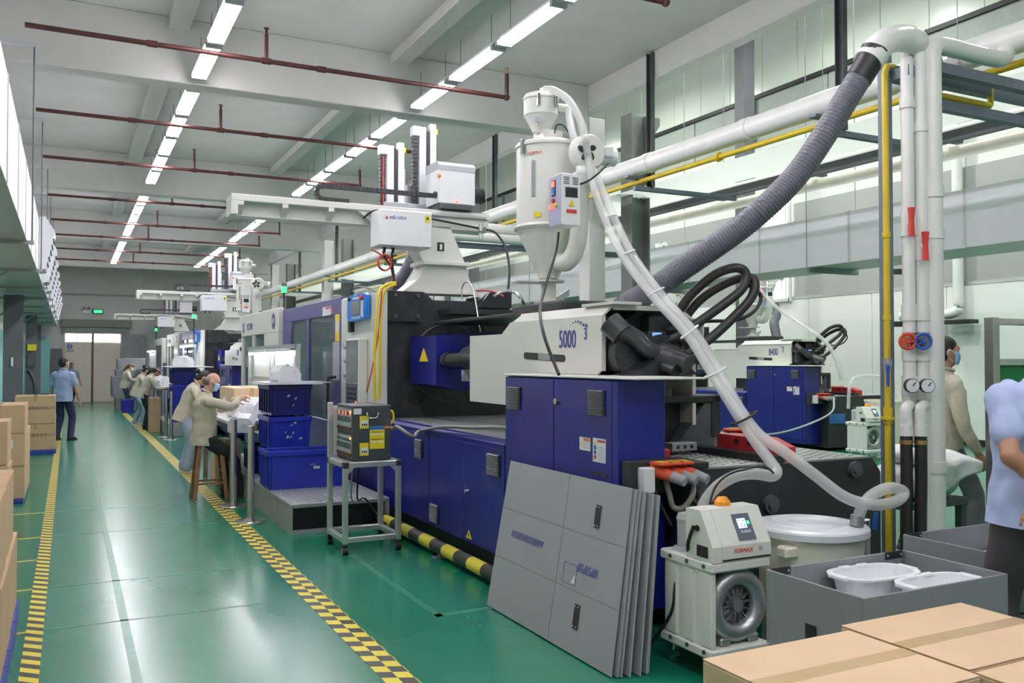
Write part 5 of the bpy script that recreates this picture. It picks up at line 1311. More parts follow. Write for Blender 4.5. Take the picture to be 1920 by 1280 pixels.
# stool
sx_, sy_ = 1.53, 11.15
t = thing('wooden_stool', (sx_, sy_, 0), 'tall worn wooden stool with splayed legs under the seated man', 'stool')
MB().box(sx_-.15, sx_+.10, sy_-.13, sy_+.13, .66, .70, .008).build('seat', 'wood', t)
for i, j in ((-1, -1), (1, -1), (1, 1), (-1, 1)):
    MB().bar((sx_+i*.12, sy_+j*.11, .66), (sx_+i*.185, sy_+j*.17, 0), .045, .045, up=(0, 1, 0)).build('leg', 'wood', t)
for z, k in ((.20, 1.0), (.33, .93)):
    for a, b in (((-.165, -.15), (.165, -.15)), ((-.165, .15), (.165, .15)), ((-.165, -.15), (-.165, .15)), ((.165, -.15), (.165, .15))):
        if (a[0] == b[0]) == (z > .3): MB().bar((sx_+a[0]*k, sy_+a[1]*k, z), (sx_+b[0]*k, sy_+b[1]*k, z), .03, .02).build('stretcher', 'wood', t)
# stanchions
def stanchion(x, y, lab, h=1.0):
    t = thing('barrier_post', (x, y, 0), lab, 'barrier post', 'steel barrier posts along the aisle')
    MB().lathe((x, y, 0), [(0, .035), (.04, .035), (.155, .018), (.165, .010), (.165, 0)], 32).build('base', 'stainless', t)
    MB().cyl((x, y, .03), (x, y, h), .034, n=18).build('post', 'stainless', t)
    MB().cyl((x, y, h), (x, y, h+.012), .037, n=18).build('cap', 'stainless', t)
stanchion(1.70, 9.36, 'nearest steel barrier post beside the step platform', .98)
stanchion(1.70, 10.42, 'second steel barrier post by the seated man', .98)
stanchion(1.93, 19.6, 'steel barrier post in front of the far blue crates', 1.0)
stanchion(1.90, 20.35, 'farthest steel barrier post by the women', 1.0)

# ================================================================ CONTROLLER CART
x0, x1, y0, y1 = 2.115, 2.64, 7.38, 7.92
t = thing('equipment_cart', (2.38, 7.65, 0), 'aluminium profile cart on castors carrying the grey controller', 'cart')
for (x, y) in ((x0, y0), (x1-.045, y0), (x0, y1-.045), (x1-.045, y1-.045)):
    MB().box(x, x+.045, y, y+.045, .09, .79, .004).build('leg', 'aluminium', t)
    cw = MB(); cw.cyl((x+.0, y+.022, .032), (x+.045, y+.022, .032), .032, n=16)
    ca = cw.build('castor', 'rubber', t)
    MB().cyl((x-.003, y+.022, .032), (x+.048, y+.022, .032), .018, n=12).build('hub', 'chrome', ca)
    MB().box(x+.004, x+.041, y+.004, y+.041, .066, .09).build('fork', 'machine_black', ca)
for z in (.745, .10):
    for (a, b) in (((x0+.045, y0), (x1-.045, y0+.045)), ((x0+.045, y1-.045), (x1-.045, y1)), ((x0, y0+.045), (x0+.045, y1-.045)), ((x1-.045, y0+.045), (x1, y1-.045))):
        MB().box(a[0], b[0], a[1], b[1], z, z+.045, .004).build('rail', 'aluminium', t)
for (x, y) in ((x0, y0), (x1-.045, y0), (x0, y1-.045), (x1-.045, y1-.045)):
    MB().box(x-.003, x+.048, y-.003, y+.048, .742, .793, .003).build('corner_cap', 'machine_black', t)
    MB().prism([(x+.045, .745), (x+.10, .745), (x+.045, .69)] if x < 2.4 else [(x, .745), (x-.055, .745), (x, .69)], 'y', y+.005, y+.04).build('bracket', 'aluminium', t)
MB().box(x0+.02, x1-.02, y0+.02, y1-.02, .79, .796).build('shelf', 'aluminium', t)
MB().box(x0, x0+.045, y1-.045, y1, .79, 1.29, .004).build('upright', 'aluminium', t)
MB().box(x0+.05, x0+.17, y1-.02, y1-.012, .80, 1.26).build('white_plate', 'plastic_white', t)
# temperature controller
x0, x1, y0, y1, z0, z1 = 2.20, 2.545, 7.39, 7.88, .80, 1.28
t = thing('hot_runner_controller', (2.37, 7.6, .80), 'dark grey controller cabinet with orange display rows on the cart', 'controller')
MB().box(x0, x1, y0, y1, z0, z1, .006).build('cabinet', 'panel_slate', t).data.materials[0] = mat('controller_grey', (.04, .048, .052), .5)
for za, zb in ((z0+.03, z0+.22), (z0+.255, z0+.45)):
    r = MB().box(x0-.006, x0, y0+.02, y1-.02, za, zb, .002).build('module_rack', 'panel_slate', t)
    r.data.materials[0] = mat('rack_tan', (.20, .165, .13), .5)
    n = 10
    for k in range(n):
        yy = y0+.03+(y1-y0-.06)*k/n
        m_ = MB().box(x0-.012, x0-.006, yy+.003, yy+.040, za+.035, zb-.01, .001).build('module', 'label_grey', r)
        MB().box(x0-.0135, x0-.012, yy+.008, yy+.034, zb-.055, zb-.03).build('display', 'led_red' if (k*7) % 5 < 2 and za > z0+.2 else 'screen_dark', m_)
        MB().box(x0-.0135, x0-.012, yy+.008, yy+.034, zb-.12, zb-.07).build('keypad', 'screen_dark', m_)
    MB().box(x0-.014, x0-.006, y0+.03, y1-.03, za+.006, za+.03).build('fuse_row', 'pipe_rust', r)
    MB().cyl((x0-.012, y0+.03, zb-.025), (x0-.018, y0+.03, zb-.025), .008, n=8).build('pilot_lamp', 'led_amber', r)
def plate(xa, xb, za, zb, m, par, d=.002): return MB().box(xa, xb, y0-d, y0, za, zb).build('sticker', m, par)
plate(x0+.005, x0+.075, z1-.075, z1-.025, 'label_white', t)
for za in (z1-.20, z0+.045):
    s = plate(x0+.06, x0+.14, za, za+.11, 'label_yellow', t); plate(x0+.073, x0+.135, za+.02, za+.07, 'label_white', t, .003)
    for k in range(3): plate(x0+.078+.018*k, x0+.09+.018*k, za+.026, za+.042, 'screen_dark', t, .004)
plate(x0+.15, x0+.28, z1-.215, z1-.18, 'label_blue', t); plate(x0+.285, x0+.335, z1-.205, z1-.185, 'label_orange', t)
s = plate(x0+.15, x0+.285, z1-.38, z1-.215, 'label_yellow', t)
for zz in (z1-.235, z1-.30):
    plate(x0+.16, x0+.275, zz, zz+.005, 'screen_dark', t, .003)
    for k in range(5): plate(x0+.162+.023*k, x0+.176+.023*k, zz-.028, zz-.012, 'label_white', t, .003)
MB().tube([(x0+.115, y0, z1-.06), (x0+.115, y0-.035, z1-.065), (x0+.125, y0-.04, z1-.105), (x0+.20, y0-.04, z1-.105), (x0+.215, y0-.035, z1-.065), (x0+.215, y0, z1-.06)], .006, 8, 4).build('handle', 'chrome', t)
MB().tube([(x1, y0+.06, z1-.05), (x1+.035, y0+.06, z1-.07), (x1+.04, y0+.06, z1-.14), (x1+.0, y0+.06, z1-.18)], .012, 8, 5).build('yellow_grip', 'cable_yellow', t)
MB().cyl((x1, y0+.03, z1-.21), (x1+.04, y0+.03, z1-.215), .022, n=12).build('cable_gland', 'socket_grey', t)
hose('controller_cable', [(2.58, 7.42, 1.065), (2.572,7.300,1.092), (2.70, 7.25, 1.005), (2.960,7.797,0.999), (2.980,7.251,1.081), (2.990,6.691,1.114), (3.000,6.040,1.155), (3.25, 6.06, 1.09)], .016, 'cable_grey', 'grey corrugated cable from the controller along the blue machine bed', 'cable', 10)
hose('mains_cable', [(2.42, 7.9, .80), (2.44, 8.02, .6), (2.46, 8.1, .35), (2.6, 8.3, .32), (2.75, 8.2, .1), (2.9, 8.0, .03)], .008, 'cable_black', 'thin black cable hanging behind the cart', 'cable', 6)
hose('mains_cable', [(2.36, 7.9, .80), (2.37, 8.0, .55), (2.40, 8.1, .36), (2.52, 8.3, .30)], .008, 'label_grey', 'thin grey cable hanging behind the cart', 'cable', 6)
# bumper bar on the floor
t = thing('floor_barrier', (2.83, 6.8, 0), 'yellow and black bump rail on the floor before the machine', 'bump rail')
b = MB().cyl((2.83, 4.9, .085), (2.83, 8.9, .085), .055, n=18).build('rail', 'barrier_stripes', t)
for y in (5.6, 6.95, 8.3): MB().cyl((2.83, y, 0), (2.83, y, .05), .018, n=8).box(2.77, 2.89, y-.05, y+.05, 0, .008).build('foot', 'steel_grey', t)

# ================================================================ FOLDED GREY SHEETS LEANING ON THE CABINET
def sheet(i, xb, xt, yl, yr, sk, label):
    """folded hollow-board box: six panels in two columns and three rows, creases between them"""
    zt = .945-.004*i
    t = thing('folded_sheet', (xb, (yl+yr)/2, 0), label, 'folded box', 'folded grey boxes leaning on the cabinet')
    def P(u, v, d=0):       # u along the sheet (0 left .. 1 right), v up
        y = yl+(yr-yl)*u+sk*v; return (xb+(xt-xb)*v-d*.93, y, zt*v+.003-d*.37*0)
    us = (0, .555, 1); vs = (0, .335, .665, 1); th = .010; e = .0025
    for a in range(2):
        for b in range(3):
            u0, u1 = us[a]+e, us[a+1]-e; v0, v1 = vs[b]+e, vs[b+1]-e
            q = [P(u0, v0), P(u1, v0), P(u1, v1), P(u0, v1)]
            n = Vector((-zt, 0, (xt-xb))).normalized()*th
            q2 = [tuple(Vector(p)+n) for p in q]
            m = MB().add(q+q2, [(3, 2, 1, 0), (4, 5, 6, 7), (0, 1, 5, 4), (1, 2, 6, 5), (2, 3, 7, 6), (3, 0, 4, 7)])
            m.build('panel', 'sheet_grey', t)
    n = Vector((-zt, 0, (xt-xb))).normalized()
    q = [P(.002, .002), P(.998, .002), P(.998, .998), P(.002, .998)]
    MB().add([tuple(Vector(p)+n*.002) for p in q]+[tuple(Vector(p)+n*.006) for p in q], [(3, 2, 1, 0), (4, 5, 6, 7), (0, 1, 5, 4), (1, 2, 6, 5), (2, 3, 7, 6), (3, 0, 4, 7)]).build('liner', 'sheet_edge', t)
    return t, P, n
front = None
for i in range(9):
    j = (0, .004, -.006, .01, .0, .012, -.004, .006, .0)[i]
    lab = ['front folded grey box sheet with blue print and two black handles', 'second folded grey sheet behind the printed one', 'third folded grey sheet of the leaning pile', 'fourth folded grey sheet of the leaning pile', 'fifth folded grey sheet of the leaning pile', 'sixth folded grey sheet of the leaning pile', 'seventh folded grey sheet of the leaning pile', 'eighth folded grey sheet of the leaning pile', 'rearmost folded grey sheet leaning against the cabinet'][i]
    r = sheet(i, 2.57+.027*i+j, 2.875+.0135*i, 5.44-.012*i+j*2, 3.905-.004*i-abs(j)*3, .24-.01*i, lab)
    if i == 0: front = r
t, P, n = front
def onsheet(u, v, d=.013): return Vector(P(u, v))+n*d
ud = (onsheet(1, .5)-onsheet(0, .5)).normalized(); vd = (onsheet(.5, 1)-onsheet(.5, 0)).normalized()
vperp = n.cross(ud)
writing('lettering', '永超模具科技有限公司', onsheet(.275, .52, .0122), .052, 'print_blue', t, -ud, -vperp, sx=.86)
writing('lettering', '800*570*300', onsheet(.775, .475, .0122), .075, 'print_blue', t, -ud, -vperp, sx=.55)
fr = MB()
for (ua, va, ub, vb) in ((.605, .36, .70, .36), (.605, .475, .70, .475), (.605, .36, .605, .475), (.70, .36, .70, .475)):
    fr.bar(onsheet(ua, va, .0118), onsheet(ub, vb, .0118), .004, .001)
fr.build('printed_frame', 'print_blue', t)
MB().add([onsheet(.667, .37, .0121), onsheet(.695, .37, .0121), onsheet(.695, .43, .0121)], [(0, 1, 2)]).build('paper_scrap', 'label_white', t)
for uc, vc in ((.80, .79), (.74, .205)):
    c = onsheet(uc, vc, .012)
    h = MB().add([tuple(c+ud*a*.026+vd*b*.068+n*d) for d in (0, .006) for a, b in ((-1, -1), (1, -1), (1, 1), (-1, 1))], [(3, 2, 1, 0), (4, 5, 6, 7), (0, 1, 5, 4), (1, 2, 6, 5), (2, 3, 7, 6), (3, 0, 4, 7)]).build('handle_plate', 'rubber', t)
    for a in (-.016, .016):
        for b in (-.056, .056): MB().cyl(c+ud*a+vd*b+n*.006, c+ud*a+vd*b+n*.009, .005, n=8).build('rivet', 'label_grey', h)

# ================================================================ VACUUM LOADER
def make_loader(label):
    x0, x1, y0, y1 = 2.97, 3.36, 3.58, 4.03
    t = thing('vacuum_loader', ((x0+x1)/2, (y0+y1)/2, 0), label, 'vacuum loader')
    MB().box(x0, x1, y0, y1, .12, .175, .01).build('base_plate', 'loader_white', t)
    for (x, y) in ((x0+.06, y0+.05), (x1-.06, y0+.05), (x0+.06, y1-.05), (x1-.06, y1-.05)):
        cc = MB().cyl((x-.012, y, .035), (x+.012, y, .035), .035, n=16).build('castor', 'chrome', t)
        MB().box(x-.02, x+.02, y-.025, y+.025, .07, .12, .004).build('fork', 'chrome', cc)
    # side frame of three posts with grooves
    for k, ya in enumerate((y0+.015, y0+.155, y0+.30)):
        MB().box(x0+.006, x0+.045, ya, ya+.10, .175, .57, .010).build('side_post', 'loader_white', t)
    MB().box(x0+.016, x0+.04, y0+.02, y1-.03, .175, .57).build('side_web', 'loader_white', t)
    for ya in (y0+.065, y0+.205, y0+.35):
        for z in (.155, .60): MB().cyl((x0+.002, ya, z), (x0-.006, ya, z), .012, n=10).build('bolt', 'steel_dark', t)
    MB().box(x1-.03, x1-.01, y1-.06, y1-.03, .175, .57).build('rear_post', 'loader_white', t)
    MB().box(x0, x1+.01, y0, y1, .57, .625, .010).build('top_plate', 'loader_white', t)
    # control head
    hd = MB(); hd.prism([(y0-.0, .625), (y0+.0, .705), (y0+.10, .885), (y0+.22, .885), (y0+.22, .625)], 'x', x0+.005, x1+.012)
    hd = hd.build('control_head', 'loader_white', t)
    MB().prism([(y0-.004, .64), (y0-.004, .707), (y0+.096, .887), (y0+.104, .884), (y0+.008, .704), (y0+.008, .64)], 'x', x0+.07, x1+.008).build('front_cover', 'loader_white', hd)
    MB().box(x0+.07, x1+.008, y0-.003, y0+.004, .630, .637).build('cover_gap', 'rubber', hd)
    # slate panel on the sloping face
    sl = Vector((0, .10, .18)).normalized(); nn = Vector((0, -.18, .10)).normalized()
    o = Vector((x0+.19, y0-.002, .707))
    def Q(u, v, d): return o+Vector((1, 0, 0))*u+sl*v+nn*d
    def slab(u0, u1, v0, v1, d0, d1, nm, m, par): return MB().add([tuple(Q(u, v, d)) for d in (d0, d1) for u, v in ((u0, v0), (u1, v0), (u1, v1), (u0, v1))], [(3, 2, 1, 0), (4, 5, 6, 7), (0, 1, 5, 4), (1, 2, 6, 5), (2, 3, 7, 6), (3, 0, 4, 7)]).build(nm, m, par)
    pn = slab(0, .115, .02, .165, .005, .007, 'keypad_panel', 'panel_slate', hd)
    slab(.022, .078, .085, .138, .007, .009, 'lcd_screen', 'screen_lit', pn)
    for (u, v, a, b) in ((.028, .125, .012, .006), (.055, .122, .014, .008), (.03, .105, .03, .004), (.035, .09, .014, .008), (.06, .09, .012, .014)): slab(u, u+a, v, v+b, .009, .0095, 'lcd_segment', 'label_white', pn)
    slab(.085, .10, .105, .122, .007, .010, 'green_key', 'led_green', pn)
    for k in range(4): slab(.026+.017*k, .041+.017*k, .058, .074, .007, .009, 'key', 'label_grey', pn)
    writing('lettering', 'FORMAX', (x0+.205, y0-.0058, .677), .032, 'label_red', hd, (1, 0, 0), (0, 0, 1), shear=.25)
    MB().box(x0+.315, x0+.338, y0-.0055, y0-.004, .665, .69).build('emblem', 'label_grey', hd)
    MB().box(x0+.0, x0+.005, y0+.035, y0+.125, .645, .705, .002).build('name_plate', 'ink_black', hd)
    MB().cyl((x0+.005, y0+.12, .79), (x0-.004, y0+.12, .79), .016, n=12).build('port', 'rubber', hd)
    # amber beacon
    bx, by = x0+.205, y0+.16
    MB().lathe((bx, by, .885), [(.045, 0), (.045, .025), (.043, .028), (.025, .05), (0, .05)], 8).build('beacon', 'amber', hd)
    MB().cyl((bx, by, .883), (bx, by, .890), .047, n=16).build('beacon_base', 'plastic_white', hd)
    # filter cup behind
    fc = MB().lathe((x0+.10, y1-.12, 0), [(.075, .625), (.075, .645), (.055, .65), (.055, .78), (.06, .80), (.05, .83), (0, .84)], 20).build('filter_cup', 'clear_hose', t)
    MB().cyl((x0+.10, y1-.12, .626), (x0+.10, y1-.12, .70), .048, n=18).build('filter', 'panel_lilac', fc)
    # ring blower
    cx, cz, yb = x0+.215, .375, y0+.01
    rb = MB(); rb.tube([(cx+.15*math.cos(a*PI/16), yb+.06, cz+.15*math.sin(a*PI/16)) for a in range(32)], .046, 14, 1, closed=True)
    bl = rb.build('blower_ring', 'cast_alu', t)
    MB().lathe((cx, yb, cz), [(0, .075), (.045, .075), (.05, .09), (.13, .10)], 28, 'y').build('blower_cover', 'cast_alu', t)
    MB().lathe((cx, yb, cz), [(.185, .06), (.19, .09), (.185, .30), (.15, .34), (0, .35)], 28, 'y').build('blower_housing', 'cast_alu', t)
    for a in range(14):
        an = a*2*PI/14+.1
        p = Vector((cx+.05*math.cos(an), yb+.06, cz+.05*math.sin(an))); q = Vector((cx+.115*math.cos(an), yb+.072, cz+.115*math.sin(an)))
        MB().bar(p, q, .005, .02, up=(0, 1, 0)).build('fin', 'cast_alu', bl)
    MB().cyl((cx, yb+.06, cz), (cx, yb+.035, cz), .034, n=16).build('hub', 'cast_alu', bl)
    for an in (.5, 1.75, 3.3, 4.4, 5.4): MB().box(cx+.19*math.cos(an)-.012, cx+.19*math.cos(an)+.012, yb+.04, yb+.07, cz+.19*math.sin(an)-.012, cz+.19*math.sin(an)+.012, .004).build('lug', 'cast_alu', bl)
    for xa in (cx-.13, cx+.06): MB().box(xa, xa+.07, yb+.02, yb+.25, .175, .22, .01).build('blower_foot', 'cast_alu', t)
    MB().cyl((x0+.12, yb+.13, cz-.10), (x0+.12, yb+.13, cz+.10), .02, n=8)
    return t
lA = make_loader('white vacuum loader with amber beacon and ring blower beside the bucket')
dup(lA, (3.165+8.87, 3.805+6.75, 0), 'white vacuum loader with amber beacon by the right wall machine')
hose('loader_cable', [(2.965, 3.72, .80), (2.95, 3.75, .70), (3.029,3.851,0.584), (2.985,3.898,0.463), (2.973,3.931,0.281), (2.96, 4.15, .02)], .010, 'cable_black', 'black cable drooping from the loader head to the floor', 'cable', 8)
# cables from the red sockets
for k, (pts, r, m, lab) in enumerate((
        ([(3.188,4.401,0.927), (3.182,4.350,0.869), (3.226,4.330,0.756), (3.264,4.312,0.675)], .012, 'cable_black', 'left black cable hanging from the red plugs'),
        ([(3.263,4.363,0.943), (3.257,4.312,0.853), (3.275,4.304,0.788), (3.314,4.262,0.785), (3.365,4.235,0.856), (3.383,4.246,0.934), (3.373,4.306,0.992)], .018, 'cable_grey', 'thick beige cable looping between the red plugs'),
        ([(3.347,4.330,1.007), (3.377,4.249,0.966), (3.400,4.217,0.856), (3.408,4.238,0.756), (3.385,4.251,0.675)], .010, 'cable_black', 'right black cable hanging from the red plugs'))):
    hose('plug_cable', pts, r, m, lab, 'cable', 8, 6, 'cables under the red plugs')

# ================================================================ BUCKET
bx, by = 3.80, 3.72
t = thing('material_bucket', (bx, by, 0), 'large round white plastic bucket with lid behind the grey crate', 'bucket')
MB().lathe((bx, by, 0), [(0, 0), (.25, 0), (.265, .02), (.295, .70), (.285, .70), (.255, .03), (0, .03)], 44).build('tub', 'bucket_white', t)
MB().lathe((bx, by, 0), [(0, .742), (.06, .742), (.085, .752), (.10, .755), (.12, .748), (.135, .742), (.20, .745), (.215, .755), (.225, .748), (.285, .745), (.315, .738), (.322, .728), (.322, .695), (.31, .692), (.305, .70)], 48).build('lid', 'lid_white', t)
MB().box(bx-.34, bx-.24, by-.16, by-.08, .60, .665, .012).build('handle', 'bucket_white', t)
MB().cyl((3.945,3.517,0.751), (3.950,3.513,0.808), .038, n=16).build('hose_port', 'cast_alu', t)
t = thing('material_bucket', (3.80+8.87, 3.72+6.9, 0), 'white plastic bucket beside the loader at the right wall', 'bucket')
bx, by = 3.80+8.87, 3.72+6.9
MB().lathe((bx, by, 0), [(0, 0), (.27, 0), (.28, .02), (.36, .95), (.37, .95), (.37, .98), (.345, .98), (.30, .5), (0, .48)], 36).build('tub', 'bucket_white', t)
hose('suction_hose', [(11.6+.45, 10.9, .83), (12.1, 10.9, 1.25), (12.3, 10.9, 1.38), (12.7, 10.8, 1.38), (12.95, 10.7, 1.25), (13.0, 10.6, .98)], .03, 'clear_hose', 'clear hose arching from the far loader to its bucket', 'hose', 10)
hose('power_cable', [(12.45, 11.6, 1.0), (12.2, 11.4, .75), (11.8, 11.5, .55), (11.0, 11.4, .42), (10.2, 11.3, .40), (9.2, 11.2, .35)], .018, 'label_grey', 'grey cable hanging from the plugs of the right wall machine', 'cable', 8)
hose('suction_hose', [(12.68, 14.0, 3.7), (12.55, 13.7, 3.3), (12.5, 13.2, 2.8), (12.7, 12.6, 2.35), (12.85, 12.2, 2.05), (12.95, 12.0, 1.7), (13.0, 11.9, 1.3)], .04, 'clear_hose', 'clear hose coming down over the right wall machine', 'hose', 10)
hose('extraction_hose', [(13.9, 14.6, 2.9), (13.86, 14.5, 2.65), (13.6, 14.3, 2.45), (13.45, 14.0, 1.95)], .10, 'flex_grey', 'grey flexible hose beside the window behind the right wall machine', 'hose', 12)

# ================================================================ GREY CRATES WITH PARTS
def box_crate(name, x0, x1, y0, y1, z0, z1, label, handles=True, split=False):
    t = thing(name, ((x0+x1)/2, (y0+y1)/2, z0), label, 'crate')
    w = .010
    MB().box(x0, x1, y0, y1, z0, z0+.012).build('floor_panel', 'crate_inner', t)
    for nm, a in (('front_panel', (x0, x1, y0, y0+w)), ('rear_panel', (x0, x1, y1-w, y1)), ('side_panel', (x0, x0+w, y0+w, y1-w)), ('side_panel', (x1-w, x1, y0+w, y1-w))):
        MB().box(*a, z0+.012, z1, .002).build(nm, 'crate_grey', t)
    if handles:
        for xx in (x0+.012, x1-.14):
            h = MB().box(xx, xx+.12, y1-w-.005, y1-w, z1-.032, z1+.004, .002).build('corner_plate', 'rubber', t)
            for q in (.015, .105): MB().cyl((xx+q, y1-w-.005, z1-.014), (xx+q, y1-w-.008, z1-.014), .005, n=8).build('rivet', 'label_grey', h)
        MB().box(x0-.006, x0, y0+.24, y0+.30, z0+.02, z0+.15, .002).build('handle_plate', 'rubber', t)
    return t
cr1 = box_crate('grey_crate', 2.74, 3.612, 2.41, 2.94, .44, .76, 'nearest grey hollow board crate holding white plastic tubs')
box_crate('grey_crate', 2.74, 3.612, 2.41, 2.94, .13, .43, 'grey hollow board crate underneath the one with white tubs', False)
cr2 = box_crate('grey_crate', 3.93, 4.78, 2.72, 3.20, .44, .76, 'second grey hollow board crate behind the standing man')
box_crate('grey_crate', 3.93, 4.78, 2.72, 3.20, .13, .43, 'lower grey crate under the second crate behind the man', False)
for (a, b, c, d, lab) in ((2.70, 3.65, 2.38, 2.97, 'low blue pallet under the nearest grey crates'), (3.90, 4.82, 2.69, 3.24, 'low blue pallet under the second grey crates')):
    p = thing('pallet', ((a+b)/2, (c+d)/2, 0), lab, 'pallet')
    for k in range(5): MB().box(a, b, c+(d-c)*k/5+.006, c+(d-c)*(k+1)/5-.006, .10, .128, .003).build('deck_board', 'pallet_blue', p)
    for xx in (a+.06, (a+b)/2, b-.06): MB().box(xx-.05, xx+.05, c, d, 0, .10).build('runner', 'pallet_blue', p)
tag(MB().box(4.25, 4.74, 2.75, 3.16, .60, .625, .004).build('white_sheet', 'plastic_white', loc=(4.5, 2.95, .6)), 'flat white plastic sheet lying in the second grey crate', 'sheet')
tag(MB().box(4.0, 4.70, 2.76, 3.15, .453, .599, .01).build('packing_block', 'crate_inner', loc=(4.3, 2.95, .45)), 'grey packing block under the white sheet in the second crate', 'packing')
def tub(loc, rz, label, L=.40, W=.22, H=.12):
    t = thing('plastic_tub', loc, label, 'tub', 'white plastic tubs in the grey crate')
    x, y, z = loc; n = 40
    def ringp(k, hh, grow=0): 
        vs = []
        for i in range(n):
            a = 2*PI*i/n; c, s = math.cos(a), math.sin(a)
            r = (abs(c)**3.2+abs(s)**3.2)**(-1/3.2)
            vs.append((x+(L/2*k+grow)*r*c, y+(W/2*k+grow)*r*s, z+hh))
        return vs
    rings = [ringp(.82, 0), ringp(.97, H), ringp(1.0, H, .018), ringp(1.0, H+.008, .018), ringp(.97, H+.008, -.002), ringp(.80, .012)]
    m = MB(); vs = [p for r in rings for p in r]; fs = []
    for j in range(len(rings)-1): fs += [(j*n+i, j*n+(i+1) % n, (j+1)*n+(i+1) % n, (j+1)*n+i) for i in range(n)]
    fs += [tuple(range(n))[::-1], tuple(range(5*n, 6*n))]
    m.add(vs, fs, False); m.build('shell', 'plastic_white', t)
    for sx in (-1, 1): MB().box(x+sx*(L/2+.01)-.018, x+sx*(L/2+.01)+.018, y-.05, y+.05, z+H-.006, z+H+.012, .004).build('grip', 'plastic_white', t)
    for q in (-.09, .02): MB().box(x+q, x+q+.06, y+W/2-.012, y+W/2+.016, z+H+.0, z+H+.014, .003).build('hinge_lug', 'plastic_white', t)
    t.rotation_euler = (0, 0, rz)
    return t
tub((3.24, 2.795, .60), -.03, 'white plastic tub at the back of the nearest grey crate')
tub((3.36, 2.553, .60), 0, 'white plastic tub half hidden at the front of the grey crate', .38, .19)
tag(MB().box(2.80, 3.56, 2.45, 2.90, .453, .580, .01).build('packing_block', 'plastic_white', loc=(3.2, 2.6, .45)), 'white packing block under the tubs in the nearest crate', 'packing')
# small valve behind the crate
t = thing('drain_valve', (4.30, 3.75, 0), 'small chrome tap with blue lever behind the grey crate', 'tap')
MB().cyl((4.30, 3.75, 0), (4.30, 3.75, .62), .015, n=10).build('riser', 'steel_grey', t)
MB().cyl((4.30, 3.75, .62), (4.28, 3.74, .72), .02, n=10).build('tap_body', 'chrome', t); MB().bar((4.33, 3.73, .66), (4.34, 3.72, .76), .03, .012).build('tap_lever', 'valve_blue', t)

# ================================================================ FOREGROUND CARTONS
G = 'cardboard boxes in the right foreground'
carton('carton', 1.672, 2.276, 1.60, 2.062, .45, .80, 'front left cardboard box of the right foreground pile', G, 'cardboard_light', 'x')
carton('carton', 2.284, 2.884, 1.64, 2.105, .45, .803, 'rear right cardboard box of the right foreground pile', G, 'cardboard_light', 'x')
carton('carton', 2.29, 2.88, 1.12, 1.63, .45, .798, 'cardboard box at the bottom right corner of the picture', G, 'cardboard_light', 'x')
carton('carton', 1.672, 2.276, 1.60, 2.062, .10, .445, 'lower cardboard box under the front left one', G, 'cardboard', 'x')
carton('carton', 2.284, 2.884, 1.64, 2.105, .10, .445, 'lower cardboard box under the rear right one', G, 'cardboard', 'x')
carton('carton', 2.29, 2.88, 1.12, 1.63, .10, .445, 'lower cardboard box under the bottom right one', G, 'cardboard', 'x')
p = thing('pallet', (2.27, 1.6, 0), 'low blue pallet under the right foreground boxes', 'pallet')
for k in range(6): MB().box(1.65, 2.90, 1.10+.17*k+.005, 1.10+.17*(k+1)-.005, .07, .095, .003).build('deck_board', 'pallet_blue', p)
for xx in (1.75, 2.28, 2.8): MB().box(xx-.05, xx+.05, 1.10, 2.12, 0, .07).build('runner', 'pallet_blue', p)

# ================================================================ LEFT CARTONS
G = 'cardboard boxes stacked on the left'
carton('carton', -.90, -.292, 5.30, 6.12, .60, 1.015, 'nearest upper cardboard box at the left picture edge', G)
carton('carton', -.90, -.285, 4.55, 5.29, .60, 1.015, 'nearest cardboard box cut by the left picture edge', G)
carton('carton', -.90, -.280, 5.62, 6.36, .15, .595, 'nearest lower cardboard box on the blue pallet', G)
carton('carton', -.90, -.275, 4.80, 5.61, .15, .595, 'lower cardboard box at the bottom left picture edge', G)
p = thing('pallet', (-.6, 5.5, 0), 'blue pallet under the nearest left boxes', 'pallet')
for k in range(7): MB().box(-.95, -.265, 4.5+.28*k+.006, 4.5+.28*(k+1)-.006, .12, .148, .003).build('deck_board', 'pallet_blue', p)
for xx in (-.90, -.6, -.32): MB().box(xx-.05, xx+.05, 4.5, 6.46, 0, .12).build('runner', 'pallet_blue', p)
carton('carton', -1.05, -.49, 9.20, 9.75, .72, 1.115, 'cardboard box with paper label behind the nearest stack', G, 'cardboard', 'y', None, True, True)
carton('carton', -1.05, -.48, 9.20, 9.75, .38, .715, 'cardboard box under the labelled one behind the nearest stack', G)
carton('carton', -1.05, -.47, 9.20, 9.75, .03, .375, 'lowest cardboard box of the second stack on the left', G)
carton('carton', -1.02, -.455, 11.8, 12.7, .815, 1.145, 'top cardboard box of the third stack on the left', G)
carton('carton', -1.02, -.45, 11.8, 13.3, .43, .810, 'middle cardboard box with white label on the left', G, 'cardboard', 'y', None, True, True)
carton('carton', -1.02, -.45, 11.8, 13.3, .05, .425, 'lowest cardboard box with white label on the left', G, 'cardboard', 'y', None, True, True)
carton('carton', -.84, -.205, 17.7, 18.4, .54, 1.035, 'upper printed cardboard box on the far blue pallet', G, 'cardboard', 'y', '永超模具有限公司')
carton('carton', -.84, -.20, 17.7, 18.4, .075, .535, 'lower printed cardboard box on the far blue pallet', G, 'cardboard', 'y', '永超模具有限公司')
tag(MB().box(-.9, -.19, 17.66, 18.5, 0, .073, .006).build('pallet', 'pallet_blue', loc=(-.5, 18, 0)), 'far blue pallet under the two printed boxes', 'pallet')
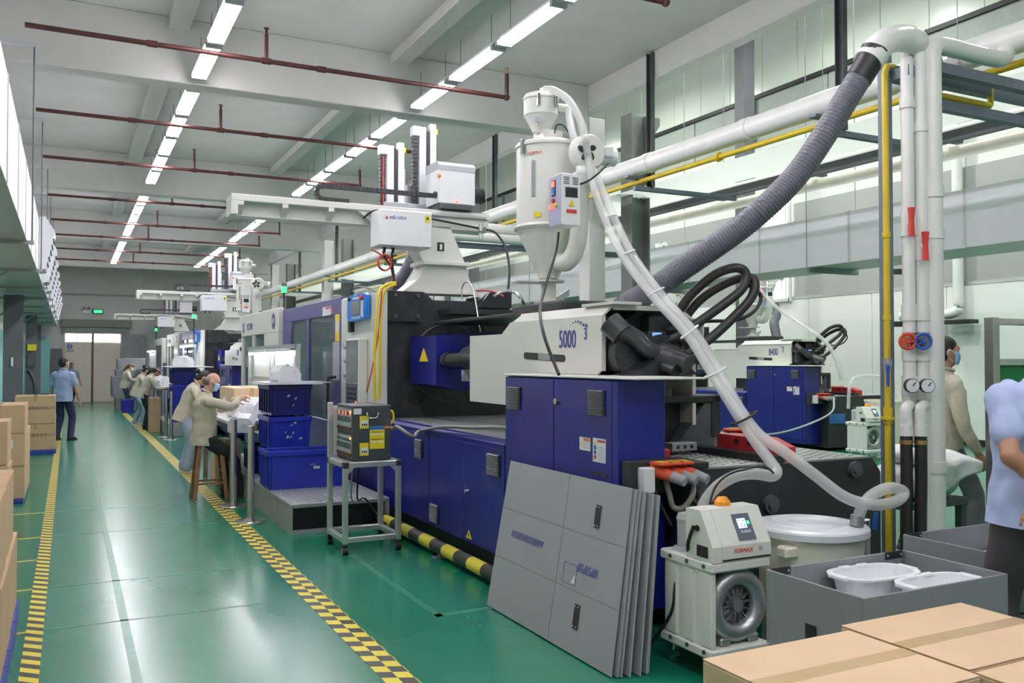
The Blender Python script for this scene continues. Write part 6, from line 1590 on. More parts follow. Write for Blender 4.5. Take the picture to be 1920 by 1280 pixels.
for z, y, lab in ((.028, 9.47, 'thin blue skid under the second left stack'), (.048, 12.5, 'thin blue skid under the third left stack')):
    tag(MB().box(-1.06, -.46, y-.6 if y < 10 else 11.75, y+.3 if y < 10 else 13.35, 0, z, .004).build('pallet', 'pallet_blue', loc=(-.7, y, 0)), lab, 'pallet')
hose('cable_loom', [(-1.0, 27.3, 1.35), (-.93, 27.2, 1.28), (-.84, 27.1, 1.05), (-.80, 27.0, .6), (-.80, 26.9, .0)], .045, 'cable_black', 'thick black hose by the far left columns', 'hose', 10)

# ================================================================ RACK, SACKS AND BACKGROUND RIGHT
t = thing('steel_rack', (6.2, 3.9, 0), 'stainless steel rack with a green panel behind the standing man', 'rack')
MB().box(5.63, 5.70, 3.84, 3.91, 0, 1.97, .004).build('post', 'stainless', t); MB().box(6.85, 6.92, 3.84, 3.91, 0, 1.97, .004).build('post', 'stainless', t)
MB().box(5.63, 5.70, 4.40, 4.47, 0, 1.97, .004).build('post', 'stainless', t) if False else None
for z in (1.92, 1.64, 1.30, .65): MB().box(5.70, 6.85, 3.85, 3.90, z, z+.045, .003).build('rail', 'aluminium' if z < 1.9 else 'stainless', t)
MB().box(5.71, 6.84, 3.87, 3.885, 1.345, 1.64).build('green_panel', 'board_green', t)
MB().box(5.71, 6.84, 3.87, 3.885, .70, 1.0).build('steel_panel', 'stainless', t)
MB().box(6.0, 6.9, 3.55, 3.87, 1.93, 1.96, .004).build('top_tray', 'plastic_white', t)
tag(MB().box(6.55, 7.2, 4.9, 4.95, 1.6, 3.05, .004).build('notice_board', 'board_violet', loc=(6.9, 4.9, 1.6)), 'tall violet board at the right picture edge', 'board') if False else None
def sack(loc, size, rz, label, seed):
    x, y, z = loc; r = random.Random(seed); m = MB(); n, k = 22, 12; vs = []
    for j in range(k+1):
        ph = PI*j/k
        for i in range(n):
            a = 2*PI*i/n; c, s = math.cos(a), math.sin(a)
            q = (abs(c)**3+abs(s)**3)**(-1/3)
            rr = math.sin(ph)**.55
            p = Vector((size[0]*q*c*rr, size[1]*q*s*rr, size[2]*math.cos(ph)))
            nz = noise.noise(Vector((p.x*5+seed, p.y*5, p.z*6)))*.05+noise.noise(Vector((p.x*14+seed, p.y*14, p.z*14)))*.018
            p *= 1+nz
            vs.append(Matrix.Rotation(rz, 3, 'Z') @ p + Vector((x, y, z+size[2])))
    m.add(vs, [(j*n+i, (j+1)*n+i, (j+1)*n+(i+1) % n, j*n+(i+1) % n) for j in range(k) for i in range(n)], True)
    return tag(m.build('sack', 'sack_white', loc=loc), label, 'sack', 'white sacks on the low trolley')
t = thing('low_trolley', (6.08, 4.82, 0), 'low dark trolley carrying the white sacks behind the pipe frame', 'trolley')
MB().box(5.72, 6.44, 4.62, 5.02, .52, .58, .006).build('deck', 'steel_dark', t)
for xx, yy in ((5.76, 4.66), (6.40, 4.66), (5.76, 4.98), (6.40, 4.98)): MB().box(xx-.03, xx+.03, yy-.03, yy+.03, 0, .52).build('leg', 'steel_dark', t)
sack((5.90, 4.83, .582), (.19, .19, .14), .2, 'left white sack on the low trolley behind the pipes', 3)
sack((6.24, 4.83, .582), (.20, .20, .15), -.1, 'right white sack bulging over the low trolley', 5)
sack((6.05, 4.84, .84), (.26, .18, .08), .4, 'flat white sack lying across the two others', 9)
# cloth flap hanging over the trolley edge
m = MB(); n = 14; vs = []
for i in range(n+1):
    for j in range(n+1):
        u, v = i/n, j/n
        x = 5.93+.58*u; y = 4.80-.24*min(1, v*2)+.015*math.sin(9*u+3*v); z = 1.01-.10*u-.55*max(0, v-.25)*(1-.75*u)+.012*math.sin(11*u)
        vs.append((x, y, z))
m.add(vs, [(i*(n+1)+j, (i+1)*(n+1)+j, (i+1)*(n+1)+j+1, i*(n+1)+j+1) for i in range(n) for j in range(n)], True)
o = m.build('plastic_cover', 'sack_white', loc=(6.3, 5.0, .8)); tag(o, 'white plastic cover drooping over the trolley edge', 'cover')
sm = o.modifiers.new('thick', 'SOLIDIFY'); sm.thickness = .006
# pipe with elbow on the right wall
t = thing('wall_pipe', (15.6, 10.9, 2.3), 'white pipe dropping down the right wall with a bend', 'pipe')
MB().tube([(15.65, 11.4, 7.5), (15.65, 11.4, 3.2), (15.65, 11.4, 2.72), (15.62, 11.5, 2.60), (15.55, 11.8, 2.58), (15.5, 12.6, 2.58)], .10, 14, 4).build('pipe', 'pvc', t)
tag(MB().box(15.4, 15.7, 11.0, 11.6, 2.38, 2.46, .01).build('wall_bracket', 'machine_black', loc=(15.5, 11.3, 2.4)), 'dark bracket under the bent white wall pipe', 'bracket')

# ================================================================ FAR WORKSTATIONS ALONG THE AISLE
for i, (x0, x1, y0, y1, z0, z1, m, lab) in enumerate((
        (2.05, 2.55, 20.6, 21.3, .30, .70, 'plastic_blue', 'lower blue crate of the far stack beside the women'), (2.05, 2.55, 20.6, 21.3, .71, 1.12, 'plastic_blue', 'middle blue crate of the far stack beside the women'), (2.05, 2.55, 20.6, 21.3, 1.13, 1.50, 'plastic_blue_dark', 'top blue crate of the far stack beside the women'),
        (2.62, 3.1, 20.6, 21.3, .30, 1.10, 'plastic_blue', 'large blue crate right of the far stack'),
        (1.50, 1.85, 30.0, 30.5, .0, .42, 'plastic_blue', 'blue crate standing on the aisle floor at the far end'))):
    crate('stacking_crate', x0, x1, y0, y1, z0, z1, m, lab, 'blue crates far down the aisle')
tag(MB().box(1.92, 2.97, 20.4, 24.6, 0, .295, .01).build('step_platform', 'steel_grey', loc=(2.4, 22, 0)), 'far grey step platform beside the middle machine', 'platform')
tag(MB().box(1.98, 2.9, 20.5, 22.6, 1.505, 1.525, .003).build('sorting_board', 'label_white', loc=(2.4, 21.5, 1.51)), 'white board on the far blue crates', 'board')
for k, (x, y, lab) in enumerate(((2.25, 20.9, 'white moulded part on the far board nearest the camera'), (2.4, 21.7, 'white moulded part in the middle of the far board'), (2.5, 22.3, 'white moulded part at the back of the far board'))):
    moulded_part('moulded_part', (x, y, 1.526), .4*k, 1.1, lab, 'plastic_bright', 'white parts on the far board')
t = thing('bench_light', (2.6, 23, 1.5), 'glowing tube lamp above the far workbench', 'lamp')
MB().cyl((2.55, 21.4, 2.0), (2.55, 23.8, 2.0), .02, n=10).build('tube', 'bench_tube', t)
MB().box(2.52, 2.58, 21.3, 23.9, 2.03, 2.08).build('lamp_bar', 'aluminium', t)
for y in (21.4, 23.8): MB().box(2.60, 2.64, y-.02, y+.02, .3, 2.05).build('post', 'aluminium', t)
t = thing('bench_light', (2.5, 31, 1.5), 'glowing tube lamp at the farthest workbench', 'lamp')
MB().cyl((2.4, 30.0, 1.95), (2.4, 32.2, 1.95), .022, n=10).build('tube', 'bench_tube', t)
for y in (30.0, 32.2): MB().box(2.45, 2.49, y-.02, y+.02, 0, 2.0).build('post', 'aluminium', t)
MB().box(2.45, 2.48, 30.1, 32.1, 1.1, 1.9).build('white_screen', 'plastic_white', t)
t = thing('workbench', (2.3, 31, 0), 'farthest workbench with a dark top by the third machine', 'bench')
MB().box(1.95, 2.75, 29.9, 32.3, .92, .97, .006).build('tabletop', 'steel_grey', t)
for x, y in ((2.0, 30), (2.7, 30), (2.0, 32.2), (2.7, 32.2)): MB().box(x-.03, x+.03, y-.03, y+.03, 0, .92).build('leg', 'aluminium', t)
t = thing('workbench', (2.3, 25, 0), 'far workbench with steel legs where two women work', 'bench')
MB().box(1.95, 2.75, 22.9, 26.6, .98, 1.02, .006).build('tabletop', 'plastic_white', t)
for x, y in ((2.0, 23), (2.7, 23), (2.0, 26.5), (2.7, 26.5)): MB().box(x-.03, x+.03, y-.03, y+.03, 0 if y > 24.6 else .296, .98).build('leg', 'stainless', t)
for k, (y, s, lab) in enumerate(((23.3, 1.1, 'white moulded part before the dark haired woman'), (24.4, 1.2, 'white moulded part before the second woman'))):
    moulded_part('moulded_part', (2.15, y, 1.021), .3, s, lab, 'plastic_bright', 'white parts on the far bench')
for i, (x0, x1, y0, y1, z0, z1, lab) in enumerate(((1.40, 2.0, 31.9, 32.7, 0, .42, 'lower grey crate of the far end stack'), (1.28, 1.9, 31.9, 32.7, .43, 1.12, 'wide grey crate in the middle of the far end stack'), (1.40, 2.0, 31.9, 32.7, 1.13, 1.34, 'flat grey crate near the top of the far end stack'), (1.45, 2.3, 31.9, 32.7, 1.35, 1.72, 'topmost grey crate of the far end stack'))):
    crate('grey_crate', x0, x1, y0, y1, z0, z1, 'crate_grey', lab, 'grey crates at the far end', ribs=2)
carton('carton', 1.66, 1.90, 21.7, 22.1, .0, .80, 'tall cardboard box before the dark haired woman', None, 'cardboard')
# far machines seen at the end of the row
t = thing('moulding_machine', (3.6, 34, 0), 'farthest machine in the row, a grey block with a dark gap', 'machine')
MB().box(2.95, 4.6, 31.6, 36.8, .1, 1.0, .02).build('bed', 'machine_blue', t)
MB().box(2.95, 3.1, 33.4, 36.8, 1.0, 2.45, .02).build('guard_panel', 'machine_white', t)
MB().box(3.1, 4.6, 35.9, 36.5, 1.0, 2.44, .03).build('fixed_platen', 'cast_black', t)
MB().box(3.3, 4.1, 31.7, 34.6, 1.4, 2.05, .03).build('hood', 'machine_cream', t)
MB().box(2.95, 3.3, 31.6, 33.0, .2, 1.57, .01).build('cabinet', 'machine_blue', t)
MB().box(2.93, 2.96, 33.6, 35.6, 1.3, 2.2).build('door_window', 'guard_glass', t)


# ================================================================ PEOPLE
def remesh(mb, voxel, smooth=6, wrinkle=0.0, seed=0.0, cuts=()):
    """one continuous surface from overlapping closed shapes; optional cloth wrinkles and straight hems"""
    me = mb.mesh('shape'); o = bpy.data.objects.new('shape', me); TMP.collection.objects.link(o)
    m = o.modifiers.new('r', 'REMESH'); m.mode = 'VOXEL'; m.voxel_size = voxel
    if smooth:
        s = o.modifiers.new('s', 'SMOOTH'); s.factor = .5; s.iterations = smooth
    with bpy.context.temp_override(scene=TMP, view_layer=TMP.view_layers[0]):
        dg = bpy.context.evaluated_depsgraph_get(); dg.update()
        out = bpy.data.meshes.new_from_object(o.evaluated_get(dg))
    bpy.data.objects.remove(o); bpy.data.meshes.remove(me)
    if wrinkle:
        nm = [v.normal.copy() for v in out.vertices]
        for v, q in zip(out.vertices, nm):
            p = v.co
            d = noise.noise(Vector((p.x*7+seed, p.y*7, p.z*11)))*.6 + noise.noise(Vector((p.x*16+seed, p.y*16, p.z*9)))*.5
            v.co = p + q*wrinkle*d
    if cuts:
        bm = bmesh.new(); bm.from_mesh(out)
        for co, no in cuts:
            bmesh.ops.bisect_plane(bm, geom=bm.verts[:]+bm.edges[:]+bm.faces[:], plane_co=co, plane_no=no, clear_outer=True)
        bm.to_mesh(out); bm.free()
    out.polygons.foreach_set('use_smooth', [True]*len(out.polygons))
    return out
def limb(mb, pts, rads, n=12):
    """tapered closed tube with rounded ends"""
    P = [Vector(p) for p in pts]
    mb.tube(P, lambda t: rads[min(int(t*(len(rads)-1)), len(rads)-2)]*(1-(t*(len(rads)-1)-min(int(t*(len(rads)-1)), len(rads)-2)))+rads[min(int(t*(len(rads)-1)), len(rads)-2)+1]*(t*(len(rads)-1)-min(int(t*(len(rads)-1)), len(rads)-2)), n, 4 if len(P) > 2 else 1)
    mb.ell(P[0], (rads[0],)*3, 12, 8); mb.ell(P[-1], (rads[-1],)*3, 12, 8)
def ik(a, b, l1, l2, pole):
    a = Vector(a); b = Vector(b); d = b-a; L = d.length
    if L > (l1+l2)*.995: b = a+d.normalized()*(l1+l2)*.995; d = b-a; L = d.length
    u = d/L; x = (l1*l1-l2*l2+L*L)/(2*L); h = math.sqrt(max(0, l1*l1-x*x))
    p = Vector(pole); p = p-u*p.dot(u); p.normalize()
    return a+u*x+p*h, b
def person(label, pos, yaw, H, cloth, pose, voxel=.008, female=False, group=None):
    s = H/1.75
    loc = Vector((pos[0], pos[1], pos[2] if len(pos) > 2 else 0))
    RZ = Matrix.Rotation(yaw, 3, 'Z')
    t = thing('person', tuple(loc), label, 'person', group)
    W = lambda p: loc + RZ @ (Vector(p)*s)
    def dirw(p): return RZ @ Vector(p)
    hipz = pose.get('hip', .93); hy = pose.get('hipy', 0)
    pel = Vector((0, hy, hipz))
    lean = pose.get('lean', 0.0); twist = pose.get('twist', 0.0)
    RX = Matrix.Rotation(pose.get('roll', 0.0), 3, 'Y') @ Matrix.Rotation(-lean, 3, 'X') @ Matrix.Rotation(twist, 3, 'Z')
    def sp(x, y, z): return pel + RX @ Vector((x, y, z))      # spine space, z above the pelvis
    sw = .165 if female else .185
    nb = sp(0, 0, .53); 
    hp, hyw = pose.get('nod', 0.0), pose.get('turn', 0.0)
    RH = RX @ Matrix.Rotation(hyw, 3, 'Z') @ Matrix.Rotation(-hp, 3, 'X')
    def hd(x, y, z): return nb + RH @ Vector((x, y, z))
    hc = hd(0, .022, .150)
    # ---- limbs
    joints = {}
    for side, k in (('R', 1), ('L', -1)):
        sh = sp(k*sw, 0, .425); hand = Vector(pose['hand'+side])
        el, wr = ik(sh, hand, .30, .255, pose.get('elbow'+side, (k*.6, -.6, -.5)))
        hip = pel+Vector((k*.088, 0, -.02)); foot = Vector(pose['foot'+side])
        kn, an = ik(hip, foot+Vector((0, 0, .08)), .435, .425, pose.get('knee'+side, (k*.1, 1, 0)))
        joints[side] = (sh, el, wr, hip, kn, an)
    B = MB()
    def L_(pts, r, n=12): limb(B, [W(p) for p in pts], [q*s for q in r], n)
    def E_(c, r, R=None): B.ell(W(c), tuple(q*s for q in r), 18, 12, RZ @ R if R is not None else RZ)
    # head
    E_(hc, (.074, .092, .112), RH); E_(hd(0, .035, .095), (.058, .070, .075), RH)      # skull, jaw
    E_(hd(0, .082, .062), (.024, .020, .018), RH)                                       # chin
    E_(hd(0, .108, .135), (.013, .018, .022), RH); E_(hd(0, .100, .155), (.010, .012, .03), RH)   # nose
    E_(hd(0, .096, .180), (.052, .018, .018), RH)                                      # brow
    E_(hd(0, .098, .098), (.022, .012, .012), RH)                                      # mouth mound
    for k in (-1, 1): E_(hd(k*.077, .005, .140), (.010, .020, .032), RH); E_(hd(k*.04, .075, .125), (.022, .018, .02), RH)
    L_([sp(0, -.005, .44), hd(0, .005, .03), hd(0, .012, .09)], [.062, .056, .055])
    # torso core and legs core under the clothes
    L_([sp(0, 0, .0), sp(0, .01, .2), sp(0, 0, .40)], [.10, .095, .10]); L_([sp(-sw+.03, 0, .41), sp(sw-.03, 0, .41)], [.05, .05])
    for side, k in (('R', 1), ('L', -1)):
        sh, el, wr, hip, kn, an = joints[side]
        L_([sh, el], [.045, .038] if not female else [.038, .032]); L_([el, wr], [.039, .027] if not female else [.033, .023])
        m = el.lerp(wr, .3); E_(m, (.042 if not female else .036,)*3)
        L_([hip, kn], [.06, .045]); L_([kn, an], [.045, .034])
        fd = Vector(pose.get('toe'+side, (k*.15, 1, 0))).normalized()
        L_([an+Vector((0, -.0, -.03))-fd*.03, an+fd*.12+Vector((0, 0, -.045))], [.034, .028])
        # hand
        d = (wr-el).normalized(); d = Vector(pose.get('hdir'+side, tuple(d))).normalized()
        nrm = Vector(pose.get('palm'+side, (-k, 0, 0))); nrm = (nrm-d*nrm.dot(d)).normalized(); sd = d.cross(nrm)*(1 if side == 'L' else -1)
        thumb_up = pose.get('thumb'+side)
        if thumb_up is not None and sd.dot(Vector(thumb_up)) < 0: sd = -sd
        curl = pose.get('curl'+side, .35)
        pc = wr+d*.05
        Rm = Matrix((sd, d, nrm)).transposed()
        E_(pc, (.040, .056, .017), Rm); E_(wr+d*.075+sd*.0, (.040, .030, .016), Rm)
        fr = .0088 if voxel < .0075 else .0098
        for i, (off, ln) in enumerate(((.030, .070), (.010, .080), (-.010, .074), (-.029, .058))):
            p = wr+d*.090+sd*off; a = 0; pts = [wr+d*.065+sd*off*.8, p]
            dirf = (d+sd*off*2).normalized()
            for seg_, f in ((.45, .8), (.32, 1.1), (.23, .9)):
                a += curl*f
                p = p+(dirf*math.cos(a)+nrm*math.sin(a))*ln*seg_; pts.append(p)
            B.tube([W(q) for q in pts], lambda tt: fr*s*(1-.25*tt), 8, 2); B.ell(W(p), (fr*s*.8,)*3, 8, 6)
        p0 = wr+d*.028+sd*.030; p1 = p0+(d*.6+sd*.75+nrm*.25).normalized()*.04; p2 = p1+(d*.9+sd*.25+nrm*.35*(1+curl)).normalized()*.035; p3 = p2+(d+nrm*.4*(1+curl)).normalized()*.025
        B.tube([W(q) for q in (wr+d*.02+sd*.01, p0, p1, p2, p3)], lambda tt: (.013-.004*tt)*s, 8, 2); B.ell(W(p3), (.009*s,)*3, 8, 6)
    me = remesh(B, voxel, 4); me.materials.append(M[cloth.get('skin', 'skin')])
    for v in me.vertices: v.co -= loc
    bo = bpy.data.objects.new('body', me); COL.objects.link(bo); bo.parent = t; ROOTLOC[bo] = tuple(loc)
    def part(name, mb, mat_, vox, wr=0.0, cuts=(), sm=5, lab=None):
        m = remesh(mb, vox, sm, wr*s, pos[0]*3+pos[1], cuts); m.materials.append(M[mat_])
        for v in m.vertices: v.co -= loc
        o = bpy.data.objects.new(name, m); COL.objects.link(o); o.parent = t; ROOTLOC[o] = tuple(loc)
        if lab: o['label'] = lab
        return o
    # ---- upper garment: lofted torso, sleeves, collar
    C = MB(); lg = cloth.get('length', -.10); loose = cloth.get('loose', .0)
    rings = [(lg-.06, .165, .125, -.0), (lg, .168, .128, 0), (.02, .165, .125, .0), (.15, .158, .118, .005), (.28, .172, .125, .005), (.38, .185, .122, 0), (.435, .160, .10, -.005), (.49, .098, .078, -.008), (.535, .066, .062, -.004)]
    if female: rings = [(lg-.06, .165, .13, 0), (lg, .168, .132, 0), (.02, .16, .125, 0), (.15, .145, .112, .0), (.28, .155, .128, .012), (.38, .165, .115, .004), (.435, .148, .095, 0), (.49, .090, .074, -.005), (.535, .062, .058, 0)]
    n = 24; vs = []
    for (z, a, b, y) in rings:
        for i in range(n):
            an = 2*PI*i/n; c_, s_ = math.cos(an), math.sin(an); q = (abs(c_)**2.5+abs(s_)**2.5)**(-1/2.5)
            g = loose if z < .45 else loose*.3
            if z < .0 and pose.get('sit'): pt = sp((a+g)*q*c_, y+(b+g)*q*s_, z)
            else: pt = sp((a+g)*q*c_, y+(b+g)*q*s_, z)
            vs.append(W(pt))
    C.add(vs, [(j*n+i, j*n+(i+1) % n, (j+1)*n+(i+1) % n, (j+1)*n+i) for j in range(len(rings)-1) for i in range(n)]+[tuple(range(n))[::-1], tuple(range((len(rings)-1)*n, len(rings)*n))])
    sl = cloth.get('sleeve', 1.0)
    for side in 'RL':
        sh, el, wr, *_ = joints[side]; r0 = (.058 if not female else .053)+loose*.35
        limb(C, [W(sp(0, -.005, .455)), W(sh.lerp(sp(0, 0, .44), .12))], [.068*s, .052*s])
        inner = sp((1 if side == 'R' else -1)*(sw-.07), 0, .40)
        if sl >= 1: limb(C, [W(p) for p in (inner, sh, el, el.lerp(wr, .9))], [q*s for q in (r0+.008, r0, r0*.85, r0*.62)])
        else: limb(C, [W(p) for p in (inner, sh, sh.lerp(el, sl))], [q*s for q in (r0+.008, r0+.004, r0*1.0)])
    cuts = [(W(sp(0, 0, lg)), RZ @ (RX @ Vector((0, 0, -1))))]
    if sl < 1 and cloth.get('hemcut', True): pass
    sh_o = part(cloth.get('top_name', 'shirt'), C, cloth['top'], .011 if voxel < .0085 else .013, cloth.get('wrinkle', .012), cuts, 4)
    # collar
    K = MB()
    cr = [W(hd(.071*math.cos(a), .005+.069*math.sin(a), .012-.012*math.sin(a))) for a in [2*PI*i/20 for i in range(20)]]
    K.tube(cr, .013*s, 8, 1, closed=True)
    K.build('collar', cloth['top'], sh_o)
    if cloth.get('cuffs'):
        for side in 'RL':
            sh, el, wr, *_ = joints[side]; d = (wr-el).normalized()
            MB().cyl(W(el.lerp(wr, .86)), W(el.lerp(wr, .93)), .041*s, .039*s, 16).build('cuff', cloth['top'], sh_o)
    # ---- trousers
    T = MB(); wl = cloth.get('leg', .075)
    limb(T, [W(pel+Vector((-.045, 0, .0))), W(pel+Vector((.045, 0, .0)))], [.128*s, .128*s], 16)
    limb(T, [W(sp(0, 0, .0)), W(sp(0, 0, .10))], [.13*s, .125*s], 16)
    for side in 'RL':
        *_, hip, kn, an = joints[side]
        limb(T, [W(p) for p in (hip, hip.lerp(kn, .5), kn, kn.lerp(an, .5), an+Vector((0, 0, .0)))], [q*s for q in (.098, wl+.012, wl, wl*.92, wl*.90)], 14)
    cuts = []
    part('trousers', T, cloth['bottom'], .012, .009, [(loc+Vector((0, 0, .035*s)), Vector((0, 0, -1)))] if not pose.get('sit') else [], 4)
    # ---- shoes
    for side, k in (('R', 1), ('L', -1)):
        an = joints[side][5]; fd = Vector(pose.get('toe'+side, (k*.15, 1, 0))).normalized(); up = Vector((0, 0, 1)); sdv = fd.cross(up)
        S = MB(); f0 = an+Vector((0, 0, -.08))
        Rm = Matrix((sdv, fd, up)).transposed()
        base = [(-.075, .032), (-.03, .038), (.05, .043), (.12, .046), (.17, .036), (.195, .015)]
        vs = []
        for (z, kx) in ((0, 1), (.02, 1.02), (.05, .92), (.075, .7)):
            for (yy, xx) in base: vs.append(f0+fd*(yy*(1 if z < .05 else .8)-(.01 if z > .06 else 0))+sdv*xx*kx+up*(z if yy < .08 else z*(1-.35*(yy-.08)/.115)))
            for (yy, xx) in base[::-1]: vs.append(f0+fd*(yy*(1 if z < .05 else .8)-(.01 if z > .06 else 0))-sdv*xx*kx+up*(z if yy < .08 else z*(1-.35*(yy-.08)/.115)))
        m_ = 12
        S.add([W(p) for p in vs], [(j*m_+i, j*m_+(i+1) % m_, (j+1)*m_+(i+1) % m_, (j+1)*m_+i) for j in range(3) for i in range(m_)]+[tuple(range(m_))[::-1], tuple(range(3*m_, 4*m_))], False)
        so = S.build('shoe', cloth.get('shoe', 'shoe_dark'), t)
    # ---- hair, eyes, mouth, mask
    hs = cloth.get('hair', 'short')
    Hh = MB()
    def HE(x, y, z, r): Hh.ell(W(hd(x, y, z)), tuple(q*s for q in r), 18, 12, RZ @ RH)
    if hs == 'bald':
        HE(0, -.022, .135, (.0765, .0755, .062))
    else:
        HE(0, .004, .182, (.080, .092, .092)); HE(0, -.028, .150, (.080, .078, .105))
        if hs in ('bun', 'long'): HE(0, -.045, .10, (.072, .055, .075)); HE(0, .03, .215, (.07, .065, .055))
    cutp = [] if hs == 'bald' else [(W(hd(0, .088, .175)), RZ @ (RH @ Vector((0, 1, -.22)).normalized()))]
    part('hair', Hh, cloth.get('hair_m', 'hair'), .008, .004, cutp, 3)
    if hs == 'bun':
        Q = MB(); Q.ell(W(hd(0, -.135, .155)), (.045*s, .045*s, .045*s), 14, 10, RZ @ RH); Q.tube([W(hd(0, -.09, .16)), W(hd(0, -.12, .16))], .03*s, 10, 1)
        Q.build('hair_bun', cloth.get('hair_m', 'hair'), t)
    if hs == 'long':
        Q = MB(); limb(Q, [W(hd(0, -.09, .12)), W(hd(0, -.10, .02)), W(hd(0, -.09, -.08))], [.055*s, .05*s, .03*s]); part('ponytail', Q, cloth.get('hair_m', 'hair'), .009, .006)
    for k in (-1, 1):
        MB().ell(W(hd(k*.031, .0945, .153)), (.013*s, .007*s, .007*s), 10, 6, RZ @ RH).build('eye', 'eye', t)
        MB().ell(W(hd(k*.032, .101, .177)), (.020*s, .006*s, .005*s), 10, 6, RZ @ RH).build('eyebrow', cloth.get('hair_m', 'hair'), t)
    if cloth.get('mask'):
        K = MB(); n = 9; vs = []
        for i in range(n):
            u = -1+2*i/(n-1); ang = u*1.15
            for j in range(5):
                v = j/4
                rr = .082+.030*math.cos(ang)*(1-abs(v-.55)*1.1)
                vs.append(W(hd(.075*math.sin(ang)*1.02, .03+rr*math.cos(ang)*.98-.012, .052+.098*v)))
        K.add(vs, [(i*5+j, (i+1)*5+j, (i+1)*5+j+1, i*5+j+1) for i in range(n-1) for j in range(4)], True)
        o = K.build('face_mask', cloth['mask'], t); md = o.modifiers.new('thick', 'SOLIDIFY'); md.thickness = .004
        for k in (-1, 1):
            MB().tube([W(hd(k*.072, .05, .135)), W(hd(k*.080, .02, .155)), W(hd(k*.083, -.012, .15)), W(hd(k*.082, -.01, .115)), W(hd(k*.072, .04, .07))], .0025*s, 6, 3).build('ear_loop', 'mask_white', o)
    else:
        MB().ell(W(hd(0, .108, .094)), (.022*s, .006*s, .006*s), 10, 6, RZ @ RH).build('lips', 'lips', t)
    if cloth.get('lanyard'):
        ly = MB()
        for k in (-1, 1): ly.tube([W(sp(k*.07, -.01, .50)), W(sp(k*.075, .10, .43)), W(sp(k*.05, .145, .28)), W(sp(0, .15, .10))], .007*s, 6, 4)
        ly.build('lanyard', 'lanyard', t); MB().box(0, .001, 0, .001, 0, .001) 
    if cloth.get('hairband'):
        a = [W(hd(.084*math.cos(q), .012+.10*math.sin(q), .205+.03*math.sin(q))) for q in [2*PI*i/20 for i in range(20)]]
        MB().tube(a, .008*s, 6, 1, closed=True).build('hair_band', 'mask_white', t)
    return t
stand = dict(footR=(.11, 0, 0), footL=(-.11, 0, 0))
JK = dict(top='jacket', top_name='jacket', length=-.12, loose=.022, cuffs=True, wrinkle=.016)
R90 = -PI/2
# seated man on the stool (faces the bench, that is +X)
person('bald man in beige jacket and blue mask sitting on the wooden stool', (1.46, 11.17, 0), R90, 1.70,
       dict(JK, bottom='trouser_black', hair='bald', hair_m='hair_grey', mask='mask_blue', shoe='shoe_dark'),
       dict(hip=.79, sit=True, lean=.06, nod=.30, handR=(.10, .42, 1.25), handL=(-.12, .40, 1.22), elbowR=(.7, -.25, -.35), elbowL=(-.7, -.3, -.5),
            hdirR=(-.1, .9, .15), palmR=(-.6, .1, -.8), hdirL=(.1, .9, .1), palmL=(.7, 0, -.6), curlR=.6, curlL=.5,
            footR=(.13, .42, .0), footL=(-.14, .30, .0), kneeR=(.1, 1, .5), kneeL=(-.1, 1, .5)), .0065)
person('woman with a dark bun, beige jacket and pale jeans standing behind the seated man', (1.58, 13.90, 0), R90-.1, 1.62,
       dict(JK, bottom='jeans_pale', hair='bun', shoe='shoe_white', leg=.088),
       dict(lean=.36, nod=.45, handR=(.14, .46, 1.12), handL=(-.14, .46, 1.12), footR=(.12, .02, 0), footL=(-.10, -.04, 0), hipy=-.04, curlR=.5, curlL=.5, palmR=(-.5, 0, -.8), palmL=(.5, 0, -.8)), .008, True)
person('woman with black hair, grey beige jacket and black trousers at the far bench', (1.66, 22.85, 0), R90, 1.62,
       dict(JK, bottom='trouser_black', hair='long', shoe='shoe_dark', leg=.092, hairband=True),
       dict(lean=.40, nod=.55, handR=(.14, .48, 1.06), handL=(-.14, .48, 1.06), footR=(.12, .0, 0), footL=(-.10, .03, 0), hipy=-.05, curlR=.5, curlL=.5), .010, True)
person('woman in beige jacket, pale jeans and white shoes behind the black haired woman', (1.60, 24.5, 0), R90-.15, 1.62,
       dict(JK, bottom='jeans_pale', hair='bun', shoe='shoe_white', mask='mask_white'),
       dict(lean=.32, nod=.5, handR=(.14, .46, 1.10), handL=(-.14, .46, 1.10), footR=(.13, .16, 0), footL=(-.10, -.10, 0), hipy=-.04, hip=.91), .010, True)
person('farthest woman in beige jacket with brown hair and white mask by the grey crates', (1.62, 31.0, 0), R90, 1.62,
       dict(JK, bottom='trouser_navy', hair='long', hair_m='hair_brown', shoe='shoe_dark', mask='mask_white'),
       dict(lean=.20, nod=.45, handR=(.14, .42, 1.15), handL=(-.14, .42, 1.15), **stand), .010, True)
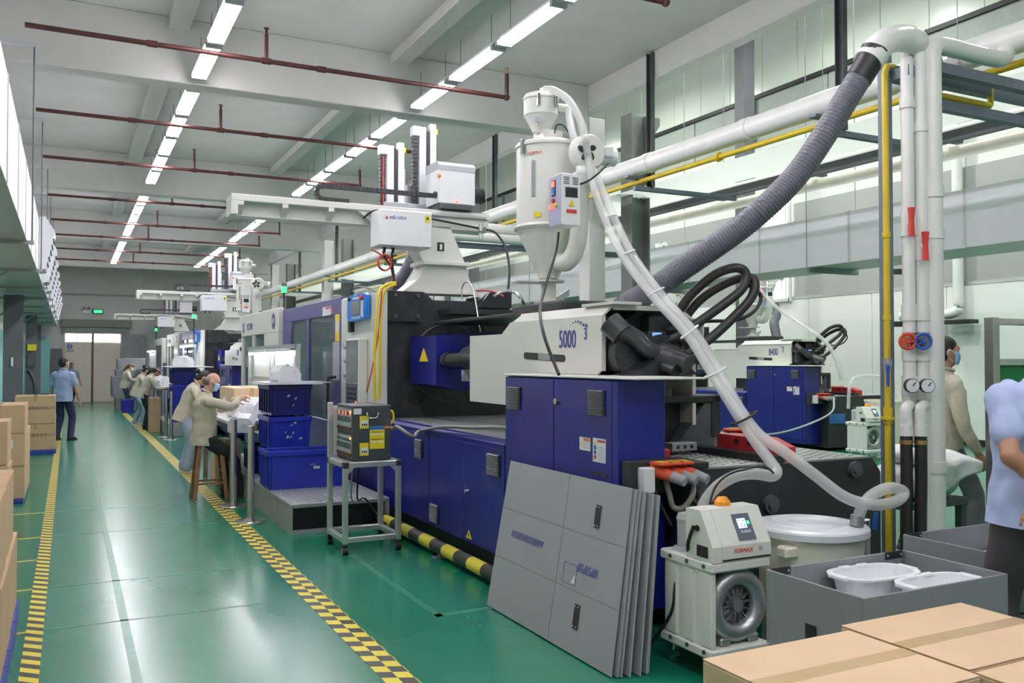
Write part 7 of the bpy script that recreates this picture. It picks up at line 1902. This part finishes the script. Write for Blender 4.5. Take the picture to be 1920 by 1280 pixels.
person('man in light blue shirt and navy jeans seen from behind at the left', (-.10, 20.5, 0), -.55, 1.76,
       dict(top='shirt_blue', bottom='trouser_navy', sleeve=.62, length=-.12, loose=.022, hair='short', shoe='shoe_dark', mask='mask_white', wrinkle=.014),
       dict(lean=.0, turn=-.25, handR=(.30, .10, .80), handL=(-.27, .05, .80), elbowR=(.6, -.8, 0), elbowL=(-.6, -.8, 0), footR=(.14, .05, 0), footL=(-.12, -.02, 0), curlR=.4), .009)
person('man in grey blue shirt and black trousers walking near the far doors', (.09, 37.0, 0), PI+.25, 1.62,
       dict(top='shirt_teal', bottom='trouser_navy', sleeve=.6, length=-.10, loose=.02, hair='short', shoe='shoe_dark'),
       dict(lean=.04, handR=(.28, -.14, .84), handL=(-.30, .24, .86), footR=(.10, .28, .0), footL=(-.09, -.26, .03), hip=.90, kneeR=(.1, 1, 0), kneeL=(-.1, 1, 0)), .011)
person('man in cream jacket and blue mask with orange lanyard behind the pipes', (6.72, 5.08, 0), math.atan2(-.892, -.452), 1.93,
       dict(top='jacket', top_name='jacket', bottom='slate_cloth', sleeve=1, length=-.08, loose=.02, hair='short', shoe='shoe_dark', mask='mask_blue', lanyard=True),
       dict(lean=.05, handR=(.27, .15, .82), handL=(-.27, -.05, .80), footR=(.10, .24, 0), footL=(-.10, -.22, .02), hip=.91), .008)
person('man in pale blue short sleeved shirt with hand behind his back at the right edge', (3.96, 2.48, 0), -.469, 1.93,
       dict(top='shirt_blue', bottom='trouser_grey', sleeve=.60, length=-.10, loose=.028, hair='short', shoe='shoe_dark', skin='skin_tan', wrinkle=.022),
       dict(lean=.02, roll=.09, turn=-.3, handL=(-.03, -.235, .985), handR=(-.12, -.25, .97), elbowL=(-1, -.3, -.1), elbowR=(1, -.5, 0), hdirL=(.95, -.05, -.3), hdirR=(-.92, -.15, -.3), palmL=(.1, 1, 0), palmR=(0, -.6, -.6), curlL=.5, curlR=.3,
            footR=(.12, 0, 0), footL=(-.12, .0, 0)), .006)
bpy.data.scenes.remove(TMP)
